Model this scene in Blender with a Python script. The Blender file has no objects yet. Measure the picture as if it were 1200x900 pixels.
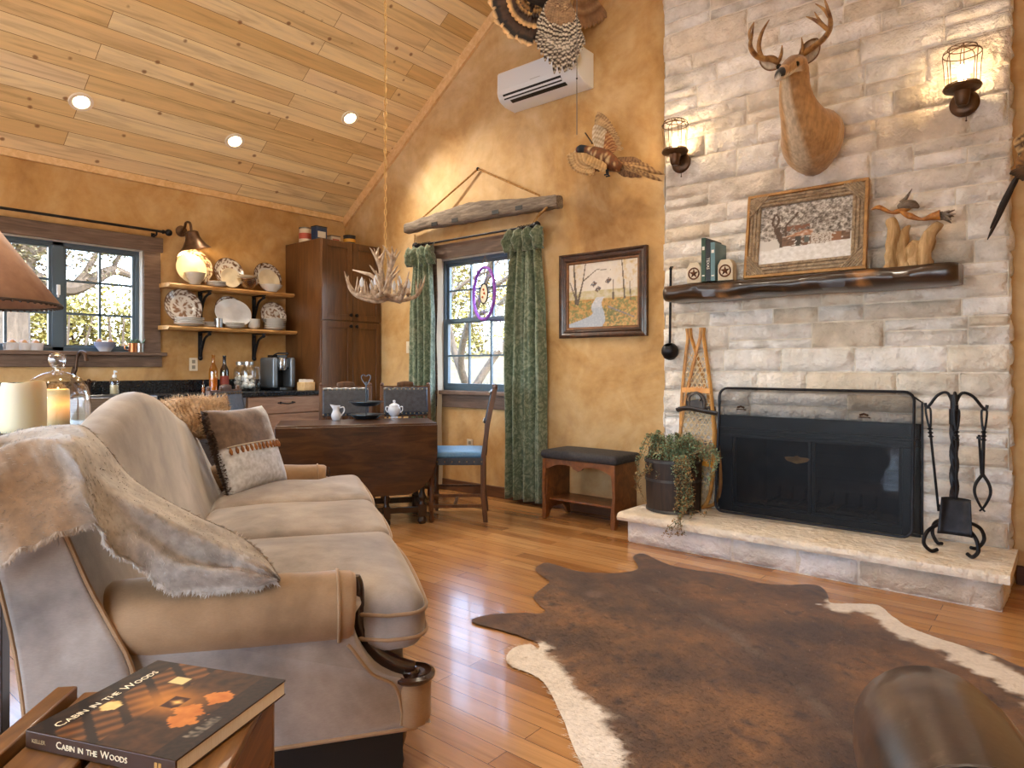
import bpy, bmesh, math, random
from mathutils import Vector, Matrix, noise
from mathutils.geometry import delaunay_2d_cdt
PI = math.pi; sin = math.sin; cos = math.cos; R = math.radians
random.seed(7)
V = Vector
SC = bpy.context.scene
COL = SC.collection
# ---------- camera model (world: X along the gable wall, Y along the kitchen wall, Z up; camera stands at X=Y=0) ----------
EYE = 1.15; FPX = 786.0; YAW = R(39.9)
FW = V((-sin(YAW), cos(YAW), 0)); RT = V((cos(YAW), sin(YAW), 0))
def P(px, py, X=None, Y=None, Z=None, D=None):
    r = FW + RT*((px-600)/FPX) + V((0, 0, -(py-430)/FPX))
    t = X/r.x if X is not None else Y/r.y if Y is not None else (Z-EYE)/r.z if Z is not None else D
    return V((0, 0, EYE)) + r*t
def L(lat, d, z=0): return RT*lat + FW*d + V((0, 0, z))
cam = bpy.data.objects.new('camera', bpy.data.cameras.new('camera')); COL.objects.link(cam)
cam.location = (0, 0, EYE); cam.rotation_euler = (PI/2, 0, YAW)
cam.data.sensor_width = 36; cam.data.lens = 36*FPX/1200; cam.data.shift_y = -20/1200; cam.data.clip_start = .02
SC.camera = cam

# ---------- materials ----------
def lin(c):
    if isinstance(c, str): c = [int(c[i:i+2], 16) for i in (1, 3, 5)]
    return tuple((x/255/12.92 if x/255 <= .04045 else ((x/255+.055)/1.055)**2.4) for x in c[:3])
def c4(c): return (*lin(c), 1)
class NT:
    def __init__(s, name):
        s.m = bpy.data.materials.new(name); s.m.use_nodes = True; s.t = s.m.node_tree; s.t.nodes.clear()
        s.out = s.n('ShaderNodeOutputMaterial')
    def n(s, typ, ins=None, **kw):
        nd = s.t.nodes.new(typ)
        for k, v in kw.items(): setattr(nd, k, v)
        for k, v in (ins or {}).items(): s.i(nd, k, v)
        return nd
    def i(s, nd, k, v):
        if isinstance(v, tuple) and len(v) == 2 and hasattr(v[0], 'outputs'): s.t.links.new(v[0].outputs[v[1]], nd.inputs[k])
        elif hasattr(v, 'outputs'): s.t.links.new(v.outputs[0], nd.inputs[k])
        else: nd.inputs[k].default_value = v
    def ramp(s, fac, stops, interp='LINEAR'):
        r = s.n('ShaderNodeValToRGB', {'Fac': fac}); r.color_ramp.interpolation = interp
        e = r.color_ramp.elements
        while len(e) < len(stops): e.new(.5)
        for q, (p, c) in zip(e, stops): q.position = p; q.color = c if len(c) == 4 else c4(c)
        return r
    def mix(s, fac, a, b, mode='MIX'):
        m = s.n('ShaderNodeMix', data_type='RGBA', blend_type=mode)
        for k, v in ((0, fac), (6, a), (7, b)): s.i(m, k, v)
        return (m, 2)
    def math(s, op, a, b=0.0, clamp=False):
        m = s.n('ShaderNodeMath', operation=op, use_clamp=clamp); s.i(m, 0, a); s.i(m, 1, b); return m
    def co(s, scale=(1, 1, 1), rot=(0, 0, 0), kind='Object'):
        tc = s.n('ShaderNodeTexCoord')
        mp = s.n('ShaderNodeMapping', {'Vector': (tc, kind), 'Scale': scale, 'Rotation': rot}); return mp
    def noise(s, vec, sc, det=5, rough=.55, dist=0):
        return s.n('ShaderNodeTexNoise', {'Vector': vec, 'Scale': sc, 'Detail': det, 'Roughness': rough, 'Distortion': dist})
    def done(s, base, rough=.5, metal=0, bump=None, bs=.3, bd=.01, **kw):
        b = s.n('ShaderNodeBsdfPrincipled', {'Base Color': base, 'Roughness': rough, 'Metallic': metal})
        for k, v in kw.items(): s.i(b, k.replace('_', ' '), v)
        if bump is not None:
            bp = s.n('ShaderNodeBump', {'Height': bump, 'Strength': bs, 'Distance': bd}); s.t.links.new(bp.outputs[0], b.inputs['Normal'])
        s.t.links.new(b.outputs[0], s.out.inputs[0]); return s.m
def mat(name, c, c2=None, sc=6, st=(1, 1, 1), det=5, rough=.5, metal=0, bump=0, bsc=60, sheen=0, coat=0, attr=False, ramp=(.35, .65), emit=None, es=0, bd=.004, rv=0, dist=0):
    t = NT(name); co = t.co(st); nz = t.noise(co, sc, det, dist=dist)
    if attr:
        a = t.n('ShaderNodeAttribute', attribute_name='Col')
        base = t.mix(1, a, t.ramp(nz, [(ramp[0], (.72, .72, .72, 1)), (ramp[1], (1.08, 1.08, 1.08, 1))]), 'MULTIPLY')
    elif c2 is None: base = c4(c)
    else: base = t.ramp(nz, [(ramp[0], c4(c)), (ramp[1], c4(c2))])
    kw = {}
    if sheen: kw['Sheen_Weight'] = sheen; kw['Sheen_Roughness'] = .4
    if coat: kw['Coat_Weight'] = coat; kw['Coat_Roughness'] = .12
    if emit: kw['Emission_Color'] = c4(emit); kw['Emission_Strength'] = es
    bmp = t.noise(co, bsc, 4) if bump else None
    rr = t.n('ShaderNodeMapRange', {'Value': nz, 3: rough-rv, 4: rough+rv}) if rv else rough
    return t.done(base, rr, metal, bmp, bump, bd, **kw)
def glass(name, fac=.1, tint=(1, 1, 1, 1), rough=0, fres=False):
    t = NT(name); tr = t.n('ShaderNodeBsdfTransparent', {'Color': tint}); g = t.n('ShaderNodeBsdfGlossy', {'Roughness': rough})
    f = fac
    if fres:
        lw = t.n('ShaderNodeLayerWeight', {'Blend': .35}); f = t.n('ShaderNodeMapRange', {'Value': (lw, 'Facing'), 3: fac, 4: .75})
    m = t.n('ShaderNodeMixShader', {0: f, 1: tr, 2: g}); t.t.links.new(m.outputs[0], t.out.inputs[0]); return t.m

# ---------- mesh building ----------
class MB:
    def __init__(s, M=None): s.v = []; s.f = []; s.c = []; s.M = M or Matrix(); s.col = None
    def add(s, vs, fs, col=None):
        b = len(s.v); s.v += [s.M @ V(p) for p in vs]; s.f += [tuple(b+i for i in f) for f in fs]
        col = col or s.col
        if col is None or isinstance(col[0], (int, float, str)): col = [col]*len(vs)
        s.c += list(col); return s
    def box(s, a, b, col=None, M=None):
        x0, y0, z0 = a; x1, y1, z1 = b
        vs = [V(p) for p in ((x0, y0, z0), (x1, y0, z0), (x1, y1, z0), (x0, y1, z0), (x0, y0, z1), (x1, y0, z1), (x1, y1, z1), (x0, y1, z1))]
        if M: vs = [M @ p for p in vs]
        return s.add(vs, [(3, 2, 1, 0), (4, 5, 6, 7), (0, 1, 5, 4), (1, 2, 6, 5), (2, 3, 7, 6), (3, 0, 4, 7)], col)
    def cbox(s, c, sz, col=None, M=None):
        c = V(c); h = V(sz)/2
        return s.box(c-h, c+h, col) if M is None else s.box(-h, h, col, Matrix.Translation(c) @ M)
    def bar(s, a, b, w, h, up=(0, 0, 1)):
        a = V(a); b = V(b); d = b-a; z = d.normalized(); u = V(up)
        if abs(z.dot(u)) > .98: u = V((0, 1, 0))
        x = u.cross(z).normalized(); y = z.cross(x)
        vs = [q+x*(i*w/2)+y*(j*h/2) for q in (a, b) for i, j in ((-1, -1), (1, -1), (1, 1), (-1, 1))]
        return s.add(vs, [(3, 2, 1, 0), (4, 5, 6, 7), (0, 1, 5, 4), (1, 2, 6, 5), (2, 3, 7, 6), (3, 0, 4, 7)])
    def rings(s, rs, cap=True, closed=False, col=None):
        n = len(rs[0]); vs = [p for r in rs for p in r]; fs = []; m = len(rs)
        for i in range(m if closed else m-1):
            a = i*n; b = ((i+1) % m)*n
            for j in range(n): k = (j+1) % n; fs.append((a+j, a+k, b+k, b+j))
        if cap and not closed: fs.append(tuple(range(n-1, -1, -1))); fs.append(tuple((m-1)*n+i for i in range(n)))
        return s.add(vs, fs, col)
    def tube(s, pts, r, n=8, cap=True, closed=False, col=None, flat=1.0):
        pts = [V(p) for p in pts]; m = len(pts); rs = []
        if not isinstance(r, (list, tuple)): r = [r]*m
        x = None
        for i in range(m):
            if closed: t = pts[(i+1) % m]-pts[i-1]
            else: t = pts[min(i+1, m-1)]-pts[max(i-1, 0)]
            if t.length < 1e-9: t = V((0, 0, 1))
            t.normalize()
            if x is None: x = t.orthogonal().normalized()
            else:
                x = x-t*x.dot(t)
                x = x.normalized() if x.length > 1e-6 else t.orthogonal().normalized()
            y = t.cross(x)
            rs.append([pts[i]+(x*cos(2*PI*j/n)+y*sin(2*PI*j/n)*flat)*r[i] for j in range(n)])
        return s.rings(rs, cap, closed, col)
    def lathe(s, prof, n=24, c=(0, 0, 0), M=None, cap=True, col=None, sq=1):
        M = (Matrix.Translation(V(c)) @ M) if M else Matrix.Translation(V(c))
        rs = [[M @ V((max(r, 1e-4)*cos(2*PI*j/n), max(r, 1e-4)*sin(2*PI*j/n)*sq, z)) for j in range(n)] for r, z in prof]
        return s.rings(rs, cap, col=col)
    def cyl(s, a, b, r, n=16, r2=None, col=None): return s.tube([a, b], [r, r if r2 is None else r2], n, col=col)
    def sph(s, c, r, n=12, m=8, sc=(1, 1, 1), M=None, col=None):
        rs = []
        for i in range(m+1):
            t = PI*i/m; q = max(sin(t), 1e-3)
            ring = [V((r*q*cos(2*PI*j/n)*sc[0], r*q*sin(2*PI*j/n)*sc[1], -r*cos(t)*sc[2])) for j in range(n)]
            rs.append([(M @ p if M else p)+V(c) for p in ring])
        return s.rings(rs, True, col=col)
    def grid(s, fn, nu, nv, cu=False, cv=False, col=None):
        vs = [V(fn(i/nu, j/nv)) for i in range(nu+(not cu)) for j in range(nv+(not cv))]
        w = nv+(not cv); h = nu+(not cu); fs = []
        for i in range(nu):
            for j in range(nv):
                a = i*w+j; b = ((i+1) % h)*w+j; k = (j+1) % w
                fs.append((i*w+j, i*w+k, ((i+1) % h)*w+k, ((i+1) % h)*w+j))
        cc = None
        if callable(col): cc = [col(i/nu, j/nv) for i in range(nu+(not cu)) for j in range(nv+(not cv))]
        return s.add(vs, fs, cc or (col if not callable(col) else None))
    def prism(s, out, h, M=None, col=None):
        n = len(out); vs = [V((x, y, 0)) for x, y in out]+[V((x, y, h)) for x, y in out]
        if M: vs = [M @ p for p in vs]
        return s.add(vs, [tuple(range(n-1, -1, -1)), tuple(range(n, 2*n))]+[(i, (i+1) % n, n+(i+1) % n, n+i) for i in range(n)], col)
    def rbox(s, c, sz, r, m=6, crown=(0, 0, 0), k=3, M=None, fn=None, col=None):
        h = V(sz)/2; r = min(r, min(h)*.999); vs = []; fs = []
        def par(hh):
            e = 1-r/hh
            a = [-1+(1-e)*(1-cos(PI/2*i/k))*1.0 for i in range(k)]
            b = [-e+2*e*i/m for i in range(m+1)]
            return a+b+[-x for x in reversed(a)]
        for ax in range(3):
            u, v = (ax+1) % 3, (ax+2) % 3; pu, pv = par(h[u]), par(h[v])
            for sg in (-1, 1):
                b0 = len(vs)
                for a in pu:
                    for b in pv:
                        p = V((0, 0, 0)); p[ax] = sg*h[ax]; p[u] = a*h[u]; p[v] = b*h[v]
                        q = V([max(-(h[i]-r), min(h[i]-r, p[i])) for i in range(3)]); d = p-q
                        p = q+d.normalized()*r
                        for i in range(3):
                            if crown[i]:
                                o = [j for j in range(3) if j != i]
                                p[i] += (1 if p[i] > 0 else -1)*crown[i]*abs(p[i]/h[i])*(1-(p[o[0]]/h[o[0]])**2)*(1-(p[o[1]]/h[o[1]])**2)
                        if fn: p = fn(p)
                        vs.append((M @ p if M else p)+V(c))
                w = len(pv)
                for i in range(len(pu)-1):
                    for j in range(w-1):
                        q = (b0+i*w+j, b0+(i+1)*w+j, b0+(i+1)*w+j+1, b0+i*w+j+1)
                        fs.append(q if sg > 0 else q[::-1])
        return s.add(vs, fs, col)
    def text(s, body, size, M, ext=.0004, align='CENTER', col=None, sx=1):
        cu = bpy.data.curves.new('t', 'FONT'); cu.body = body; cu.size = size; cu.extrude = ext; cu.align_x = align; cu.align_y = 'CENTER'; cu.resolution_u = 2
        ob = bpy.data.objects.new('t', cu); me = bpy.data.meshes.new_from_object(ob)
        s.add([M @ V((v.co.x*sx, v.co.y, v.co.z)) for v in me.vertices], [tuple(p.vertices) for p in me.polygons], col)
        bpy.data.objects.remove(ob); bpy.data.curves.remove(cu); bpy.data.meshes.remove(me)
        return s
def root_mw(o):
    m = Matrix()
    while o is not None: m = o.matrix_basis @ m; o = o.parent
    return m
def obj(name, mb, m, parent=None, sm=40, bev=0, weld=False, sub=0, world=False, solid=0, seg=2):
    vs = mb.v
    if world and parent is not None:
        inv = root_mw(parent).inverted(); vs = [inv @ p for p in vs]
    me = bpy.data.meshes.new(name); me.from_pydata([tuple(p) for p in vs], [], mb.f)
    if any(c is not None for c in mb.c):
        at = me.color_attributes.new('Col', 'FLOAT_COLOR', 'POINT')
        buf = []
        for c in mb.c: buf += (list(lin(c)) if c is not None else [.5, .5, .5])+[1]
        at.data.foreach_set('color', buf)
    if weld:
        bm = bmesh.new(); bm.from_mesh(me); bmesh.ops.remove_doubles(bm, verts=bm.verts, dist=1e-5); bmesh.ops.recalc_face_normals(bm, faces=bm.faces); bm.to_mesh(me); bm.free()
    me.materials.append(m)
    if sm: me.shade_smooth(); me.set_sharp_from_angle(angle=R(sm))
    o = bpy.data.objects.new(name, me); COL.objects.link(o); o.parent = parent
    if solid: md = o.modifiers.new('s', 'SOLIDIFY'); md.thickness = solid; md.offset = 0
    if bev: md = o.modifiers.new('b', 'BEVEL'); md.width = bev; md.segments = seg; md.limit_method = 'ANGLE'; md.angle_limit = R(35)
    if sub: md = o.modifiers.new('u', 'SUBSURF'); md.levels = sub; md.render_levels = sub
    return o
def tag(o, label, cat, group=None, kind=None):
    if label: o['label'] = label
    if cat: o['category'] = cat
    if group: o['group'] = group
    if kind: o['kind'] = kind
    return o
def thing(name, label, cat, loc=(0, 0, 0), rz=0, group=None):
    o = bpy.data.objects.new(name, None); COL.objects.link(o); o.empty_display_size = .05
    o.location = loc; o.rotation_euler = (0, 0, rz); return tag(o, label, cat, group)
def single(name, mb, m, label, cat, group=None, loc=None, **kw):
    if loc is None:
        xs, ys, zs = zip(*mb.v); loc = V(((min(xs)+max(xs))/2, (min(ys)+max(ys))/2, min(zs)))
    loc = V(loc); mb.v = [p-loc for p in mb.v]
    o = obj(name, mb, m, **kw); o.location = loc; return tag(o, label, cat, group)
def struct(name, mb, m, parent=None, **kw):
    o = obj(name, mb, m, parent, **kw)
    if parent is None: o['kind'] = 'structure'
    return o
KIDS = {}
def dup(r, loc, rz=None, label=None, group=None):
    c = r.copy(); COL.objects.link(c); c.location = loc
    if rz is not None: c.rotation_euler = (0, 0, rz)
    if label: c['label'] = label
    if group: c['group'] = group
    for ch in [o for o in COL.objects if o.parent == r]:
        d = ch.copy(); COL.objects.link(d); d.parent = c
        for g in [o for o in COL.objects if o.parent == ch]:
            e = g.copy(); COL.objects.link(e); e.parent = d
    return c
def nz(p, s=1, seed=0): return noise.noise(V(p)*s+V((seed*13.7, seed*7.1, seed*3.3)))
def fbm(p, s=1, oct=4, seed=0):
    a = 0; k = 1; t = 0
    for i in range(oct): a += nz(p, s, seed+i)*k; t += k; k *= .5; s *= 2.1
    return a/t
def lerp(a, b, t): return a+(b-a)*t
def cm(a, b, t):
    t = max(0, min(1, t)); return tuple(lerp(x, y, t) for x, y in zip(a, b))
def ss(a, b, x):
    t = max(0, min(1, (x-a)/(b-a))); return t*t*(3-2*t)
def spline(pts, n=8, closed=False):
    pts = [V(p) for p in pts]; m = len(pts); out = []
    for i in range(m if closed else m-1):
        g = lambda k: pts[k % m] if closed else pts[max(0, min(m-1, k))]
        p0, p1, p2, p3 = g(i-1), g(i), g(i+1), g(i+2)
        for j in range(n):
            t = j/n; out.append(.5*((2*p1)+(p2-p0)*t+(2*p0-5*p1+4*p2-p3)*t*t+(3*p1-p0-3*p2+p3)*t**3))
    if not closed: out.append(pts[-1])
    return out
def lerpl(a, n):
    "resample a list of numbers to n values"
    return [lerp(a[int(q)], a[min(int(q)+1, len(a)-1)], q-int(q)) for q in [i*(len(a)-1)/(n-1) for i in range(n)]]
RX = lambda a: Matrix.Rotation(R(a), 4, 'X')
RY = lambda a: Matrix.Rotation(R(a), 4, 'Y')
RZ = lambda a: Matrix.Rotation(R(a), 4, 'Z')
T = lambda x, y=None, z=None: Matrix.Translation(V(x) if y is None else V((x, y, z)))
def frame(o, x, y):
    "4x4 matrix with origin o and axes x, y, x cross y"
    x = V(x).normalized(); y = V(y); z = x.cross(y).normalized(); y = z.cross(x)
    m = Matrix.Identity(4)
    for i in range(3): m[i][0] = x[i]; m[i][1] = y[i]; m[i][2] = z[i]; m[i][3] = o[i]
    return m
# ================= MATERIALS =================
def wall_mat():
    t = NT('ochre_plaster'); co = t.co()
    n1 = t.noise(co, .8, 6, .62, .9); n2 = t.noise(co, 3.2, 6, .6, .8); n3 = t.noise(co, 14, 5)
    a = t.ramp(n1, [(.32, '#7f5426'), (.44, '#b88c50'), (.57, '#d0b080'), (.72, '#e6d2ae')])
    b = t.ramp(n2, [(.30, '#8a5c2c'), (.47, '#c09a62'), (.66, '#dcc396')])
    m = t.mix(.38, a, b); m = t.mix(.25, m, t.ramp(n3, [(.3, '#a87a40'), (.7, '#d6b076')]), 'MIX')
    return t.done(m, .75, bump=t.noise(co, 30, 5), bs=.15)
def plank_mat(name, bw, rh, cols, grain, gap=.0025, rough=.35, coat=0, knots=False, mortar='#4a2a12', rot=(0, 0, 0), rot_g=None):
    t = NT(name); co = t.co(rot=rot)
    br = t.n('ShaderNodeTexBrick', {'Vector': co, 'Color1': (0, 0, 0, 1), 'Color2': (1, 1, 1, 1), 'Mortar': (.5, .5, .5, 1), 'Scale': 1.0, 'Mortar Size': gap, 'Mortar Smooth': .1, 'Bias': 0.0, 'Brick Width': bw, 'Row Height': rh}, offset=.37, offset_frequency=2)
    k = len(cols)
    base = t.ramp((br, 'Color'), [(i/(k-1), c) for i, c in enumerate(cols)])
    # grain, shifted per board
    sc = t.n('ShaderNodeVectorMath', {0: co, 1: (grain[0], grain[1], 1)}, operation='MULTIPLY')
    sh = t.n('ShaderNodeVectorMath', {0: (br, 'Color'), 1: (37.0, 19.0, 11.0)}, operation='MULTIPLY')
    ad = t.n('ShaderNodeVectorMath', {0: sc, 1: sh}, operation='ADD')
    g = t.noise(ad, 1, 5, .6, 1.2)
    base = t.mix(.75, base, t.ramp(g, [(.3, (.62, .56, .5, 1)), (.5, (.95, .95, .95, 1)), (.7, (1.12, 1.1, 1.06, 1))]), 'MULTIPLY')
    if knots:
        vo = t.n('ShaderNodeTexVoronoi', {'Vector': co, 'Scale': 5.6, 'Randomness': 1.0})
        w = t.noise(co, 40, 2); dd = t.math('ADD', (vo, 'Distance'), t.math('MULTIPLY', t.math('SUBTRACT', w, .5), .05))
        kn = t.ramp(dd, [(.035, (0, 0, 0, 1)), (.062, (1, 1, 1, 1))])
        base = t.mix(t.ramp(dd, [(.06, (.8, .8, .8, 1)), (.12, (0, 0, 0, 1))]), base, c4('#7e4c26'))
    base = t.mix((br, 'Fac'), base, c4(mortar))
    h = t.math('SUBTRACT', t.math('MULTIPLY', g, .15), (br, 'Fac'))
    kw = {'Coat_Weight': coat, 'Coat_Roughness': .08} if coat else {}
    return t.done(base, rough, bump=h, bs=.25, bd=.003, **kw)
WALLM = wall_mat()
FLOORM = plank_mat('oak_floorboards', 1.3, .085, ['#9a6a3e', '#b07e4c', '#be8d5a', '#b48350', '#c99a66'], (1.6, 26), rough=.24, coat=.35, mortar='#4c2610', gap=.0012)
CEILM = plank_mat('pine_ceiling_boards', 2.3, .135, ['#d8b272', '#ecd09a', '#f6e2b4', '#e2c084', '#fae8c4'], (1.2, 16), rough=.42, knots=True, mortar='#8a5a2c', gap=.002)
def wood(name, a, b, rough=.45, st=(14, 14, 1.4), sc=2.2, coat=0, bump=.15, mid=None):
    t = NT(name); co = t.co(st); g = t.noise(co, sc, 6, .62, 1.0)
    base = t.ramp(g, [(.3, a), (.5, mid or cm(lin2(a), lin2(b), .5)), (.7, b)])
    kw = {'Coat_Weight': coat, 'Coat_Roughness': .1} if coat else {}
    return t.done(base, rough, bump=g, bs=bump, bd=.003, **kw)
def lin2(c): return tuple(int(c[i:i+2], 16) for i in (1, 3, 5)) if isinstance(c, str) else c
M_TRIM = wood('weathered_trim', '#4b3a30', '#7d6657', .6, (3, 3, 3), 5)
M_TRIMX = wood('weathered_trim_x', '#4b3a30', '#826b5c', .6, (1.4, 14, 14))
M_TRIMY = wood('weathered_trim_y', '#4b3a30', '#826b5c', .6, (14, 1.4, 14))
M_PINE = wood('pine_trim', '#d6ab72', '#ecca98', .45, (8, 8, 8))
M_BASE = wood('dark_baseboard', '#4a2c18', '#6e4728', .5, (1.2, 14, 14))
M_WINF = mat('bronze_frame_sky_glare', '#4d6070', rough=.3)  # blue-grey is sky glare on dark bronze, put into the colour
M_REVEAL = mat('painted_reveal', '#cfc8bd', rough=.6)
M_GLASS = glass('window_glass', .06)
M_IRON = mat('black_iron', '#17161a', '#2a292c', sc=20, rough=.45, metal=.6, bump=.1)
M_OUTLET = mat('almond_plastic', '#d9cdb6', rough=.4)
M_DARK = mat('near_black', '#0a0a0b', rough=.6)
M_BRONZE = mat('dark_bronze', '#3a2a20', '#573f2e', sc=12, rough=.4, metal=.7)
M_WHITEP = mat('white_plastic', '#e2e7ec', rough=.35)

# ================= ROOM =================
XL, YB, EAVE, SL = -6.103, 4.45, 2.768, .70
XR, YF, XRIDGE = 1.45, -2.7, -2.33
def ceil_z(x): return EAVE+SL*((x-XL) if x < XRIDGE else (2*XRIDGE-XL-x))
f = MB(); f.box((XL-.2, YF-.2, -.1), (XR+.2, YB+.2, 0)); struct('floor', f, FLOORM, sm=0)
def wall_holes(mb, axis, pos, thick, a0, a1, z0, z1, holes):
    "wall slab (axis 'x': runs along X at y=pos) split round rectangular holes (a0,a1,z0,z1)"
    As = sorted({a0, a1, *[q for h in holes for q in h[:2]]}); Zs = sorted({z0, z1, *[q for h in holes for q in h[2:]]})
    for i in range(len(As)-1):
        for j in range(len(Zs)-1):
            ca, cz = (As[i]+As[i+1])/2, (Zs[j]+Zs[j+1])/2
            if any(h[0] < ca < h[1] and h[2] < cz < h[3] for h in holes): continue
            lo, hi = sorted((pos, pos+thick))
            if axis == 'x': mb.box((As[i], lo, Zs[j]), (As[i+1], hi, Zs[j+1]))
            else: mb.box((lo, As[i], Zs[j]), (hi, As[i+1], Zs[j+1]))
GWIN = (-4.63, -3.69, .93, 2.165)      # gable window opening
KWIN = (1.10, 2.375, 1.275, 2.145)       # kitchen window opening
FIREH = (-1.80, -.675, .19, .82)
def gable(name, pos, thick, holes):
    w = MB(); wall_holes(w, 'x', pos, thick, XL-.18, XR+.18, -.05, EAVE, holes)
    zr = ceil_z(XRIDGE)
    tri = [(XL-.18, EAVE), (XR+.18, EAVE), (XR+.18, EAVE-.02), (XRIDGE, zr+.1), (XL-.18, EAVE-.02)]
    tri = [(XL-.02, EAVE), (XR+.02, EAVE), (XRIDGE, zr+.05)]
    w.prism(tri, -thick, T(0, pos, 0) @ RX(90))
    return struct(name, w, WALLM, sm=0)
gable('wall_back', YB, .16, [GWIN, FIREH])
FRW = [(-5.6, -3.35, .12, 2.4), (-3.05, -.9, .12, 2.4), (-.6, 1.2, .12, 2.4)]
gable('wall_front', YF, -.16, FRW)
w = MB(); wall_holes(w, 'y', XL, -.16, YF-.16, YB+.16, -.05, EAVE+.02, [KWIN, (-1.6, -.2, .95, 2.15)]); struct('wall_left', w, WALLM, sm=0)
w = MB(); wall_holes(w, 'y', XR, .16, YF-.16, YB+.16, -.05, EAVE+.02, []); struct('wall_right', w, WALLM, sm=0)
# sloped board ceilings: local x runs along the boards (world Y), local y up the slope
ang = math.atan(SL); ln = (XRIDGE-XL+.2)/cos(ang)
for k, sg in enumerate((1, -1)):
    c = MB(); c.box((0, 0, 0), (YB-YF+.3, ln, .08))
    o = struct('ceiling', c, CEILM, sm=0)
    ex = V((0, 1, 0)); ey = V((sg*cos(ang), 0, sin(ang)))
    x0 = XL-.2 if sg > 0 else 2*XRIDGE-XL+.2
    o.matrix_world = frame((x0, YF-.15, EAVE-.2*SL), ex, ey)
    if sg > 0: o.data.transform(Matrix.Scale(-1, 4, (0, 0, 1))); o.data.flip_normals()
# pine trim along the rake and the eave
w = MB()
for (xa, xb) in ((XL, XRIDGE), (XRIDGE, XR)):
    w.bar((xa, YB-.014, ceil_z(xa)-.045), (xb, YB-.014, ceil_z(xb)-.045), .028, .11, (0, 0, 1))
struct('trim_1', w, M_PINE)
w = MB(); w.box((XL, YF, EAVE-.045), (XL+.02, YB, EAVE+.03)); struct('trim_2', w, M_PINE, bev=.003)
w = MB(); w.box((-5.46, YB-.018, 0), (-2.26, YB, .1)); w.box((-.23, YB-.018, 0), (XR, YB, .1)); struct('baseboard_back', w, M_BASE, bev=.004)
w = MB(); w.box((XR-.018, YF, 0), (XR, YB-.02, .1)); struct('baseboard_right', w, M_BASE, bev=.004)

# ---- gable window: double hung ----
x0, x1, z0, z1 = GWIN; zm = 1.58
wn = MB()
def rectframe(mb, axis, pos, th, a0, a1, b0, b1, w):
    bx = (lambda p, q, r, s_: mb.box((p, pos, r), (q, pos+th, s_))) if axis == 'x' else (lambda p, q, r, s_: mb.box((pos, p, r), (pos+th, q, s_)))
    bx(a0, a0+w, b0, b1); bx(a1-w, a1, b0, b1); bx(a0+w, a1-w, b0, b0+w); bx(a0+w, a1-w, b1-w, b1)
rectframe(wn, 'x', YB+.06, .07, x0, x1, z0, z1, .03)
w1 = struct('window_1', wn, M_WINF, bev=.003)
s = MB(); rectframe(s, 'x', YB+.085, .03, x0+.03, x1-.03, zm-.02, z1-.03, .03)
for k in (1, 2): xx = lerp(x0+.06, x1-.06, k/3); s.box((xx-.008, YB+.09, zm), (xx+.008, YB+.11, z1-.05))
s.box((x0+.05, YB+.09, (zm+z1)/2-.008), (x1-.05, YB+.11, (zm+z1)/2+.008)); struct('upper_sash', s, M_WINF, w1)
s = MB(); rectframe(s, 'x', YB+.06, .03, x0+.03, x1-.03, z0+.03, zm+.025, .035)
for k in (1, 2): xx = lerp(x0+.06, x1-.06, k/3); s.box((xx-.008, YB+.065, z0+.05), (xx+.008, YB+.085, zm))
s.box((x0+.05, YB+.065, (zm+z0)/2-.008), (x1-.05, YB+.085, (zm+z0)/2+.008)); struct('lower_sash', s, M_WINF, w1)
g = MB(); g.box((x0+.05, YB+.098, zm), (x1-.05, YB+.101, z1-.05)); g.box((x0+.05, YB+.073, z0+.06), (x1-.05, YB+.076, zm)); struct('glass_pane', g, M_GLASS, w1, sm=0)
s = MB(); s.box((x0-.14, YB-.022, z1), (x1+.14, YB, z1+.14)); s.box((x0-.1, YB-.02, z0-.02), (x0, YB, z1)); s.box((x1, YB-.02, z0-.02), (x1+.1, YB, z1)); struct('window_casing', s, M_TRIMX, w1, bev=.004)
s = MB(); s.box((x0-.14, YB-.05, z0-.035), (x1+.14, YB+.06, z0)); s.box((x0-.12, YB-.02, z0-.155), (x1+.12, YB, z0-.035)); struct('window_sill', s, M_TRIMX, w1, bev=.004)
s = MB()
s.box((x0-.002, YB, z0), (x0+.004, YB+.07, z1)); s.box((x1-.004, YB, z0), (x1+.002, YB+.07, z1)); s.box((x0, YB, z1-.004), (x1, YB+.07, z1+.002)); struct('reveal', s, M_REVEAL, w1, sm=0)
# ---- kitchen window: pair of casements ----
y0, y1, z0, z1 = KWIN; ym = 1.768
wn = MB(); rectframe(wn, 'y', XL-.12, .06, y0, y1, z0, z1, .035); wn.box((XL-.12, ym-.04, z0), (XL-.06, ym+.04, z1))
w2 = struct('window_2', wn, M_WINF, bev=.003)
for a, b in ((y0+.035, ym-.04), (ym+.04, y1-.035)):
    s = MB()
    rectframe(s, 'y', XL-.105, .035, a, b, z0+.03, z1-.03, .022)
    s.box((XL-.1, (a+b)/2-.009, z0+.04), (XL-.08, (a+b)/2+.009, z1-.04))
    for k in (1, 2): zz = lerp(z0+.04, z1-.04, k/3); s.box((XL-.1, a, zz-.009), (XL-.08, b, zz+.009))
    sh = struct('casement_sash', s, M_WINF, w2)
    g = MB(); g.box((XL-.092, a+.01, z0+.04), (XL-.089, b-.01, z1-.04)); struct('glass_pane', g, M_GLASS, sh, sm=0)
s = MB(); s.box((XL-.062, ym-.012, 1.72), (XL-.04, ym+.012, 1.80)); s.bar((XL-.045, ym, 1.79), (XL-.04, ym-.005, 1.70), .012, .012); struct('latch', s, M_WHITEP, w2, bev=.002)
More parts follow.
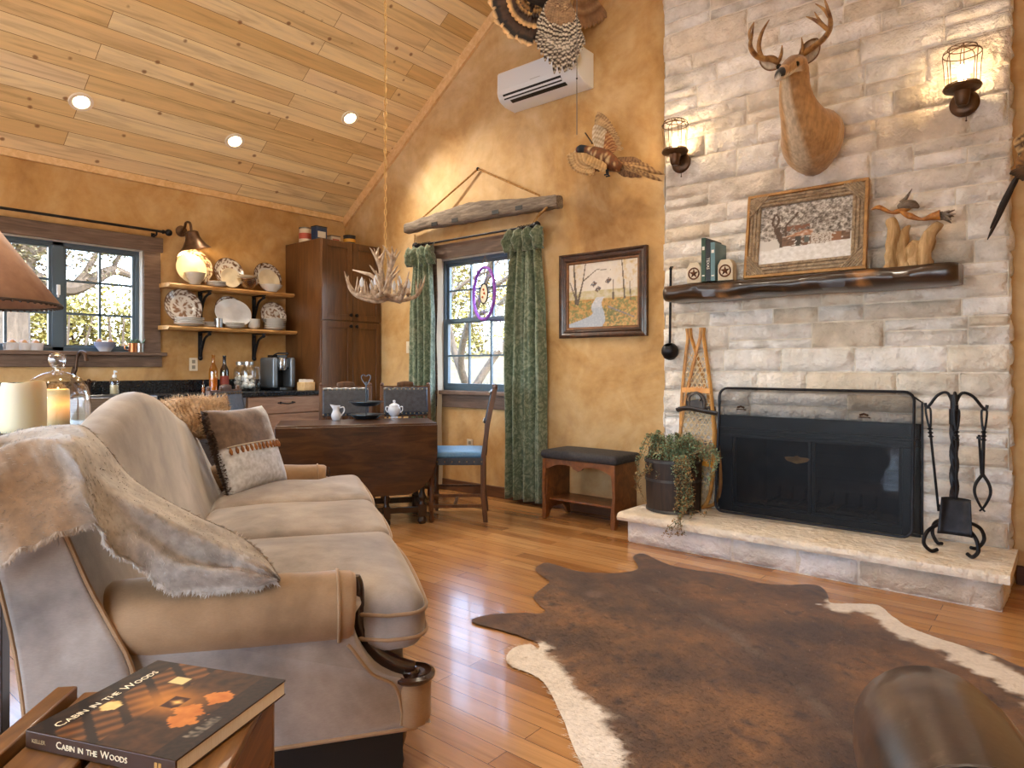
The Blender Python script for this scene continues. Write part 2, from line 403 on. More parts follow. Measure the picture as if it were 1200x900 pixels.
s = MB(); s.box((XL, y0-.16, z1), (XL+.024, y1+.16, z1+.125)); s.box((XL, y0-.14, z0), (XL+.022, y0, z1)); s.box((XL, y1, z0), (XL+.022, y1+.14, z1)); struct('window_casing', s, M_TRIMY, w2, bev=.004)
s = MB(); s.box((XL-.06, y0-.16, z0-.03), (XL+.06, y1+.18, z0)); s.box((XL, y0-.14, z0-.125), (XL+.022, y1+.15, z0-.03)); struct('window_sill', s, M_TRIMY, w2, bev=.004)
s = MB(); s.box((XL-.065, y1-.006, z0), (XL, y1+.002, z1)); s.box((XL-.065, y0-.002, z0), (XL, y0+.006, z1)); s.box((XL-.065, y0, z1-.006), (XL, y1, z1+.002)); struct('reveal', s, M_REVEAL, w2, sm=0)
# ---- windows behind the camera and to its right ----
for k, (a, b, c, d) in enumerate(FRW):
    s = MB(); rectframe(s, 'x', YF-.12, .06, a, b, c, d, .05); s.box(((a+b)/2-.03, YF-.12, c), ((a+b)/2+.03, YF-.06, d))
    wx = struct('window_%d' % (3+k), s, M_WINF); g = MB(); g.box((a, YF-.09, c), (b, YF-.087, d)); struct('glass_pane', g, M_GLASS, wx, sm=0)
s = MB(); rectframe(s, 'y', XL-.12, .06, -1.6, -.2, .95, 2.15, .05); wx = struct('window_6', s, M_WINF); g = MB(); g.box((XL-.09, -1.6, .95), (XL-.087, -.2, 2.15)); struct('glass_pane', g, M_GLASS, wx, sm=0)

# ================= LIGHT =================
wd = bpy.data.worlds.new('sky'); SC.world = wd; wd.use_nodes = True; nt = wd.node_tree; nt.nodes.clear()
sky = nt.nodes.new('ShaderNodeTexSky'); sky.sky_type = 'NISHITA'; sky.sun_disc = False; sky.sun_elevation = R(42); sky.sun_rotation = R(100); sky.air_density = 1.0; sky.dust_density = 1.5
bg = nt.nodes.new('ShaderNodeBackground'); bg.inputs['Strength'].default_value = 1.35; ow = nt.nodes.new('ShaderNodeOutputWorld')
mx = nt.nodes.new('ShaderNodeMix'); mx.data_type = 'RGBA'; mx.inputs[0].default_value = .35; mx.inputs[7].default_value = (2.5, 3.15, 4.3, 1)   # thin high haze
nt.links.new(sky.outputs[0], mx.inputs[6]); nt.links.new(mx.outputs[2], bg.inputs[0]); nt.links.new(bg.outputs[0], ow.inputs[0])
def lamp(name, typ, e, col, loc, **kw):
    l = bpy.data.lights.new(name, typ); l.energy = e; l.color = col
    rot = kw.pop('rot', None)
    for k, v in kw.items(): setattr(l, k, v)
    o = bpy.data.objects.new(name, l); COL.objects.link(o); o.location = loc
    if rot is not None: o.rotation_euler = rot
    return o
lamp('sun', 'SUN', 3.2, (1, .95, .86), (0, 0, 20), rot=(R(12), R(48), 0), angle=R(.6))
def portal(c, sx, sy, rot):
    o = lamp('window_portal', 'AREA', 1, (1, 1, 1), c, rot=rot, shape='RECTANGLE', size=sx, size_y=sy); o.data.cycles.is_portal = True
for a, b, c, d in FRW: portal(((a+b)/2, YF-.14, (c+d)/2), b-a, d-c, (R(90), 0, 0))
portal((XL-.14, -.9, 1.55), 1.2, 1.4, (0, R(-90), 0))
portal((XL-.14, (KWIN[0]+KWIN[1])/2, 1.71), .87, 1.27, (0, R(-90), 0)); portal(((GWIN[0]+GWIN[1])/2, YB+.14, 1.55), .94, 1.23, (R(-90), 0, 0))
WARM = (1, .72, .42)
# recessed ceiling lights
M_BULB = mat('lit_lamp', '#fff2d8', emit='#ffe2b0', es=14)
M_CANT = mat('can_trim_white', '#e8dcc8', rough=.4)
nrm = V((SL, 0, -1)).normalized()
def ray_ceil(px, py):
    r = FW+RT*((px-600)/FPX)+V((0, 0, -(py-430)/FPX))
    t = (EAVE-SL*XL-EYE)/(r.z-SL*r.x); return V((0, 0, EYE))+r*t
cans = [ray_ceil(95, 119), ray_ceil(275, 165), ray_ceil(410, 138)]
print('cans', cans)
cans += [V((cans[1].x, -1.6, cans[1].z)), V((-2.9, 1.4, ceil_z(-2.9))), V((-1.3, 2.6, ceil_z(-1.3))), V((-.2, .3, ceil_z(-.2))), V((-2.9, -1.0, ceil_z(-2.9)))]
wh = ['nearest the left edge over the kitchen', 'in the middle of the three over the kitchen', 'closest to the gable wall over the chandelier', 'out of view near the front wall', 'near the ridge over the sofa', 'on the far slope over the rug', 'on the far slope over the armchair', 'near the ridge by the front wall']
can0 = None
for k, c in enumerate(cans):
    sg = 1 if c.x < XRIDGE else -1; n = V((sg*SL, 0, -1)).normalized()
    lab = 'round recessed ceiling spotlight '+wh[k]
    M = frame(c, V((0, 1, 0)), n.cross(V((0, 1, 0))))
    if M.col[2].xyz.dot(n) < 0: M = frame(c, V((0, 1, 0)), -n.cross(V((0, 1, 0))))
    if can0 is None:
        can0 = thing('ceiling_spotlight', lab, 'ceiling light', c, group='recessed lights in the board ceiling')
        m = MB(); m.lathe([(.052, .002), (.056, .012), (.078, .012), (.082, .004), (.082, -.001)], 28, cap=False); obj('trim_ring', m, M_CANT, can0)
        m = MB(); m.lathe([(.0, .0035), (.052, .0035)], 24, cap=False); obj('lens', m, M_BULB, can0); o = can0
    else: o = dup(can0, c, None, lab)
    o.matrix_basis = M
    lamp('can_light', 'SPOT', 58, (1, .88, .72), c+n*.03, spot_size=R(125), spot_blend=.8, shadow_soft_size=.05, rot=(-n).to_track_quat('Z', 'Y').to_euler())
SC.view_settings.view_transform = 'Standard'; SC.view_settings.look = 'None'; SC.view_settings.gamma = 1; SC.view_settings.use_curve_mapping = False
SC.view_settings.exposure = 1.2
SC.cycles.max_bounces = 10; SC.cycles.diffuse_bounces = 5; SC.cycles.transparent_max_bounces = 24; SC.cycles.use_denoising = True; SC.cycles.caustics_reflective = False; SC.cycles.caustics_refractive = False; SC.cycles.sample_clamp_indirect = 6
# ================= FIREPLACE =================
rnd = random.Random(11)
M_STONE = mat('limestone', '#e4dac9', attr=True, sc=9, det=6, ramp=(.1, .7), rough=.85, bump=1.0, bsc=24, bd=.03)
M_BLACK = mat('black_stove_metal', '#121214', '#1e1e20', sc=30, rough=.35, metal=.3)
M_SOOT = mat('sooty_brick', '#3a3837', '#5a5452', sc=9, rough=.9)
SY = 4.385
STC = ['#f6f2ee', '#f0e9e1', '#f7f4f1', '#eee4d8', '#f3ede7', '#efe6da', '#f7f4f1', '#eaddcb']
def stone(mb, u0, u1, v0, v1, dep, to3, col, fine=.026):
    nu = max(4, int((u1-u0)/fine)); nv = max(4, int((v1-v0)/fine)); sd = rnd.random()*90; cv = rnd.uniform(-.25, .3)
    tu, tv = rnd.uniform(-.008, .008), rnd.uniform(-.008, .008)
    base = lin2(col); kk = rnd.uniform(.80, .95); c2 = (base[0]*kk, base[1]*kk*.985, base[2]*kk*.95)
    vs = []; cs = []
    us = [0, .35/nu]+[i/nu for i in range(1, nu)]+[1-.35/nu, 1]; vv = [0, .35/nv]+[i/nv for i in range(1, nv)]+[1-.35/nv, 1]
    for a in us:
        for b in vv:
            u, v = lerp(u0, u1, a), lerp(v0, v1, b); ed = min(u-u0, u1-u, v-v0, v1-v)
            q = fbm((u, v, sd), 9, 4); j = .004*nz((u*14, v*14, sd))
            h = (.3+.7*ss(0, .016, ed))*dep*(.75+.25*ss(0, .05, ed)) + (q*.034-abs(nz((u*13, v*19, sd)))*.012-abs(nz((u*27, v*34, sd+3)))*.007+.006+tu*(a-.5)+tv*(b-.5))*ss(.0, .012, ed)
            if ed < 1e-6: h = 0
            vs.append(to3(u+j, v+j, h)); cs.append(cm(base, c2, max(0, .35+cv+q*1.2)))
    w = len(vv); mb.add(vs, [(i*w+j, (i+1)*w+j, (i+1)*w+j+1, i*w+j+1) for i in range(len(us)-1) for j in range(w-1)], cs)
def ashlar(mb, u0, u1, v0, v1, to3, dep=.025, skip=None, hs=(.085, .2), ls=(.2, .55), gap=.004, jag=0, top=None):
    v = v0
    while v < v1-.02:
        h = rnd.uniform(*hs)
        if v1-v-h < .07: h = v1-v
        spans = [(u0, u1)]
        if skip and v < skip[3]-.01:
            if v+h > skip[3] and v < skip[3]: h = skip[3]-v
            spans = [(u0, skip[0]), (skip[1], u1)]
        for a, b in spans:
            u = a
            while u < b-.01:
                l = rnd.uniform(*ls)*(.8+h*1.6)
                if b-u-l < .14: l = b-u
                if not (top and v+h > min(top(u), top(u+l))):
                    ja = rnd.uniform(-jag, jag) if u == u0 else 0; jb = rnd.uniform(-jag, jag) if u+l >= u1-.001 else 0
                    g = lambda: rnd.choice(STC)
                    if h > .15 and rnd.random() < .55:
                        s_ = rnd.uniform(.35, .65)*h
                        if rnd.random() < .4 and l > .36:
                            m_ = u+l*rnd.uniform(.35, .65)
                            stone(mb, u+ja+gap, m_-gap, v+gap, v+s_-gap, dep, to3, g()); stone(mb, m_+gap, u+l+jb-gap, v+gap, v+s_-gap, dep, to3, g())
                        else: stone(mb, u+ja+gap, u+l+jb-gap, v+gap, v+s_-gap, dep, to3, g())
                        stone(mb, u+ja+gap, u+l+jb-gap, v+s_+gap, v+h-gap, dep, to3, g())
                    else: stone(mb, u+ja+gap, u+l+jb-gap, v+gap, v+h-gap, dep, to3, g())
                u += l
        v += h
FX0, FX1 = -2.245, -.25
fp = thing('stone_fireplace', 'tall white limestone fireplace with raised hearth and dark firebox', 'fireplace', (-1.25, SY, 0))
m = MB(); m.col = '#e8dfd0'
sk = (-1.80, -.675, .19, .82)
wall_holes(m, 'x', SY, .064, FX0+.008, FX1-.008, 0, 3.9, [sk])
m.prism([(FX0+.008, 3.9), (FX1-.008, 3.9), (FX1-.008, 3.905), (FX0+.008, ceil_z(FX0)-.12)], .062, T(0, SY+.064, 0) @ RX(90))
ashlar(m, FX0, FX1, .19, 4.9, lambda u, v, h: V((u, SY-h, v)), skip=sk, jag=.012, top=lambda u: ceil_z(u)-.01)
# return stones down the sides
for (x, sg) in ((FX0+.006, -1), (FX1-.006, 1)):
    v = .0
    while v < 4.0:
        h = rnd.uniform(.1, .22); stone(m, SY-.004, SY+.062, v, v+h, .008, lambda u, v_, hh: V((x+sg*hh, u, v_)), rnd.choice(STC), .03); v += h
obj('stone_chimney', m, M_STONE, fp, world=True, sm=60)
HY0 = 3.83
m = MB(); m.col = '#e8dfd0'; m.box((FX0+.0, HY0+.055, 0), (FX1-.005, SY, .138))
ashlar(m, FX0-.012, FX1+.004, .0, .138, lambda u, v, h: V((u, HY0+.058-h, v)), dep=.016, hs=(.138, .139), ls=(.3, .7))
ashlar(m, HY0+.055, SY, .0, .138, lambda u, v, h: V((FX1-.006+h, u, v)), dep=.012, hs=(.138, .139), ls=(.2, .4))
ashlar(m, HY0+.055, SY, .0, .138, lambda u, v, h: V((FX0+.002-h, u, v)), dep=.012, hs=(.138, .139), ls=(.2, .4))
obj('hearth_base', m, M_STONE, fp, world=True, sm=60)
m = MB()
def slab(u, v):
    # closed profile around the slab, u along X, v around
    x = lerp(FX0-.055, FX1+.03, u); prof = [(HY0, .145), (HY0-.004, .165), (HY0+.004, .186), (HY0+.03, .192), (HY0+.2, .192), (HY0+.38, .191), (SY+.03, .19), (SY+.03, .138), (HY0+.2, .138)]
    k = int(round(v*len(prof))) % len(prof); y, z = prof[k]
    e = 1 if k in (0, 1, 2) else .3
    return (x, y+e*.014*fbm((x*3, k*.3, 2), 1.5), z+.006*fbm((x*4, y*4, 5), 1.2)*(.6 if z > .15 else .3))
m.grid(slab, 60, 9, cv=True, col=lambda u, v: cm(lin2('#f0e7da'), lin2('#e0cfb4'), .45+fbm((u*9, v*7, 3), 1.0)*1.1))
n0 = len(m.v)
m.f += [tuple(range(8, -1, -1)), tuple(60*9+i for i in range(9))]
obj('hearth_slab', m, M_STONE, fp, world=True, sm=50)
# firebox insert
ins = MB()
ix0, ix1, iz0, iz1 = -1.825, -.655, .192, .828; iy = SY-.03
ins.box((ix0, iy, .70), (ix1, SY+.02, iz1)); ins.box((ix0, iy, iz0), (ix0+.09, SY+.02, .70)); ins.box((ix1-.09, iy, iz0), (ix1, SY+.02, .70)); ins.box((ix0+.09, iy, iz0), (ix1-.09, SY+.02, .235))
ins.box((ix0, iy-.022, .735), (ix1, iy+.002, .75)); ins.box((ix0+.04, iy-.012, .69), (ix1-.04, iy+.002, .71))
fb = obj('firebox_surround', ins, M_BLACK, fp, world=True, bev=.003)
m = MB(); bx0, bx1, bz0, bz1, by = -1.79, -.69, .20, .81, 4.88
m.add([(bx0, SY, bz0), (bx1, SY, bz0), (bx1-.1, by, bz0), (bx0+.1, by, bz0), (bx0, SY, bz1), (bx1, SY, bz1), (bx1-.1, by, bz1), (bx0+.1, by, bz1)], [(0, 1, 2, 3), (4, 7, 6, 5), (0, 3, 7, 4), (3, 2, 6, 7), (2, 1, 5, 6)])
for k in range(6):
    z = .30+k*.085; m.box((bx0+.1, by-.006, z), (bx1-.1, by, z+.006))
obj('firebox_chamber', m, M_SOOT, fp, world=True, sm=0)
m = MB(); dz0, dz1 = .235, .70
for a, b in ((ix0+.09, -1.243), (-1.237, ix1-.09)): rectframe(m, 'x', iy+.012, .016, a, b, dz0, dz1, .018)
dr = obj('glass_door', m, M_BLACK, fp, world=True, bev=.002)
m = MB(); m.box((ix0+.1, iy+.018, dz0+.01), (ix1-.1, iy+.021, dz1-.01)); obj('door_glass', m, glass('smoked_glass', .03, (.72, .73, .76, 1)), dr, world=True, sm=0)
m = MB()
for k in range(8):
    x = -1.55+k*.085; m.tube([(x, 4.47, .27), (x, 4.49, .26), (x, 4.72, .26), (x, 4.74, .33)], .009, 6)
m.bar((-1.6, 4.5, .25), (-.92, 4.5, .25), .016, .016); m.bar((-1.6, 4.7, .25), (-.92, 4.7, .25), .016, .016)
for x in (-1.57, -.95):
    for y in (4.5, 4.7): m.bar((x, y, .2), (x, y, .25), .014, .014)
g = thing('fireplace_grate', 'black iron log grate inside the dark firebox', 'grate', (-1.26, 4.6, .2)); obj('grate_bars', m, M_IRON, g, world=True)
# ---- fire screen ----
scr = thing('fireplace_screen', 'black mesh fire screen with rounded corners standing before the firebox', 'fire screen', (-1.24, 4.2, .193))
a0 = P(839, 598, Y=4.215); a1 = P(1065, 634, Y=4.205); tl = P(848, 455, Y=4.29); tr = P(1075, 459, Y=4.285)
zb = .203; zt = (tl.z+tr.z)/2; sx0, sx1 = (a0.x+tl.x)/2-.012, (a1.x+tr.x)/2+.0
def scp(x, z): return V((x, lerp(4.205, 4.285, (z-zb)/(zt-zb)), z))
def rrect(x0, x1, z0, z1, r, n=5):
    o = []
    for cx, cz, a in ((x1-r, z1-r, 0), (x0+r, z1-r, 90), (x0+r, z0+r, 180), (x1-r, z0+r, 270)):
        for i in range(n+1): t = R(a+90*i/n); o.append((cx+r*cos(t), cz+r*sin(t)))
    return o
rr = rrect(sx0, sx1, zb+.012, zt, .05)
m = MB(); m.tube([scp(x, z) for x, z in rr], .008, 8, closed=True)
# side wings folding back to the stone
for x, e in ((sx0, -.03), (sx1, .03)):
    m.tube([scp(x, zt-.03), V((x+e, 4.336, zt-.06)), V((x+e, 4.336, zb+.01)), scp(x, zb+.04)], .006, 6)
obj('screen_frame', m, M_IRON, scr, world=True)
t = NT('screen_mesh'); co = t.co(kind='Object')
tr_ = t.n('ShaderNodeBsdfTransparent'); df = t.n('ShaderNodeBsdfPrincipled', {'Base Color': c4('#0e0e10'), 'Roughness': .5, 'Metallic': .4})
mixm = t.n('ShaderNodeMixShader', {0: .42, 1: tr_, 2: df}); t.t.links.new(mixm.outputs[0], t.out.inputs[0]); M_MESH = t.m
m = MB(); pts = [scp(x, z) for x, z in rr]; m.add(pts, [tuple(range(len(pts)))])
for x, e in ((sx0, -.03), (sx1, .03)):
    m.add([scp(x, zt-.04), V((x+e, 4.336, zt-.06)), V((x+e, 4.336, zb+.01)), scp(x, zb+.04)], [(0, 1, 2, 3)])
obj('wire_mesh', m, M_MESH, scr, world=True, sm=0)
for px, py in ((869, 478), (1013, 487)):
    m = MB(); c = P(px, py, Y=4.27); c.y = scp(c.x, c.z).y-.012
    m.tube([c+V((-.028, .01, -.012)), c+V((-.022, -.012, -.008)), c+V((.022, -.012, -.008)), c+V((.028, .01, -.012))], .004, 6)
    for k in range(5): m.sph(c+V((-.018+.009*k, -.004, .004+.003*(2-abs(k-2)))), .007, 8, 6)
    obj('handle', m, M_BRONZE, scr, world=True)
m = MB(); c = P(934, 538, Y=SY-.03); M0 = T(c.x, iy+.004, c.z) @ RX(90)
m.prism([(-.075, .005), (-.06, .012), (-.02, .012), (0, .024), (.02, .012), (.06, .012), (.075, .005), (.06, -.014), (0, -.03), (-.06, -.014)], .012, M0)
h = obj('door_plate', m, mat('aged_brass', '#8c6a3c', '#6a4c28', sc=20, rough=.4, metal=.7), fp, world=True, bev=.002)

# ---- mantel ----
mx0, mx1 = -2.13, -.455
m = MB()
prof = [(4.362, 1.705), (4.30, 1.705), (4.20, 1.703), (4.14, 1.695), (4.115, 1.67), (4.112, 1.64), (4.125, 1.61), (4.16, 1.592), (4.25, 1.59), (4.362, 1.592)]
def mant(u, v):
    x = lerp(mx0, mx1, u); k = int(round(v*10)) % 10; y, z = prof[k]
    e = 1 if 3 <= k <= 7 else .12
    en = min(1, .6+min(u, 1-u)*22); mid = 1.648
    y += e*(.028*nz((x*2.2, 0, 3))+.014*nz((x*6, k*.5, 1))); z += (e*.012*nz((x*5, k*.4, 8))+(.01*nz((x*2, 0, 5)) if k > 4 else 0)) if 3 <= k else 0
    return (x, y if k in (0, 9) else lerp(4.375, y, .75+.25*en), lerp(mid, z, .8+.2*en))
def mcol(u, v):
    x = lerp(mx0, mx1, u); k = int(round(v*10)) % 10
    q = .5+.9*fbm((x*2.2, k*.22, 4), 1.2)+.3*nz((x*6, k*.9, 2)); c = cm((30, 20, 14), (74, 48, 30), q)
    if 2 <= k <= 7: c = cm(c, (168, 118, 70), ss(.20, .40, fbm((x*2.6, k*.3, 12), 1.5)))
    return c
m.grid(mant, 90, 10, cv=True, col=mcol); m.f += [tuple(range(9, -1, -1)), tuple(90*10+i for i in range(10))]
M_MANT = mat('lacquered_slab', '#3a281c', attr=True, sc=4, st=(2, 12, 12), rough=.34, bump=.2, bsc=12, coat=.5)
mt = single('mantel_shelf', m, M_MANT, 'dark lacquered live-edge wood mantel slab set into the white stone', 'mantel', sm=50)
MZ = 1.705
# ---- framed photograph leaning on the mantel ----
def painted(name, w, h, nx, ny, fn, m_, parent, M):
    mb = MB(); mb.grid(lambda a, b: M @ V(((a-.5)*w, b*h, 0)), nx, ny, col=lambda a, b: fn(a, b)); return obj(name, mb, m_, parent, sm=0, world=True)
M_PRINT = NT('printed_picture'); M_PRINT = M_PRINT.done(M_PRINT.n('ShaderNodeAttribute', attribute_name='Col'), .35)
M_GREYW = wood('grey_twigs', '#6d5b48', '#b7a286', .8, (10, 10, 10), 3)
M_OAKL = wood('light_oak', '#8a5f30', '#bf9254', .5, (8, 8, 8))
fx0, fx1 = -1.61, -.905; pw, ph = fx1-fx0, .545; lean = 9
pf = thing('photo_frame', 'rustic twig-cornered frame with a snowy sepia ranch house photo on the mantel', 'picture', ((fx0+fx1)/2, 4.285, MZ))
FM = T((fx0+fx1)/2, 4.252, MZ+.001) @ RX(90-lean)
def bx(mb, a, b): mb.box(a, b, M=FM)
m = MB()
for a, b in (((-pw/2, 0, -.005), (pw/2, .018, .035)), ((-pw/2, ph-.018, -.005), (pw/2, ph, .035)), ((-pw/2, .018, -.005), (-pw/2+.018, ph-.018, .035)), ((pw/2-.018, .018, -.005), (pw/2, ph-.018, .035))): bx(m, a, b)
obj('outer_frame', m, M_OAKL, pf, world=True, bev=.002)
m = MB(); iw, ih = pw/2-.018, ph
for s_ in range(3):
    o_ = s_*.022
    m.tube([FM @ V((-iw, .03+o_, .018)), FM @ V((iw, .03+o_+.004, .018))], .0125, 7); m.tube([FM @ V((-iw, ih-.03-o_, .018)), FM @ V((iw, ih-.03-o_, .018))], .0125, 7)
    m.tube([FM @ V((-iw+.012+o_, .02, .016)), FM @ V((-iw+.012+o_, ih-.02, .016))], .012, 7); m.tube([FM @ V((iw-.012-o_, .02, .016)), FM @ V((iw-.012-o_, ih-.02, .016))], .012, 7)
for sx, sz in ((-1, 0), (1, 0), (-1, 1), (1, 1)):
    for k in range(6):
        d_ = .03+k*.0165; cz = (.018 if not sz else ih-.018); q = 1 if not sz else -1
        m.tube([FM @ V((sx*iw, cz+q*d_*1.1, .03)), FM @ V((sx*(iw-d_), cz, .03))], .0078, 6)
obj('twig_border', m, M_GREYW, pf, world=True)
def ranch(u, v):
    n = fbm((u*14, v*12, 2), 1.6, 4); n2 = nz((u*60, v*60, 4)); n3 = nz((u*26, v*30, 9))
    c = (206, 203, 198)
    can = v > .42+.10*nz((u*6, 1, 1)); 
    if can: c = cm((66, 56, 48), (214, 210, 204), .55+n*1.3+n2*.5+ss(.75, 1.0, v)*.1)
    gx = .245+.04*sin(v*9)
    if abs(u-gx) < .022+.03*ss(.35, .18, v) and .16 < v < .62: c = (70, 54, 44)
    for k, (x0_, s_) in enumerate(((.24, -.22), (.25, .30), (.22, -.10))):
        if .38 < v < .85 and abs(u-(x0_+s_*(v-.38)+.03*sin(v*16+k))) < .013: c = (80, 62, 50)
    if .26 < u < .99 and .27 < v < .44 and n3 < .35:
        c = cm((92, 70, 56), (128, 100, 80), .5+n3)
        if .40 < u < .47: c = (58, 56, 52)
        if .5 < u < .56 and v > .31: c = (84, 92, 92)
        if .78 < u < .9 and v > .29: c = (138, 96, 68)
    if .22 < u < .6 and .43 < v < .43+.10*ss(.2, .55, u): c = cm((160, 110, 78), (210, 196, 184), .4+n3)
    if .3 < u < .56 and .53 < v < .62 and n > -.1: c = (122, 82, 62)
    if .58 < u < .8 and .2 < v < .46 and n2 > -.2: c = (196, 190, 182)
    if v < .24+.03*nz((u*5, 3, 3))+.06*u: c = cm((236, 236, 236), (196, 194, 190), .4+n*1.0)
    return c
painted('photo_print', pw-.17, ph-.17, 110, 84, ranch, M_PRINT, pf, FM @ T(0, .085, .012))
# ---- books and bookends on the mantel ----
by0 = 4.16
bkx = P(822, 330, Y=by0+.0).x
specs = [('#2f4a3a', .028, .285, 'tall green paperback, leftmost of three on the mantel', None), ('#15171c', .032, .272, 'black book lettered in white, middle of three on the mantel', 'TEXAS'), ('#5d7f86', .030, .25, 'teal spined book, rightmost of three on the mantel', None)]
M_PAGE = mat('book_pages', '#efebe3', '#dcd6ca', sc=30, st=(60, 60, 1), rough=.8)
def coverm(c): return mat('book_cover', c, rough=.35)
M_INKW = mat('white_print', '#e8e4da', rough=.5)
x = bkx
for c, w_, h_, lab, txt in specs:
    b = thing('mantel_book', lab, 'book', (x+w_/2, by0+.09, MZ+.002), group='books on the mantel')
    m = MB(); m.box((-w_/2, -.09, 0), (-w_/2+.003, .09, h_)); m.box((w_/2-.003, -.09, 0), (w_/2, .09, h_)); m.box((-w_/2, -.092, 0), (w_/2, -.089, h_)); obj('cover', m, coverm(c), b, bev=.001)
    m = MB(); m.box((-w_/2+.003, -.088, .004), (w_/2-.003, .084, h_-.004)); obj('pages', m, M_PAGE, b, sm=0)
    if txt:
        m = MB(); m.text(txt, .026, T(0, -.0925, h_*.42) @ RX(90) @ RZ(-90)); obj('spine_title', m, M_INKW, b, sm=0)
    else:
        for q0, q1 in ((.72, .8), (.12, .15)):
            m = MB(); m.box((-w_/2+.006, -.0926, h_*q0), (w_/2-.006, -.0915, h_*q1)); obj('spine_band', m, M_INKW, b, sm=0)
    x += w_+.0015
M_BEND = mat('pale_stone', '#d9cdb8', '#c4b499', sc=14, rough=.8, bump=.3)
M_RUST = mat('rusty_iron', '#4a2e20', '#7a4a2c', sc=25, rough=.6, metal=.5)
def bookend(cx, lab, flip):
    b = thing('bookend', lab, 'bookend', (cx, by0+.05, MZ), group='star bookends')
    m = MB(); m.prism([(-.05, 0), (.05, 0), (.05, .1), (.03, .135), (-.03, .135), (-.05, .1)], .07, T(0, .035, 0) @ RX(90)); obj('stone_block', m, M_BEND, b, bev=.004)
    m = MB(); Ms = T(0, -.036, .062) @ RX(90)
    m.tube([Ms @ V((.036*cos(t), .036*sin(t), 0)) for t in [2*PI*i/28 for i in range(28)]], .005, 6, closed=True)
    st = []
    for i in range(10): a = PI/2+PI*i/5; r_ = .034 if i % 2 == 0 else .0135; st.append(V((r_*cos(a), r_*sin(a), 0)))
    m.add([Ms @ V((0, 0, .008))]+[Ms @ p for p in st], [(0, 1+i, 1+(i+1) % 10) for i in range(10)])
    obj('star_medallion', m, M_RUST, b, sm=0)
bookend(bkx-.06, 'stone bookend with rusty star left of the mantel books', 0); bookend(x+.058, 'stone bookend with rusty star right of the mantel books', 1)
# ---- driftwood with two carved birds ----
M_DRIFT = wood('driftwood', '#8c6a3e', '#d2b184', .75, (9, 9, 2.2), 2.5, bump=.4)
M_DWARM = wood('polished_burl', '#7a4416', '#c98a3a', .4, (7, 7, 7), 2.5)
M_DGREY = wood('grey_root', '#4f4238', '#8d8072', .8, (9, 9, 9), 3)
dy = 4.24
def Q(px, py, y=dy): return P(px, py, Y=y)
dw = thing('driftwood_sculpture', 'upright driftwood stump with two carved root birds on the mantel', 'sculpture', (Q(1065, 312).x, dy, MZ))
def blob(mb, pts, rs, n=14, seed=0, amp=.25):
    mb.tube(spline(pts, 6), lerpl(rs, (len(pts)-1)*6+1), n)
    b = len(mb.v)-((len(pts)-1)*6+1)*n
    for i in range(b, len(mb.v)):
        k = (i-b)//n; r_ = lerpl(rs, (len(pts)-1)*6+1)[k]; p = mb.v[i]; mb.v[i] = p+V((nz(p, 22, seed), nz(p, 22, seed+4), nz(p, 16, seed+7)*.3))*r_*amp*1.6
m = MB()
zf = lambda px: V((Q(px, 310).x, dy, MZ-.004))
blob(m, [zf(1044), Q(1046, 290), Q(1047, 268), Q(1044, 256)], [.040, .036, .034, .02], seed=1)
blob(m, [zf(1060), Q(1058, 292), Q(1061, 272), Q(1066, 264)], [.042, .036, .02, .006], seed=2)
blob(m, [zf(1082), Q(1082, 296), Q(1090, 274), Q(1102, 261)], [.046, .043, .034, .018], seed=3)
blob(m, [zf(1072), Q(1070, 296), Q(1073, 282)], [.05, .04, .02], seed=5)
obj('driftwood_base', m, M_DRIFT, dw, world=True, sm=70)
m = MB(); m.tube(spline([Q(1021, 246, dy-.01), Q(1030, 243, dy-.01), Q(1045, 249, dy-.01), Q(1060, 245, dy-.01), Q(1068, 244, dy-.01)], 6), lerpl([.002, .014, .009, .022, .004], 25), 10)
bd = obj('bird_carving', m, M_DWARM, dw, world=True)
m = MB(); blob(m, [Q(1052, 243, dy-.02), Q(1060, 240, dy-.02), Q(1070, 240, dy-.02), Q(1077, 243, dy-.02)], [.012, .026, .022, .006], seed=6); m.tube([Q(1056, 238), Q(1062, 232), Q(1069, 221)], [.014, .01, .001], 8); obj('bird_wings', m, M_DGREY, bd, world=True, sm=70)
m = MB(); m.tube(spline([Q(1055, 248, dy-.03), Q(1066, 253, dy-.03), Q(1080, 257, dy-.03), Q(1092, 254, dy-.03), Q(1102, 252, dy-.03)], 6), lerpl([.006, .018, .008, .02, .03], 25), 10)
bd = obj('bird_carving', m, M_DWARM, dw, world=True)
m = MB()
for k in range(9): 
    e = Q(1108+rnd.uniform(4, 16), 248+rnd.uniform(-4, 14), dy-.05+rnd.uniform(-.04, .04)); m.tube(spline([Q(1094, 254, dy-.03), Q(1104, 252+rnd.uniform(-3, 4), dy-.03), e], 4), lerpl([.016, .012, .002], 9), 7)
obj('root_tail', m, M_DGREY, bd, world=True, sm=70)

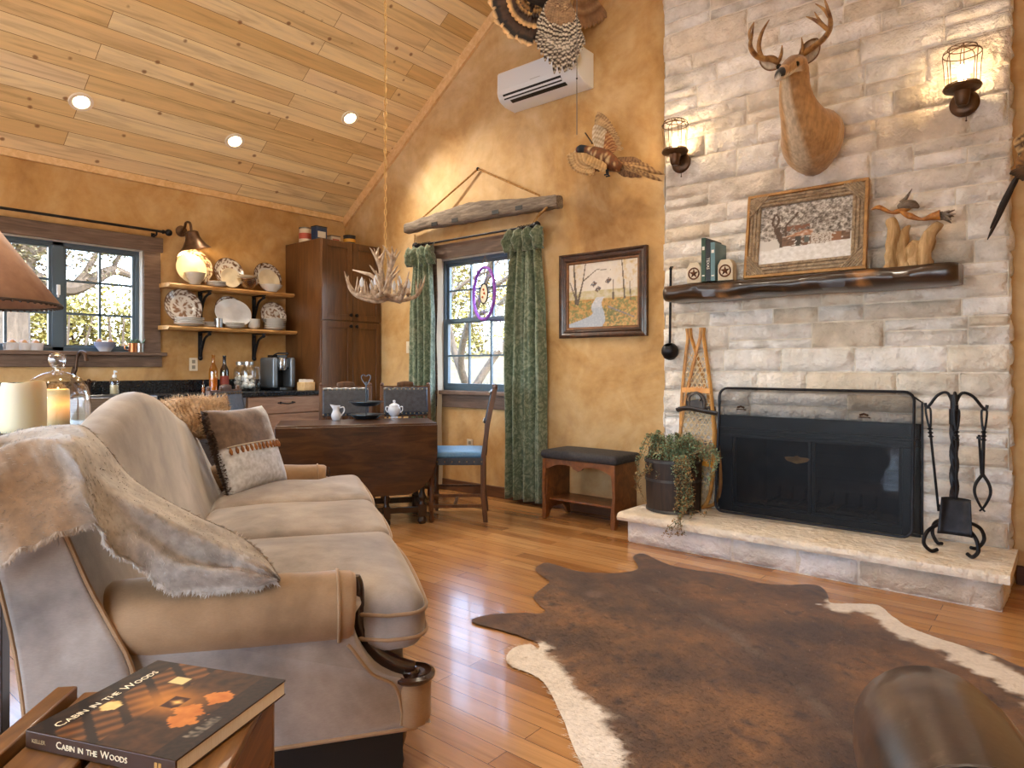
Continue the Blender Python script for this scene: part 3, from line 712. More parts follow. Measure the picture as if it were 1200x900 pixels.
# ---- wall lanterns on the stone ----
M_FIL = mat('glowing_bulb', '#fff0d0', emit='#ffd79a', es=10)
M_SCN = mat('aged_bronze_lamp', '#4a3626', '#6b4f38', sc=14, rough=.38, metal=.65)
def lantern(x, z, lab):
    s_ = thing('wall_lantern_sconce', lab, 'wall lamp', (x, SY-.02, z), group='caged wall lanterns')
    m = MB(); m.lathe([(0, 0), (.07, 0), (.07, .012), (.058, .024), (.03, .03), (0, .03)], 28, M=RX(90)); obj('back_plate', m, M_SCN, s_)
    m = MB(); m.tube(spline([(0, -.025, -.005), (0, -.08, -.012), (0, -.105, .02)], 6), .013, 10)
    m.lathe([(0, -.05), (.02, -.05), (.03, -.035), (.036, .0), (.04, .025), (.085, .036), (.09, .044), (.088, .052), (.075, .056), (0, .056)], 28, c=(0, -.105, .01)); m.tube([(.01, -.03, -.06), (.01, -.03, -.1)], .0025, 6); m.sph((.01, -.03, -.1), .005)
    obj('lamp_cup', m, M_SCN, s_)
    m = MB(); zc = .066
    ring = lambda r, zz: [V((r*cos(t), -.105+r*sin(t), zz)) for t in [2*PI*i/32 for i in range(32)]]
    m.tube(ring(.078, zc+.004), .0028, 6, closed=True); m.tube(ring(.088, zc+.17), .0028, 6, closed=True); m.tube(ring(.066, zc+.2), .0028, 6, closed=True)
    for i in range(8):
        t = 2*PI*i/8+.2; d = V((cos(t), sin(t), 0)); o_ = V((0, -.105, 0))
        m.tube(spline([o_+d*.078+V((0, 0, zc)), o_+d*.083+V((0, 0, zc+.1)), o_+d*.088+V((0, 0, zc+.168)), o_+d*.068+V((0, 0, zc+.2)), o_+d*.002+V((0, 0, zc+.208))], 4), .0022, 6)
    m.sph((0, -.105, zc+.21), .008)
    obj('wire_cage', m, M_SCN, s_)
    m = MB(); m.lathe([(0, .0), (.014, .0), (.018, .02), (.022, .06), (.016, .09), (.004, .112), (0, .114)], 16, c=(0, -.105, zc+.005)); obj('bulb', m, M_FIL, s_)
    lamp('sconce_light', 'POINT', 6.5, (1, .70, .38), (x, SY-.125, z+.13), shadow_soft_size=.03)
lantern(-.45, 2.575, 'caged bronze lantern sconce at the right end of the stone')
lantern(-2.10, 2.575, 'caged bronze lantern sconce on the stone beside the ochre wall')

# ---- deer mount ----
dm = thing('deer_head_mount', 'whitetail buck shoulder mount with antlers high on the white stone', 'deer mount', (-1.27, SY-.03, 2.55))
S_ = [((953, 166), 4.36, .172, (0, 0, -.20)), ((952, 164), 4.31, .182, (0, -.03, -.20)), ((949, 158), 4.24, .17, (0, -.06, -.175)), ((944, 147), 4.17, .14, (0, -.08, -.13)), ((938, 132), 4.115, .112, (0, -.085, -.075)), ((933, 116), 4.075, .095, (0, -.085, -.035)), ((931, 103), 4.05, .085, (0, -.08, -.012)),
      ((931, 93), 4.03, .08, (0, -.08, -.005)), ((931, 84), 4.0, .077, (0, -.07, -.03)), ((930, 77), 3.96, .072, (0, -.04, -.056)), ((926, 77), 3.92, .066, (0, -.012, -.06)), ((921, 81), 3.87, .052, (0, -.004, -.05)), ((917, 85), 3.825, .040, (0, 0, -.041)), ((913.5, 87.5), 3.79, .036, (0, 0, -.036)), ((911.5, 88.5), 3.77, .022, (0, 0, -.024))]
def deerloft():
    cs = [P(*p, Y=y) for p, y, _, _ in S_]; n = 28; rs = []; cc = []
    k = 5; cen = spline(cs, k); As = lerpl([s[2] for s in S_], len(cen)); Bs = spline([s[3] for s in S_], k)
    turn = lerpl([0, 0, 0, 0, 2, 4, 7, 10, 14, 18, 20, 22, 22, 22, 22], len(cen))
    for i, c in enumerate(cen):
        t = i/(len(cen)-1); M = RZ(-turn[i]); r_ = []
        for j in range(n):
            a = 2*PI*j/n; p = V((As[i]*cos(a), 0, 0))+Bs[i]*sin(a)
            fl = 1+.05*fbm((cos(a)*2, sin(a)*2, i*.2), 1.3)
            if i < 12: # brisket muscles on the chest
                fl += .08*max(0, sin(a))*cos(3*a-PI*1.5)*(1-i/12)
            p = M @ (p*fl); r_.append(c+p)
            ven = max(0, sin(a)); n_ = fbm((cos(a)*3, sin(a)*3, i*.3), 1.5)
            col = cm((190, 148, 98), (158, 116, 70), .4+n_)
            s_ = i/k
            if s_ < 7.6: # pale throat
                w_ = .90-.10*ss(2, 6, s_); lat_ = abs(cos(a)+.18); col = cm(col, (204, 190, 168), ss(.42, .26, lat_+n_*.15)*ss(.3, .7, ven)*ss(.2, 2.0, s_+n_)*.85)
                if s_ < 2.2: col = cm(col, (206, 182, 148), .55*ss(.1, .5, n_+.25)); col = cm(col, (104, 74, 48), .55*ss(.16, .05, abs(cos(a)-.05*math.sin(s_*2)))*ss(2.0, .6, s_)*ss(.2, .6, ven))
            elif ven > .35 and s_ < 11.5: col = cm(col, (226, 214, 194), ss(.35, .7, ven))
            if s_ > 9 and s_ < 12 and sin(a) < -.55: col = cm(col, (112, 74, 42), .6)
            if s_ > 12.6: col = (30, 24, 22) if sin(a) < .45 else (222, 210, 192)
            elif s_ > 11.6: col = cm(col, (224, 214, 198), ss(.2, .6, ven)); 
            cc.append(col)
        rs.append(r_)
    m = MB(); m.rings(rs, col=cc); return m
M_HIDE = mat('short_deer_hair', '#b07a42', attr=True, sc=60, st=(1, 1, .3), rough=.8, bump=.3, bsc=180, sheen=.3, bd=.002)
obj('body', deerloft(), M_HIDE, dm, world=True, sm=180)
M_EYE = mat('glass_eye', '#0c0806', rough=.08)
for ec in (P(933.5, 75, Y=3.885), P(912.5, 76.5, Y=3.885)+V((-.005, 0.02, 0))):
    m = MB(); m.sph(ec, .016, 14, 10); obj('eye', m, M_EYE, dm, world=True)
def ear(base, tip, w_, nrm_):
    m = MB(); b, t_ = V(base), V(tip); ax = (t_-b); n_ = V(nrm_).normalized(); sd = ax.cross(n_).normalized()
    def f(u, v):
        a = (v-.5)*PI*1.15; ww = w_*(sin(PI*min(1, .12+u*.88))**.7)*(1 if u < 1 else 0)
        return b+ax*u+sd*sin(a)*ww*1.0-n_*(cos(a)*ww*.75-ww*.4)
    m.grid(f, 12, 10, col=lambda u, v: cm((205, 188, 164), (120, 84, 52), ss(.25, .5, abs(v-.5)+.25*(u > .9)))); return m
M_EAR = M_HIDE
obj('ear', ear(P(941, 73, Y=4.0), P(958, 45, Y=4.02), .05, (.42, -1, -.25)), M_EAR, dm, world=True, solid=.006)
obj('ear', ear(P(913, 76, Y=4.0), P(890, 71, Y=4.0), .04, (.25, -1, -.45)), M_EAR, dm, world=True, solid=.006)
M_ANT = mat('deer_antler', '#6b4522', '#b98d54', sc=10, st=(2, 2, 2), rough=.45, bump=.3, bsc=60)
def ant(pts, rs, tines, parent, m_=M_ANT, yf=None, world=True, n=9):
    m = MB(); m.tube(spline(pts, 6), lerpl(rs, (len(pts)-1)*6+1), n)
    for tp, tr_ in tines: m.tube(spline(tp, 5), lerpl(tr_, (len(tp)-1)*5+1), n)
    return obj('antler', m, m_, parent, world=world, sm=180)
z8 = lambda x, y, Y: P(860+x/4.2857, y/4.2857, Y=Y)
ant([z8(228, 312, 4.0), z8(190, 298, 3.97), z8(130, 290, 3.92), z8(95, 262, 3.86), z8(82, 225, 3.8), z8(90, 180, 3.74), z8(101, 110, 3.7)], [.02, .018, .016, .015, .012, .008, .002], [([z8(140, 290, 3.93), z8(125, 235, 3.9), z8(140, 165, 3.87), z8(178, 98, 3.84)], [.013, .013, .010, .002]), ([z8(228, 302, 3.99), z8(240, 265, 3.94), z8(242, 226, 3.92)], [.012, .009, .002]), ([z8(84, 205, 3.78), z8(78, 160, 3.76), z8(100, 112, 3.72)], [.009, .008, .002])], dm)
ant([z8(318, 300, 4.0), z8(350, 268, 4.0), z8(400, 235, 3.97), z8(450, 195, 3.9), z8(480, 150, 3.83), z8(485, 100, 3.77), z8(470, 40, 3.72), z8(450, -20, 3.7)], [.02, .018, .017, .016, .014, .012, .008, .002], [([z8(478, 152, 3.84), z8(440, 118, 3.83), z8(405, 60, 3.82)], [.012, .010, .002]), ([z8(470, 148, 3.84), z8(415, 105, 3.80), z8(362, 83, 3.78)], [.012, .010, .002]), ([z8(478, 85, 3.76), z8(450, 45, 3.75), z8(408, 18, 3.74)], [.010, .008, .002]), ([z8(338, 278, 3.99), z8(345, 240, 3.95), z8(340, 187, 3.92)], [.012, .009, .002])], dm)

# ---- ladle ----
ld = thing('hanging_ladle', 'long handled black iron ladle hanging on the stone edge', 'ladle', (-2.195, SY-.03, 1.24))
yl = SY-.055
a, b = P(786, 315, Y=yl), P(785, 402, Y=yl)
m = MB(); m.tube([a, (a+b)/2, b], .009, 10); m.tube([a+V((0, 0, .0)), a+V((0, .0, .012)), a+V((0, .03, .016))], .006, 8); m.sph(a, .012); obj('handle', m, M_IRON, ld, world=True)
m = MB(); c = P(785, 412, Y=yl); m.lathe([(0, -.060), (.028, -.054), (.05, -.034), (.06, 0), (.055, .026), (.044, .043), (.03, .053), (.027, .05), (.04, .04), (.05, .025), (.055, 0), (.045, -.03), (0, -.053)], 24, c=c, M=RX(24)); obj('bowl', m, M_IRON, ld, world=True)
# ---- snowshoes ----
M_ASH = wood('bent_ash', '#a06a2c', '#d9a35a', .4, (5, 5, 5), 2)
M_RAW = mat('rawhide_lacing', '#e6d2ac', '#ccb184', sc=30, rough=.6)
M_LEATH = mat('dark_leather_strap', '#2a2320', '#4a3f38', sc=20, rough=.5)
M_XBAR = mat('varnished_crossbar', '#c47a1e', '#e0a040', sc=8, rough=.35)
def snowshoe(bot, top, lab, yawd=0, tilt=0):
    bot, top = V(bot), V(top); ax = (top-bot); Ln = ax.length; y_ = ax.normalized(); x_ = (RZ(yawd) @ V((1, 0, 0))); 
    Mx = frame(bot, x_-y_*x_.dot(y_), y_)
    s_ = thing('snowshoe', lab, 'snowshoe', bot, group='wooden snowshoes')
    half = [(0, 0), (.07, .02), (.115, .1), (.128, .25), (.122, .42), (.095, .6), (.06, .76), (.03, .88), (.012, .95), (.012, 1.0)]
    hs = spline([V((x, y*Ln, 0)) for x, y in half], 5)
    def wid(y):
        for p, q in zip(hs, hs[1:]):
            if p.y <= y <= q.y+1e-9: return lerp(p.x, q.x, (y-p.y)/max(1e-6, q.y-p.y))
        return 0
    m = MB(); m.tube([Mx @ p for p in hs], .0105, 8, flat=1.3); m.tube([Mx @ V((-p.x, p.y, 0)) for p in hs], .0105, 8, flat=1.3); obj('frame', m, M_ASH, s_, world=True)
    for yy in (.26, .655):
        m = MB(); w_ = wid(yy*Ln); m.cbox((0, 0, 0), (2*w_, .034, .022), M=Mx @ T(0, yy*Ln, .004)); obj('crossbar', m, M_XBAR, s_, world=True)
    m = MB()
    for lo, hi, st_ in ((.02, .25, .032), (.275, .61, .036), (.635, .86, .027)):
        for sg in (1, -1):
            c = -2.0
            while c < 2.2:
                seg = []
                for k in range(60):
                    y = lerp(lo, hi, k/59)*Ln; xx = sg*(y-c)/1.6
                    if abs(xx) < wid(y)-.006: seg.append(V((xx, y, .002*sg)))
                if len(seg) > 2: m.tube([Mx @ seg[0], Mx @ seg[-1]], .003, 4)
                c += st_*1.9
        k = lo*Ln
        while k < hi*Ln:
            w_ = wid(k)
            if w_ > .02: m.tube([Mx @ V((-w_, k, 0)), Mx @ V((w_, k, 0))], .003, 4)
            k += st_*1.35
    obj('lacing', m, M_RAW, s_, world=True, sm=0)
    m = MB(); yb = .545*Ln; m.tube(spline([Mx @ V((-.13, yb, .012)), Mx @ V((-.05, yb+.01, .03)), Mx @ V((.05, yb, .03)), Mx @ V((.14, yb-.01, .012))], 5), .011, 8, flat=1.8); m.cbox((0, 0, 0), (.09, .06, .02), M=Mx @ T(.0, yb+.03, .02) @ RZ(6)); m.tube(spline([Mx @ V((-.05, yb, .02)), Mx @ V((-.055, yb+.09, .02)), Mx @ V((.0, yb+.12, .03)), Mx @ V((.05, yb+.08, .02)), Mx @ V((.05, yb, .02))], 5), .006, 6, flat=1.6); obj('foot_binding', m, M_LEATH, s_, world=True)
snowshoe(P(812, 597, Y=4.295), P(823, 384, Y=4.335), 'wooden snowshoe in front, leaning on the stone behind the bucket', 0)
snowshoe(P(826, 594, Y=4.325), P(807, 385, Y=4.352), 'wooden snowshoe behind the other, its tail leaning left', 6)
# ---- bucket planter ----
bc = P(789, 597, Z=.192); bc.z = .193
bk = thing('planter_bucket', 'old dark wooden bucket with metal bands on the left of the hearth', 'bucket', bc)
m = MB(); m.lathe([(0, 0), (.172, 0), (.176, .02), (.182, .2), (.188, .35), (.178, .35), (.172, .2), (.168, .3), (0, .3)], 36); obj('staves', m, wood('dark_bucket_wood', '#1f1712', '#4a3526', .6, (12, 12, 1.2)), bk)
for z, r_ in ((.012, .178), (.21, .1845), (.335, .1895)):
    m = MB(); m.lathe([(r_, z-.008), (r_+.003, z-.008), (r_+.003, z+.008), (r_, z+.008)], 36, cap=False); obj('metal_band', m, mat('old_wire_band', '#4a4a4a', '#6b655c', sc=15, rough=.45, metal=.7), bk)
for sx in (-1, 1):
    m = MB(); m.cbox((sx*.165, 0, .375), (.018, .05, .075)); obj('lug', m, wood('bucket_lug', '#3a2a20', '#6a5542', .6), bk, bev=.004)
pl = thing('trailing_plant', 'grey-green trailing plant spilling out of the dark bucket', 'plant', bc+V((0, 0, .3)))
rp = random.Random(5)
sm_, lf = MB(), MB()
def leafq(mb, p, d, up, l, w_, col):
    d = d.normalized(); s_ = d.cross(up)
    if s_.length < 1e-3: s_ = d.orthogonal()
    s_.normalize(); n_ = s_.cross(d); mb.add([p, p+d*l*.45+s_*w_-n_*l*.08, p+d*l, p+d*l*.45-s_*w_-n_*l*.08, p+d*l*.5+n_*l*.06], [(0, 1, 4), (1, 2, 4), (2, 3, 4), (3, 0, 4)], col)
def strand(pts, n, dead, size=.0145):
    sp = spline(pts, 8); sm_.tube(sp, lerpl([.0028, .001], len(sp)), 5)
    for i in range(n):
        t = rp.random()**.8; k = min(len(sp)-2, int(t*(len(sp)-1))); p = sp[k]+(sp[k+1]-sp[k])*rp.random()
        d = V((rp.gauss(0, 1), rp.gauss(0, 1), rp.gauss(.1, 1))); 
        col = cm((112, 138, 104), (164, 182, 140), rp.random()) if rp.random() > dead*(.5+t) else cm((150, 112, 62), (176, 136, 84), rp.random())
        if rp.random() < .25: col = cm(col, (66, 88, 66), .7)
        leafq(lf, p+d.normalized()*.006, d, V((0, 0, 1)), size*rp.uniform(.7, 1.5), size*.42, col)
top = bc+V((0, 0, .33))
for i in range(64):
    a = rp.uniform(0, 2*PI); r1 = rp.uniform(.03, .14); r2 = rp.uniform(.14, .27); b0 = top+V((cos(a)*r1*.6, sin(a)*r1*.6, -.04)); h_ = rp.uniform(.05, .17)
    e = top+V((cos(a)*r2, sin(a)*r2*.75, rp.uniform(-.12, .06)))
    if e.y > SY-.06: e.y = SY-.06
    strand([b0, top+V((cos(a)*r1, sin(a)*r1, h_*.8)), top+V((cos(a)*lerp(r1, r2, .6), sin(a)*lerp(r1, r2, .6)*.8, h_)), e], 95, .12)
fr = lambda px, py, y: P(px, py, Y=y)
for k in range(13):
    o_ = rp.uniform(-12, 12); yb = bc.y-.19
    strand([top+V((.02, -.05, 0)), fr(800+o_*.8, 538, yb-.01), fr(803+o_, 560, yb-.03), fr(805+o_, 585, yb-.03), fr(806+o_*1.0-k*.9, rp.uniform(590, 612), yb-.05)], 120, .55)
for k in range(4): strand([fr(806, 590, bc.y-.22), fr(798, 606, 3.83), fr(784+k*5, 617+k*2, 3.80), fr(776+k*9, 630-k, 3.80)], 36, .8)
for k in range(5): strand([top+V((-.1, -.05, 0)), fr(762, 545+k*2, yb), fr(752-k*2, 558, yb), fr(745+k*3, 572+k*4, yb-.02)], 46, .85)
for k in range(6): strand([top+V((.1, -.05, .02)), fr(830, 522+k, yb+.05), fr(840, 530+k*2, yb+.05), fr(843-k*3, 538+k*6, yb+.03)], 55, .1)
strand([fr(815, 598, 3.92), fr(822, 601, 3.9), fr(827, 603, 3.9), fr(829, 596, 3.92)], 10, .8)
obj('stems', sm_, mat('plant_stem', '#6e5a38', rough=.7), pl, world=True); obj('foliage', lf, mat('trailing_leaf', '#7c9268', attr=True, sc=30, rough=.6), pl, world=True, sm=0)

# ---- fireplace tools ----
tc = V((-.472, 4.14, .192))
ft = thing('fireplace_tool_stand', 'black wrought iron tool stand with twisted post on the hearth', 'tool stand', tc)
tl_ = lambda px, py, y: P(px, py, Y=y)
m = MB()
def tw(u, v):
    z = lerp(.12, .70, v); a = 2*PI*u; r_ = .017+.0055*cos(3*a+z*55); return (r_*cos(a), r_*sin(a), z)
m.grid(tw, 24, 70, cu=True); m.cyl((0, 0, .10), (0, 0, .19), .024); m.cyl((0, 0, .66), (0, 0, .74), .023); m.cyl((0, 0, .74), (0, 0, .815), .018); obj('twisted_post', m, M_IRON, ft)
for a in (50, 130, 230, 310):
    d = V((cos(R(a)), sin(R(a)), 0)); m = MB(); s_ = [d*.012+V((0, 0, .13)), d*.07+V((0, 0, .15)), d*.155+V((0, 0, .115)), d*.18+V((0, 0, .055)), d*.14+V((0, 0, .012)), d*.10+V((0, 0, .016))]; m.tube(spline(s_, 6), .0095, 8); obj('foot', m, M_IRON, ft)
hooks = [(-1, .0), (1, .1), (0, -1)]
for d in (V((-.9, .25, 0)), V((.93, .1, 0)), V((.25, -.9, 0))):
    d = d.normalized(); m = MB(); k = .118 if abs(d.x) > .5 else .055
    m.tube(spline([V((0, 0, .74)), d*k*.25+V((0, 0, .82)), d*k*.65+V((0, 0, .81)), d*k+V((0, 0, .755)), d*(k+.016)+V((0, 0, .742)), d*(k+.022)+V((0, 0, .765))], 6), .0075, 8); obj('hook', m, M_IRON, ft)
def tool_handle(mb, top, dn):
    "loop, knot and shaft top, from top along unit dn"
    x_ = V((1, 0, 0)); lp = [top+V((0, 0, -.012)), top+x_*.011-V((0, 0, .0))+dn*.02, top+x_*.008+dn*.08, top+dn*.12, top-x_*.008+dn*.08, top-x_*.011+dn*.02]
    mb.tube(spline(lp, 4, True), .0055, 7, closed=True)
    for k in range(3): mb.lathe([(.006, -.007), (.015, 0), (.006, .007)], 10, c=top+dn*(.125+k*.02))
def hung(name, lab, d, fn, lean):
    d = V(d).normalized(); k = .128 if abs(d.x) > .5 else .066; top = tc+d*k+V((0, 0, .752)); t_ = thing(name, lab, 'fire tool', top, group='fireplace tools'); dn = V(lean).normalized()
    m = MB(); tool_handle(m, top, dn); fn(m, top, dn, t_)
def poker(m, top, dn, t_):
    e = top+dn*.56; m.tube([top+dn*.12, e], .0065, 8); m.tube([e-dn*.04, e-dn*.02+V((.012, 0, 0)), e-dn*.0+V((.02, -.01, .012))], [.006, .005, .002], 6); obj('shaft', m, M_IRON, t_, world=True)
hung('fire_poker', 'slim iron poker hanging left of the tool stand post', (-.9, .25, 0), poker, (.09, 0, -1))
def shovel(m, top, dn, t_):
    e = top+dn*.47; m.tube([top+dn*.12, e], .0065, 8); obj('shaft', m, M_IRON, t_, world=True)
    m = MB(); x_ = V((1, 0, 0)); f_ = V((0, -.35, -1)).normalized()
    rows = []
    for i in range(9):
        v_ = i/8; w_ = lerp(.062, .074, v_); rows.append([e-dn*.01+f_*(v_*.19)+x_*(q*w_)+V((0, -.03*(abs(q)**4)*(1-.5*v_)-.018*(1-v_)**3*0, 0)) for q in [k/5-1 for k in range(11)]])
    vs = [p for r_ in rows for p in r_]; m.add(vs, [(i*11+j, i*11+j+1, (i+1)*11+j+1, (i+1)*11+j) for i in range(8) for j in range(10)]); obj('shovel_pan', m, M_IRON, t_, world=True, solid=.004, sm=60)
hung('ash_shovel', 'iron ash shovel with square pan hanging at the front of the stand', (.25, -.9, 0), shovel, (0, 0, -1))
def tongs(m, top, dn, t_):
    e = top+dn*.34; m.tube([top+dn*.12, e], .008, 8); m.tube([top+dn*.12+V((-.02, 0, -.02)), e+V((-.006, 0, 0))], .006, 8); m.bar(top+dn*.135+V((-.03, 0, -.02)), top+dn*.135+V((-.01, 0, -.02)), .012, .012); obj('shaft', m, M_IRON, t_, world=True)
    for s_ in (-1, 1):
        m = MB(); m.tube(spline([e, e+V((s_*.028, -.01, -.05)), e+V((s_*.032, -.015, -.1)), e+V((s_*.008, -.02, -.16)), e+V((-s_*.012, -.025, -.185))], 6), lerpl([.008, .008, .007, .006, .004], 25), 8); obj('tong_arm', m, M_IRON, t_, world=True)
hung('fire_tongs', 'iron fire tongs with curved jaws hanging right of the post', (.93, .1, 0), tongs, (-.02, 0, -1))
# ================= GABLE WALL =================
# ---- curtain rod, rings, curtains ----
ry = YB-.085
ra, rb = P(487, 287.5, Y=ry), P(629, 264.5, Y=ry); zr_ = (ra.z+rb.z)/2; ra.z = rb.z = zr_
rd = thing('curtain_rod', 'black iron curtain rod above the gable window', 'curtain rod', ((ra.x+rb.x)/2, YB, zr_))
m = MB(); m.cyl(ra, rb, .0095, 12); obj('rod', m, M_IRON, rd, world=True)
for e in (ra, rb):
    m = MB(); m.sph(e, .033, 16, 10); m.lathe([(.012, -.02), (.02, -.015), (.02, .015), (.012, .02)], 12, c=e+V((.035 if e is ra else -.035, 0, 0)), M=RY(90)); obj('finial', m, M_IRON, rd, world=True)
    x = e.x+(.19 if e is ra else -.10); m = MB(); m.tube([(x, YB, zr_-.03), (x, ry, zr_-.02), (x, ry, zr_)], .007, 8); m.lathe([(0, 0), (.02, 0), (.02, .006), (0, .006)], 12, c=(x, YB, zr_-.03), M=RX(90)); obj('bracket', m, M_IRON, rd, world=True)
    for k in range(5):
        x = e.x+(.075+.03*k if e is ra else -.075-.03*k); m = MB(); m.tube([(x+.004*sin(t), ry+.02*cos(t), zr_-.006+.022*sin(t)) for t in [2*PI*i/16 for i in range(16)]], .003, 6, closed=True); obj('ring', m, M_IRON, rd, world=True)
def curtain_mat():
    t = NT('green_velvet'); co = t.co(); v = t.n('ShaderNodeTexVoronoi', {'Vector': co, 'Scale': 16.0}, feature='DISTANCE_TO_EDGE'); n_ = t.noise(co, 11, 5, .6, 2.5); n2 = t.noise(co, 2.5, 3)
    a = t.ramp(n_, [(.40, '#50604c'), (.5, '#6c7b63'), (.58, '#868f79')]); b = t.mix(t.ramp((v, 'Distance'), [(.02, (.65, .65, .65, 1)), (.07, (0, 0, 0, 1))]), a, c4('#525f4c'))
    b = t.mix(t.ramp(n2, [(.5, (0, 0, 0, 1)), (.72, (.35, .35, .35, 1))]), b, c4('#6b5a48'))
    return t.done(b, .75, bump=n_, bs=.2, Sheen_Weight=.5, Sheen_Roughness=.4)
M_CURT = curtain_mat(); M_LINE = mat('curtain_lining', '#b9b2a2', rough=.8)
def curtain(xa, xb, lab, flip, seed):
    c = thing('velvet_curtain', lab, 'curtain', ((xa+xb)/2, ry, .03), group='green window curtains'); w_ = xb-xa; zt_ = zr_-.03
    def body(u, v):
        z = lerp(.035, zt_-.10, v); f = 1-v; sp = lerp(.72, 1, ss(1, .72, v)); uu = (u-.5)*sp+.5
        if flip: uu = uu*.98
        ph = u*PI*2*3.5+seed
        y = ry+(.045*sin(ph)+.02*sin(ph*2.3+v*2+seed)+.012*nz((u*5, v*3, seed)))*lerp(1, .7, v)+.012*ss(.8, 1, v)
        return (xa+w_*uu+.012*nz((v*3, u*2, seed+2)), min(y, YB-.012), z)
    m = MB(); m.grid(body, 60, 34); obj('drape', m, M_CURT, c, world=True, solid=.004, sm=180)
    # gathered ruffle at the top
    def ruf(u, v):
        z = zt_-.17+v*.185+.012*sin(u*26+seed)*v; r_ = .75*sin(PI*min(1, max(0, v)))**.6+.1*nz((u*7, v*3, seed+9))
        ph = u*PI*2*4.2+seed*2+1.5*nz((u*3, v*2, seed))
        y = ry-.012+(.03+.035*r_)*sin(ph)*(.5+.5*r_)-.025*r_+.02*nz((u*8, v*4, seed))
        return (xa-.03+(w_+.05)*(.5+(u-.5)*(1 if v < .6 else .93)), min(y, YB-.012), z-.02*r_*abs(sin(ph*.5+1)))
    m = MB(); m.grid(ruf, 80, 14); obj('gathered_heading', m, M_CURT, c, world=True, solid=.004, sm=180)
    m = MB()
    def edge(u, v):
        z = lerp(.04, zt_-.12, v); s_ = 1 if flip else -1
        xe = xb if flip else xa
        return (xe-s_*(-.006)+s_*(.02*u), ry+.02+.045*u+.008*sin(v*17), z)
    m.grid(edge, 4, 20); obj('lining_edge', m, M_LINE, c, world=True, sm=180)
cl0, cl1 = P(480, 400, Y=ry).x, P(510, 400, Y=ry).x; cr0, cr1 = P(594, 400, Y=ry).x, P(637, 400, Y=ry).x
curtain(cl0, cl1, 'green patterned velvet curtain left of the gable window behind the chandelier', True, 1.3); curtain(cr0, cr1, 'green patterned velvet curtain right of the gable window', False, 4.1)
# ---- hung yoke beam ----
M_YOKE = wood('silvered_timber', '#54493f', '#958879', .85, (2, 14, 14), 3, bump=.6)
M_ROPE = mat('jute_rope', '#8a6434', '#b98d50', sc=60, rough=.9, bump=.4, bsc=120)
yy = YB-.10
yk = thing('hanging_timber_yoke', 'weathered wooden yoke beam slung by rope over the gable window', 'wall decor', (-4.15, YB-.06, 2.48))
YP = [(477, 268.5, 11), (500, 261.5, 14), (525, 255.5, 19), (548, 250, 23), (570, 246.5, 22), (595, 243.5, 19), (620, 241, 17), (645, 237.5, 16), (656, 236.5, 15)]
m = MB(); rs = []
cs = spline([P(x, y, Y=yy) for x, y, h in YP], 6); hh = lerpl([h for _, _, h in YP], len(cs))
for i, c in enumerate(cs):
    d_ = (c-V((0, 0, EYE))).dot(FW); h2 = hh[i]*d_/FPX/2; n_ = 12; r_ = []
    for j in range(n_):
        a = 2*PI*(j+.5)/n_; q = V((0, cos(a), sin(a))); q.y = math.copysign(abs(q.y)**.5, q.y); q.z = math.copysign(abs(q.z)**.5, q.z)
        r_.append(c+V((0, q.y*.045, q.z*h2))+V((0, nz((i*.4, j, 1))*.006, nz((i*.5, j*.7, 5))*.008)))
    rs.append(r_)
m.rings(rs); obj('beam', m, M_YOKE, yk, world=True, sm=60)
for px, py in ((509, 262.5), (533, 258), (580.5, 248.5), (608, 243.5)):
    m = MB(); c = P(px, py, Y=yy-.0445); m.cbox(c, (.075, .008, .034)); obj('slot_shade_block', m, M_DARK, yk, world=True)  # near-black block, colour stands for the shade inside a slot
m = MB(); c = P(551.5, 240.5, Y=yy); m.cbox(c, (.06, .05, .03)); obj('peg', m, M_YOKE, yk, world=True, bev=.008)
pgp = P(560, 198, Y=YB-.02)
for a, b in (((492, 258), None), ((632, 229), None)):
    m = MB(); q = P(*a, Y=yy); m.tube([q+V((0, .02, -.03)), q, pgp], .0085, 8); obj('rope', m, M_ROPE, yk, world=True)
m = MB(); m.tube(spline([P(641, 243, Y=yy-.05), P(636, 248, Y=yy-.02), P(630, 254, Y=ry), P(627, 261, Y=ry-.02)], 6), .009, 8); m.tube(spline([P(640, 246, Y=yy-.0), P(632, 250, Y=ry), P(625, 262, Y=ry+.02)], 6), .008, 8); obj('rope', m, M_ROPE, yk, world=True)
m = MB(); m.tube(spline([P(486, 275, Y=yy), P(486, 281, Y=ry), P(485, 287, Y=ry)], 6), .006, 8); obj('rope', m, M_ROPE, yk, world=True)
m = MB(); m.sph(pgp, .016); obj('wall_peg', m, M_IRON, yk, world=True)
# ---- suncatcher wheel ----
sc_c = P(567, 344, Y=YB-.03); sn = (RZ(-24) @ V((0, -1, 0))); sxa = V((0, 0, 1)).cross(sn).normalized(); sM = frame(sc_c, sxa, V((0, 0, 1)))
st = thing('suncatcher_wheel', 'purple rimmed spoked suncatcher hoop hanging in the gable window', 'suncatcher', sc_c)
m = MB(); m.tube([sM @ V((.232*cos(t), .232*sin(t), 0)) for t in [2*PI*i/48 for i in range(48)]], .014, 8, closed=True); obj('hoop', m, mat('purple_yarn', '#7a3fb0', '#9a5cc8', sc=40, rough=.7), st, world=True)
m = MB()
for i in range(16): t = 2*PI*i/16; m.tube([sM @ V((.085*cos(t), .085*sin(t), 0)), sM @ V((.225*cos(t), .225*sin(t), 0))], .0028, 5)
obj('spokes', m, M_IRON, st, world=True)
m = MB(); m.tube([sM @ V((.088*cos(t), .088*sin(t), 0)) for t in [2*PI*i/32 for i in range(32)]], .007, 6, closed=True); obj('inner_ring', m, M_IRON, st, world=True)
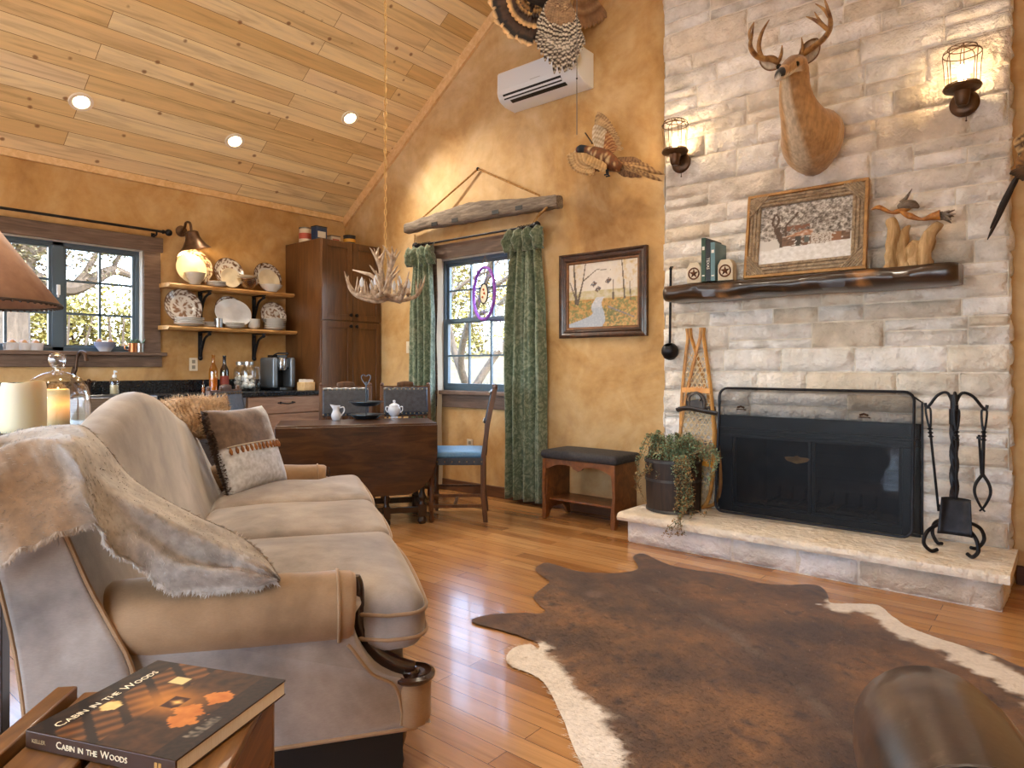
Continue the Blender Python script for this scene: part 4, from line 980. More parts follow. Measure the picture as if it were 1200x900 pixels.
m = MB(); m.add([sM @ V((.085*cos(t), .085*sin(t), 0)) for t in [2*PI*i/32 for i in range(32)]], [tuple(range(32))]); obj('centre_disc', m, mat('cream_felt', '#e6dcc4', rough=.8), st, world=True, sm=0)
for q in ((0, .035), (.018, .0), (-.02, -.03)):
    m = MB(); m.sph(sM @ V((*q, .004)), .011, 8, 6); obj('bead', m, mat('amber_bead', '#b85a14', rough=.3), st, world=True)
m = MB(); m.tube([sM @ V((-.09, .215, 0)), V((sc_c.x, YB-.015, GWIN[3]-.02)), sM @ V((.09, .215, 0))], .0018, 5); obj('string', m, M_ROPE, st, world=True)
# ---- landscape painting ----
px0, px1, pz0, pz1 = -3.195, -2.405, 1.38, 2.05
pt = thing('landscape_painting', 'dark framed autumn creek landscape painting on the ochre wall', 'picture', ((px0+px1)/2, YB-.002, pz0))
M_FRD = wood('walnut_frame', '#24150d', '#553320', .35, (8, 8, 8), coat=.3); M_FRL = wood('walnut_frame_lip', '#5f3b1d', '#8a5c30', .4, (8, 8, 8))
def ringframe(mb, x0, x1, z0, z1, w_, prof):
    "mitred frame: prof = [(inset, out)] sections"
    P4 = []
    for ins_, out in prof: P4.append([(x0+ins_, YB-out, z0+ins_), (x1-ins_, YB-out, z0+ins_), (x1-ins_, YB-out, z1-ins_), (x0+ins_, YB-out, z1-ins_)])
    vs = [p for r_ in P4 for p in r_]; n_ = len(P4); mb.add(vs, [(i*4+j, i*4+(j+1) % 4, (i+1)*4+(j+1) % 4, (i+1)*4+j) for i in range(n_-1) for j in range(4)])
m = MB(); ringframe(m, px0, px1, pz0, pz1, .1, [(0, .002), (0, .035), (.014, .042), (.024, .034), (.04, .03), (.05, .036), (.062, .03), (.066, .02)]); obj('frame', m, M_FRD, pt, world=True, sm=0)
m = MB(); ringframe(m, px0+.066, px1-.066, pz0+.066, pz1-.066, .03, [(0, .02), (0, .026), (.012, .024), (.02, .012)]); obj('inner_lip', m, M_FRL, pt, world=True, sm=0)
def creek(u, v):
    n = fbm((u*9, v*9, 3), 1.7, 4); n2 = nz((u*42, v*42, 1)); n3 = fbm((u*22, v*22, 9), 1.5, 3)
    c = cm((206, 196, 184), (222, 214, 204), .5+n)
    if v > .42: c = cm(c, (190, 160, 104), max(0, .15+n*1.6+n2*.35)*ss(.1, .42, abs(u-.46)))
    if .42 < v < .56: c = cm(c, (170, 156, 106), .55+n)
    if v <= .44: c = cm((166, 120, 58), (196, 158, 92), .5+n2*.8+n)
    if v <= .42 and n3 > .06: c = cm(c, (104, 116, 60), .7)
    yl = .46-v; cx = .47-.02*ss(.0, .3, yl)+.08*sin(v*14)*.5-.25*ss(.22, .46, yl); wd = .10+.10*ss(.05, .2, yl)*.4+.35*ss(.24, .45, yl)
    if v < .46 and abs(u-cx) < wd*.6: c = cm((158, 166, 178), (206, 204, 204), .35+n2*.6+ss(.0, .3, yl)*-.3+.3*(v > .3))
    if u > .45 and v < .40 and u > cx+wd*.6 and v < .30 and n3 > -.05 and u < .75: c = cm((92, 96, 50), (140, 128, 70), .5+n2)
    def line(x0_, y0_, x1_, y1_, w_):
        dx, dy = x1_-x0_, y1_-y0_; t = max(0, min(1, ((u-x0_)*dx+(v-y0_)*dy)/(dx*dx+dy*dy))); return math.hypot(u-x0_-dx*t, v-y0_-dy*t) < w_*(1-.5*t)
    for l in ((.12, .38, .08, 1.0, .02), (.14, .38, .22, .72, .018), (.22, .72, .26, 1.0, .01), (.22, .72, .42, .88, .010), (.42, .88, .62, .86, .006), (.82, .42, .78, 1.0, .012), (.66, .42, .66, .7, .012), (.90, .38, .89, .66, .008), (.14, .36, .02, .72, .012)):
        if line(*l): c = cm((74, 62, 52), (104, 88, 70), .5+n2)
    if line(.60, .30, .95, .13, .016): c = cm((150, 144, 138), (104, 96, 88), .5+n2)
    for x_, y_ in ((.38, .66), (.44, .58), (.59, .70)):
        if abs(u-x_)+abs(v-y_-.3*(u-x_)) < .05 and abs(nz((u*50, v*50, 8))) < .5: c = (106, 74, 46) if n2 > 0 else (84, 86, 96)
    return c
painted('canvas', px1-px0-.16, pz1-pz0-.16, 100, 84, creek, M_PRINT, pt, T((px0+px1)/2, YB-.014, pz0+.08) @ RX(90))
# ---- mini split air conditioner ----
ax0, ax1, az0 = -3.69, -2.883, 3.335
ac = thing('wall_mounted_air_conditioner', 'white mini split air conditioner high on the ochre gable wall', 'air conditioner', ((ax0+ax1)/2, YB-.001, az0))
prof = [(0, .275), (.19, .275), (.215, .268), (.228, .25), (.232, .10), (.226, .075), (.20, .035), (.13, .006), (0, 0)]
aM = lambda x: frame((x, YB-.001, az0), (0, -1, 0), (0, 0, 1))
m = MB(); m.prism(prof, -(ax1-ax0), frame((ax0, YB-.001, az0), (0, -1, 0), (0, 0, 1))); obj('casing', m, M_WHITEP, ac, world=True, bev=.006, sm=35)
m = MB()
m.box((ax0+.012, YB-.2365, az0+.108), (ax1-.012, YB-.228, az0+.245)); obj('front_panel', m, M_WHITEP, ac, world=True, bev=.003)
def acb(x0, x1, y0_, y1_, z0_, z1_, nm, mm):
    mb = MB(); a_ = V((0, YB-y0_, az0+z0_)); b_ = V((0, YB-y1_, az0+z1_)); mb.add([(x0, a_.y, a_.z), (x1, a_.y, a_.z), (x1, b_.y, b_.z), (x0, b_.y, b_.z)], [(0, 1, 2, 3)]); return obj(nm, mb, mm, ac, world=True, sm=0, solid=.004)
acb(ax0+.06, ax1-.16, .2285, .204, .073, .036, 'air_outlet', M_DARK); acb(ax0+.11, ax1-.14, .192, .158, .026, .014, 'air_outlet', M_DARK)
acb(ax0+.06, ax1-.16, .222, .213, .057, .044, 'louver', M_WHITEP)
m = MB(); m.box((ax1-.12, YB-.2375, az0+.085), (ax1-.085, YB-.228, az0+.105)); obj('display', m, mat('grey_plastic', '#b9c0c4', rough=.3), ac, world=True)
m = MB(); m.box(((ax0+ax1)/2-.05, YB-.2375, az0+.116), ((ax0+ax1)/2+.05, YB-.236, az0+.12)); obj('badge', m, mat('badge_grey', '#a5a8aa', rough=.4), ac, world=True)
# ---- outlet and switch plates ----
M_SLOT = mat('outlet_slot', '#8f8472', rough=.5)
def plate(loc, face, lab, kind='outlet'):
    o = thing('wall_'+kind+'_plate', lab, 'switch' if kind == 'switch' else 'outlet', loc, {'y': 0, 'x': R(90)}[face], group='electrical plates')
    m = MB(); m.box((-.037, -.007, -.058), (.037, -.0005, .058)); obj('cover_plate', m, M_OUTLET, o, bev=.002)
    if kind == 'outlet':
        for z in (-.025, .025): m = MB(); m.cbox((0, -.008, z), (.03, .004, .032)); obj('socket_face', m, M_SLOT, o, bev=.003)
    else: m = MB(); m.cbox((0, -.009, 0), (.012, .012, .026)); obj('toggle', m, M_OUTLET, o, bev=.002)
p_ = P(551, 522, Y=YB); plate(p_, 'y', 'outlet plate low on the gable wall behind the dining chair')
p_ = P(479.5, 407, Y=YB); plate(p_, 'y', 'switch plate on the gable wall left of the green curtain', 'switch')
def xp(px, py): q = P(px, py, X=XL); q.x = XL; return q
plate(xp(226.5, 427), 'x', 'almond outlet on the kitchen wall under the shelf bracket'); plate(xp(48, 421), 'x', 'outlet above the counter left of the glass dome knob'); plate(xp(70, 423), 'x', 'outlet above the counter between dome knob and faucet')
# ---- vanity bench ----
bx0, bx1, bY0, bY1 = -3.10, -2.475, 4.08, 4.41
bn = thing('wooden_bench', 'small brown bench with padded charcoal seat against the gable wall', 'bench', ((bx0+bx1)/2, (bY0+bY1)/2, 0))
M_BWOOD = wood('honey_walnut', '#5c3415', '#8c5628', .42, (7, 7, 7), 2, coat=.15)
m = MB(); m.rbox(((bx0+bx1)/2, (bY0+bY1)/2, .487), (bx1-bx0+.05, bY1-bY0+.03, .062), .026, 8, crown=(0, 0, .012)); obj('seat_pad', m, mat('charcoal_fabric', '#2c2a2b', '#3c393a', sc=50, rough=.8, bump=.2, bsc=250), bn, world=True, weld=True)
def apron(y):
    ot = [(bx0+.02, .455), (bx0+.02, .375)]
    for i in range(41):
        u = i/40; z = .392+.028*abs(sin(u*PI*2))**.8-.012*(abs(u-.5) < .08)*1; ot.append((lerp(bx0+.06, bx1-.06, u), z))
    ot += [(bx1-.02, .375), (bx1-.02, .455)]
    mb = MB(); mb.prism(ot, .02, T(0, y, 0) @ RX(90)); return mb
obj('front_apron', apron(bY0+.022), M_BWOOD, bn, world=True, sm=30); obj('rear_apron', apron(bY1-.0), M_BWOOD, bn, world=True, sm=30)
for x in (bx0, bx1-.022):
    m = MB(); L0 = [(0, .455), (.33, .455)]
    ot = [(bY0, .455), (bY0, .40), (bY0+.018, .33), (bY0+.022, .24), (bY0+.01, .16), (bY0-.004, .06), (bY0-.006, 0), (bY0+.04, 0), (bY0+.07, .05), (bY0+.10, .075), (bY1-.10, .075), (bY1-.07, .05), (bY1-.04, 0), (bY1, 0), (bY1-.01, .16), (bY1-.01, .455)]
    m.prism(ot, .022, frame((x, 0, 0), (0, 1, 0), (0, 0, 1))); obj('side_panel', m, M_BWOOD, bn, world=True, bev=.003)
for x in (bx0-.006, bx1-.024):
    m = MB(); ot = [(0, .455), (.03, .455), (.032, .38), (.022, .3), (.02, .22), (.03, .14), (.036, .06), (.03, 0), (.0, 0), (-.004, .06), (.0, .14), (-.004, .22), (-.002, .3)]
    if x > -2.6: ot = [(.03-a, b) for a, b in ot][::-1]
    m.prism(ot, .03, T(x, bY0+.025, 0) @ RX(90)); obj('leg', m, M_BWOOD, bn, world=True, bev=.003)
m = MB(); m.box((bx0+.022, bY0+.05, .135), (bx1-.022, bY1-.03, .152)); obj('shelf', m, M_BWOOD, bn, world=True, bev=.003)

# ---- feathered mounts ----
M_FEA = mat('feathers', '#8a6a48', attr=True, sc=20, rough=.7, det=2)
def feather(mb, b, t_, w_, nrm_, colf, n=7, tipw=.75):
    b, t_ = V(b), V(t_); ax = t_-b; n_ = V(nrm_).normalized(); sd = ax.cross(n_).normalized(); vs = []; cs = []
    for i in range(n+1):
        u = i/n; ww = w_*(.35+.65*ss(0, .35, u))*(1 if u < tipw else math.sqrt(max(.03, 1-((u-tipw)/(1-tipw))**2)))
        for q in (-1, 0, 1): vs.append(b+ax*u+sd*ww*q+n_*(.004 if q == 0 else -.004*abs(q))); cs.append(colf(u, q))
    mb.add(vs, [(i*3+j, (i+1)*3+j, (i+1)*3+j+1, i*3+j+1) for i in range(n) for j in range(2)], cs)
rt = random.Random(3)
tD = 5.05
tk = thing('turkey_mount', 'flying wild turkey mount hung above the air conditioner', 'turkey mount', P(640, 0, D=tD))
tq = lambda px, py, dz=0: P(px, py, D=tD+dz)
nrmT = -FW
def tailcol(u, q):
    j = rt.random()*.1
    if u > .93: return (232, 190, 134)
    if u > .78: return (28, 20, 16)
    return cm((92, 62, 40), (66, 44, 30), abs(math.sin(u*50))*.6+j)
def innercol(u, q):
    if u > .88: return (224, 176, 112)
    return cm((96, 64, 40), (60, 40, 28), u)
m = MB()
for i in range(18):
    a = R(lerp(152, 292, i/17)); L_ = 56+2*sin(i*2.1)
    feather(m, tq(629, -2, .04+.003*(i % 2)), tq(629+L_*cos(a), -2-L_*sin(a), .03+.004*(i % 3)), .042, nrmT, tailcol, 18, .86)
for i in range(14):
    a = R(lerp(155, 285, i/13)); feather(m, tq(629, -2, .0), tq(629+36*cos(a), -2-36*sin(a), .01+.003*(i % 2)), .034, nrmT, innercol, 10, .85)
obj('tail_fan', m, M_FEA, tk, world=True, sm=0)
m = MB()
for r_, n_ in ((27, 16), (22, 14), (16, 12)):
    for i in range(n_):
        a = R(lerp(165, 330, (i+.5*rt.random())/n_)); cc = rt.choice([(206, 160, 92), (176, 128, 70), (60, 40, 28)])
        feather(m, tq(629, -6, -.03), tq(629+r_*cos(a), -6-r_*sin(a), -.025-(27-r_)*.002), .024, nrmT, lambda u, q: cm((40, 28, 20), cc, ss(.55, .8, u)) if u < .92 else (30, 22, 18), 6)
obj('rump_feathers', m, M_FEA, tk, world=True, sm=0)
m = MB(); m.tube(spline([tq(628, 6, -.02), tq(634, -10, -.06), tq(648, -34, -.12), tq(660, -52, -.16), tq(668, -70, -.2), tq(674, -84, -.22)], 6), lerpl([.07, .16, .17, .11, .04, .03], 31), 16, col=(38, 28, 22)); m.sph(tq(676, -90, -.24), .045, 14, 10, col=(140, 70, 60)); obj('body', m, M_FEA, tk, world=True, sm=180)
def barcol(k):
    def f(u, q):
        s_ = math.sin(u*k+q*.6); return (226, 214, 190) if s_ > .25 else (58, 42, 30)
    return f
def wingset(mb, hub, fans, dz, ncol=None):
    for (n_, a0, a1, l0, l1, w_, colf, z) in fans:
        for i in range(n_):
            t = i/(n_-1); a = R(lerp(a0, a1, t)); l = (lerp(l0, l1, t)+(28 if l1 > 78 else 6)*sin(PI*t))*(1+.04*rt.uniform(-1, 1))
            feather(mb, tq(hub[0]+rt.uniform(-1, 1), hub[1], dz+z+.002*i), tq(hub[0]+l*cos(a), hub[1]-l*sin(a), dz+z+.002*i+.01), w_, nrmT, colf, 48, .82)
m = MB()
def primcol(u, q): s_ = math.sin(u*104+q*.9); return (214, 202, 182) if s_ > .35 and u > .1 else (54, 40, 30)
wingset(m, (654, -22), [(13, 250, 293, 74, 80, .02, primcol, .0), (9, 258, 284, 76, 84, .02, primcol, .006)], -.10)
wingset(m, (653, -20), [(16, 246, 297, 58, 62, .021, barcol(78), .0)], -.115)
wingset(m, (653, -20), [(15, 246, 297, 48, 52, .021, barcol(64), .0)], -.125)
wingset(m, (654, -20), [(12, 248, 294, 40, 46, .024, lambda u, q: cm((128, 98, 70), (168, 136, 100), rt.random()), .0)], -.135)
wingset(m, (654, -20), [(10, 246, 296, 24, 30, .026, lambda u, q: cm((96, 66, 44), (190, 160, 120), rt.random()), .0)], -.145)
obj('wing', m, M_FEA, tk, world=True, sm=0)
m = MB()
def bronze(u, q): return cm((122, 84, 52), (176, 138, 98), .5+.5*math.sin(u*24)) if u < .8 else (150, 112, 76)
for i in range(9):
    a = R(lerp(252, 312, i/8)); feather(m, tq(682, -18, .12), tq(682+54*cos(a)*.8, -18-52*sin(a), .10+.004*i), .03, nrmT, bronze, 10, .8)
obj('wing', m, M_FEA, tk, world=True, sm=0)
m = MB(); top = tq(655, -40, -.1); m.tube([top, V((top.x, top.y, ceil_z(top.x)-.0))], .0015, 5); obj('hanging_wire', m, M_IRON, tk, world=True)
# pull cord
pc = P(676, 158, D=3.2)
cd = thing('hanging_pull_cord', 'thin grey pull cord hanging in front of the turkey wing', 'pull cord', pc)
m = MB(); m.tube([pc, V((pc.x, pc.y, ceil_z(pc.x)-.002))], .0022, 6); obj('cord', m, mat('grey_cord', '#6a6560', rough=.6), cd, world=True)
m = MB(); m.sph(P(676, 92, D=3.2), .005, 8, 6); obj('bead', m, M_IRON, cd, world=True)
m = MB(); m.lathe([(0, 0), (.03, 0), (.03, .01), (0, .012)], 14, c=(pc.x, pc.y, ceil_z(pc.x)-.02)); obj('ceiling_hook', m, M_BRONZE, cd, world=True)
# pheasant
pY = 4.2; fq = lambda px, py, dy=0: P(px, py, Y=pY+dy)
ph_ = thing('pheasant_mount', 'flying ring-necked pheasant mount on the ochre wall beside the stone', 'pheasant mount', fq(715, 185))
def speck(a_, b_, k, th=.2):
    return lambda u, q: b_ if math.sin(u*k+q*1.7) > th else a_
m = MB(); pts = spline([fq(676, 176), fq(681, 175), fq(690, 176), fq(698, 180), fq(708, 186), fq(717, 192), fq(726, 196)], 5); rr_ = lerpl([.018, .034, .028, .05, .072, .06, .03], len(pts))
cols = []
for i in range(len(pts)):
    u = i/(len(pts)-1)
    for j in range(14):
        c = (110, 34, 26) if u < .10 else (28, 34, 44) if u < .27 else (222, 214, 200) if u < .30 else cm((140, 82, 40), (92, 56, 30), .5+nz((i*1.3, j*1.9, 0)))
        if u > .3 and nz((i*2.2, j*2.7, 4)) > .25: c = (206, 176, 128)
        cols.append(c)
m.tube(pts, rr_, 14, col=cols); obj('body', m, M_FEA, ph_, world=True, sm=180)
m = MB(); m.tube([fq(676, 176.5), fq(671.5, 179.5, -.01)], [.012, .002], 8); obj('beak', m, mat('horn_beak', '#cdbb98', rough=.4), ph_, world=True)
nF = V((0, -1, 0)); upc = speck((196, 168, 128), (122, 88, 56), 40, .35)
m = MB()
for i in range(13):   # raised wing
    t = i/12; b = fq(lerp(697, 722, t), lerp(170, 176, t), .03+.002*i); e = fq(lerp(699, 727, t**1.2)+2, lerp(131, 172, t**2.0), .06+.003*i); feather(m, b, e, .026, nF, speck((188, 156, 112), (126, 92, 60), 46, .3), 16)
for i in range(10):
    t = i/9; b = fq(lerp(697, 716, t), lerp(171, 180, t), .0); e = fq(lerp(697, 721, t), lerp(146, 170, t*t), .02+.002*i); feather(m, b, e, .026, nF, speck((206, 190, 164), (164, 140, 108), 34, .1) if i < 5 else speck((140, 84, 44), (196, 150, 96), 40, .3), 10)
obj('wing', m, M_FEA, ph_, world=True, sm=0)
m = MB()
for i in range(12):   # lowered wing
    a = R(lerp(178, 282, i/11)); L_ = lerp(26, 24, i/11); feather(m, fq(690, 183, -.06), fq(690+L_*1.0*cos(a), 183-L_*.95*sin(a), -.10+.003*i), .024, nF, speck((204, 172, 122), (160, 124, 80), 30, .3), 12)
for i in range(7):
    t = i/6; feather(m, fq(lerp(682, 700, t), lerp(180, 190, t), -.08), fq(lerp(690, 710, t), lerp(190, 199, t), -.09), .03, nF, speck((206, 168, 112), (176, 136, 84), 20, .5), 6)
for i in range(4): feather(m, fq(690+i*3, 198, -.05), fq(688+i*5, 203-i, -.05), .012, nF, lambda u, q: (86, 50, 26), 4)
obj('wing', m, M_FEA, ph_, world=True, sm=0)
m = MB()
for (ex, ey, w_) in ((736, 206, .03), (744, 207, .03), (752, 207, .026), (742, 196, .03), (752, 190, .028), (762, 195, .024), (768, 199, .022), (778, 204, .016), (776, 212, .016), (758, 203, .024), (748, 188, .03)):
    feather(m, fq(715, 189, .02), fq(ex, ey, .05+.02*rt.random()), w_, nF, speck((188, 150, 100), (120, 86, 54), 60, .4) if ex > 755 else speck((150, 112, 74), (104, 74, 48), 50, .2), 20, .7)
obj('tail', m, M_FEA, ph_, world=True, sm=0)
for (ox, oy) in ((711, 204), (713, 206)):
    m = MB(); m.tube([fq(ox-1, oy-9, -.03), fq(ox, oy, -.05)], .006, 6); m.tube([fq(ox-3, oy+1, -.06), fq(ox+2, oy, -.05)], .005, 6); obj('foot', m, M_IRON, ph_, world=True)
m = MB(); m.tube([fq(694, 168, .05), fq(686, 156, .2)], .006, 6); obj('hanging_stick', m, M_BRONZE, ph_, world=True)
# second bird at the right edge
gY = 4.1; gq = lambda px, py, dy=0: P(px, py, Y=gY+dy)
g2 = thing('long_tailed_bird_mount', 'dark long-tailed bird mount at the right end of the stone', 'bird mount', gq(1212, 195))
m = MB(); pts = spline([gq(1195, 200), gq(1203, 192), gq(1214, 184), gq(1226, 180), gq(1236, 176), gq(1243, 168)], 5); m.tube(pts, lerpl([.02, .055, .075, .06, .03, .024], len(pts)), 14, col=[cm((170, 116, 52), (62, 40, 26), .4+nz((i*.9, j*1.4, 7))) for i in range(len(pts)) for j in range(14)]); m.sph(gq(1246, 164), .035, col=(40, 50, 48)); obj('body', m, M_FEA, g2, world=True, sm=180)
m = MB()
for (ex, ey, w_) in ((1157, 281, .011), (1160, 268, .010), (1167, 252, .013), (1174, 240, .014)): feather(m, gq(1196, 200), gq(ex, ey, .01), w_, nF, lambda u, q: (30, 20, 16), 10, .5)
obj('tail', m, M_FEA, g2, world=True, sm=0)
m = MB()
for i in range(10):
    t = i/9; feather(m, gq(1206, 190, -.05), gq(lerp(1192, 1232, t), lerp(160, 130, t), -.02+.004*i), .026, nF, speck((196, 160, 108), (70, 46, 30), 22, .2), 10)
obj('wing', m, M_FEA, g2, world=True, sm=0)
m = MB()
for i in range(6): feather(m, gq(1206, 194, -.07), gq(1183+i*3, 204+i*1.6, -.14), .014, nF, lambda u, q: cm((128, 104, 80), (60, 46, 38), u), 6)
obj('wing', m, M_FEA, g2, world=True, sm=0)
# ================= KITCHEN =================
M_CAB = wood('umber_cabinet', '#472b16', '#6a4626', .32, (9, 9, 1.2), 2, coat=.25, bump=.05)
M_CABD = wood('taupe_cabinet', '#80604a', '#a8866a', .42, (9, 1.4, 9), 2, bump=.08)
M_GRAN = mat('black_granite', '#111316', '#262a2e', sc=70, rough=.16)
M_STEEL = mat('brushed_steel', '#9a9ea2', '#b4b8bc', sc=3, st=(1, 1, 60), rough=.3, metal=1)
M_CHROME = mat('chrome', '#c8ccd0', rough=.12, metal=1)
def panel_door(mb, x, y0_, y1_, z0_, z1_, st_=.06, t_=.02):
    "shaker door facing +X"
    mb.box((x, y0_, z0_), (x+t_, y0_+st_, z1_)); mb.box((x, y1_-st_, z0_), (x+t_, y1_, z1_)); mb.box((x, y0_+st_, z0_), (x+t_, y1_-st_, z0_+st_)); mb.box((x, y0_+st_, z1_-st_), (x+t_, y1_-st_, z1_)); mb.box((x, y0_+st_-.002, z0_+st_-.002), (x+t_*.5, y1_-st_+.002, z1_-st_+.002))
# pantry
pxf, pya, pyb = -5.47, 3.728, 4.436
pn = thing('pantry_cabinet', 'tall dark brown pantry cabinet in the corner beside the gable wall', 'cabinet', (-5.79, 4.08, 0))
m = MB(); m.box((XL+.004, pya, .1), (pxf-.022, pyb, 2.38)); m.box((XL+.004, pya+.01, 0), (pxf-.08, pyb, .1)); obj('carcass', m, M_CAB, pn, world=True, bev=.003)
for (a, b) in ((pya+.003, 4.082), (4.088, pyb-.002)):
    for (c, d) in ((.12, 1.592), (1.604, 2.372)):
        m = MB(); panel_door(m, pxf-.021, a, b, c, d); dr = obj('door', m, M_CAB, pn, world=True, bev=.002)
        m = MB(); ky = b-.032 if b < 4.085 else a+.032; kz = 1.55 if d < 1.6 else 1.66; m.lathe([(0, 0), (.008, 0), (.008, .012), (.017, .018), (.017, .026), (.0, .03)], 14, c=(pxf, ky, kz), M=RY(90)); obj('knob', m, M_IRON, dr, world=True)
# tins on the pantry
def tinpos(px, X): q = P(px, 280, X=X); return V((X, q.y, 2.381))
def tin(px, X, w_, h_, col, band, lab, box=False):
    t = thing('storage_tin' if not box else 'storage_box', lab, 'tin', tinpos(px, X), group='tins on the pantry')
    m = MB(); mm = mat('tin_paint', col, rough=.35, metal=.2)
    if box: m.cbox((0, 0, h_/2), (w_*.7, w_, h_))
    else: m.lathe([(0, 0), (w_/2, 0), (w_/2, h_-.006), (w_/2-.004, h_), (0, h_)], 24)
    obj('body', m, mm, t, bev=.003 if box else 0)
    m = MB()
    if box: m.cbox((w_*.35+.0005, 0, h_*.5), (.003, w_*.72, h_*.42))
    else: m.lathe([(w_/2+.0008, h_*.3), (w_/2+.0008, h_*.68)], 24, cap=False)
    obj('label_band', m, mat('tin_label', band, rough=.5), t)
    m = MB()
    if box: m.cbox((0, 0, h_+.005), (w_*.72, w_*1.02, .012))
    else: m.lathe([(0, h_), (w_/2+.002, h_-.004), (w_/2+.002, h_+.01), (0, h_+.012)], 24)
    obj('lid', m, mat('tin_lid', cm(lin2(col), (40, 34, 30), .6), rough=.35, metal=.4), t)
def mat_rgb(c): return '#%02x%02x%02x' % tuple(int(q) for q in c)
_lin = lin
tin(358, -5.9, .125, .15, '#d8ccb4', '#b5503a', 'cream round tin with red band on the pantry, leftmost'); tin(374, -5.72, .125, .145, '#24406a', '#d8d4c8', 'dark blue square tin on the pantry', True); tin(391, -5.75, .11, .085, '#e0d8cc', '#b86a5a', 'small white box on the pantry between tins', True); tin(409.5, -5.62, .12, .085, '#20242a', '#e0a83a', 'low black tin with yellow band on the pantry')
# base cabinets, dishwasher, sink
cxf = -5.47
def base_cab(name, lab, y0_, y1_, drawers, doors=0):
    c = thing(name, lab, 'cabinet', (-5.78, (y0_+y1_)/2, 0))
    m = MB(); m.box((XL+.004, y0_, .1), (cxf-.004, y1_, .888 if name != 'sink_cabinet' else .665)); m.box((XL+.004, y0_, 0), (cxf-.07, y1_, .1)); obj('carcass', m, M_CABD, c, world=True)
    for (a, b) in drawers:
        m = MB(); m.box((cxf-.003, y0_+.006, a), (cxf+.017, y1_-.006, b)); d = obj('drawer', m, M_CABD, c, world=True, bev=.003)
        m = MB(); ym_ = (y0_+y1_)/2; zc = (a+b)/2+.02; X = cxf+.017
        m.tube(spline([(X, ym_-.05, zc), (X+.022, ym_-.035, zc-.004), (X+.024, ym_, zc-.008), (X+.022, ym_+.035, zc-.004), (X, ym_+.05, zc)], 4), .005, 7)
        for q in (-.06, .06): m.sph((X, ym_+q, zc), .014, 8, 6, sc=(.4, 1, .8)); m.sph((X, ym_+q*1.35, zc), .009, 8, 6, sc=(.4, 1, .8))
        obj('drawer_pull', m, M_IRON, d, world=True)
    for k in range(doors):
        a, b = lerp(y0_, y1_, k/doors)+.006, lerp(y0_, y1_, (k+1)/doors)-.006; m = MB(); panel_door(m, cxf-.003, a, b, .12, .64 if name == 'sink_cabinet' else .87); d = obj('door', m, M_CABD, c, world=True, bev=.002)
        m = MB(); m.sph((cxf+.03, b-.03 if k == 0 else a+.03, .58), .014, 10, 8); obj('knob', m, M_IRON, d, world=True)
    return c
base_cab('drawer_cabinet', 'taupe drawer cabinet under the counter beside the dark pantry', 2.97, 3.722, [(.735, .88), (.45, .725), (.12, .44)])
base_cab('sink_cabinet', 'taupe cabinet under the sink below the kitchen window', 1.33, 2.33, [], 2)
base_cab('base_cabinet', 'taupe base cabinet at the left end of the kitchen counter', .3, 1.32, [(.735, .88)], 0)
dw_ = thing('dishwasher', 'stainless dishwasher between the sink and the drawer cabinet', 'dishwasher', (-5.78, 2.65, 0))
m = MB(); m.box((XL+.01, 2.34, .1), (cxf-.004, 2.96, .885)); m.box((XL+.01, 2.36, 0), (cxf-.07, 2.94, .1)); obj('tub', m, M_DARK, dw_, world=True)
m = MB(); m.box((cxf-.003, 2.345, .12), (cxf+.022, 2.955, .80)); m.box((cxf-.003, 2.345, .806), (cxf+.022, 2.955, .884)); obj('door', m, M_STEEL, dw_, world=True, bev=.004)
m = MB(); m.tube([(cxf+.02, 2.4, .77), (cxf+.05, 2.4, .775), (cxf+.05, 2.9, .775), (cxf+.02, 2.9, .77)], .009, 8); obj('handle', m, M_CHROME, dw_, world=True)
ctz = .93
ct = thing('kitchen_counter', 'long black stone kitchen countertop with backsplash', 'countertop', (-5.78, 2.0, .89))
m = MB(); wall_sink = (1.45, 2.22)
m.box((XL+.002, .28, .89), (-5.44, wall_sink[0], ctz)); m.box((XL+.002, wall_sink[1], .89), (-5.44, 3.724, ctz)); m.box((XL+.002, wall_sink[0], .89), (-5.97, wall_sink[1], ctz)); obj('worktop', m, M_GRAN, ct, world=True, bev=.004)
m = MB(); m.box((XL+.002, .28, ctz), (XL+.022, 3.724, 1.035)); obj('backsplash', m, M_GRAN, ct, world=True, bev=.003)
sk_ = thing('apron_sink', 'steel apron front sink set in the black counter', 'sink', (-5.7, 1.83, .68))
m = MB(); m.box((-5.968, 1.452, .68), (-5.425, 1.47, .925)); m.box((-5.968, 2.2, .68), (-5.425, 2.218, .925)); m.box((-5.445, 1.47, .68), (-5.425, 2.2, .925)); m.box((-5.968, 1.47, .68), (-5.95, 2.2, .925)); m.box((-5.95, 1.47, .68), (-5.445, 2.2, .695)); obj('basin', m, M_STEEL, sk_, world=True, bev=.003)
fa = thing('kitchen_faucet', 'dark bronze gooseneck faucet behind the sink', 'faucet', (-6.0, 1.80, ctz))
F_ = lambda px, py: P(px, py, X=-6.02)
m = MB(); b_ = F_(86, 446); b_.z = ctz; fy = b_.y
m.lathe([(.03, 0), (.03, .008), (.02, .02), (.016, .1), (.02, .12), (.02, .16), (.012, .2), (.006, .22), (0, .225)], 16, c=b_); obj('body', m, M_BRONZE, fa, world=True)
m = MB(); m.tube(spline([b_+V((0, 0, .16)), b_+V((.015, .012, .2)), b_+V((.02, .02, .29)), b_+V((.045, .035, .335)), b_+V((.075, .055, .32)), b_+V((.085, .062, .265))], 6), lerpl([.013, .012, .012, .014, .016, .018], 31), 12); obj('spout', m, M_BRONZE, fa, world=True)
hp_ = F_(104, 446); hp_.z = ctz
hh_ = thing('faucet_handle', 'dark bronze cross handle right of the gooseneck faucet', 'faucet handle', hp_)
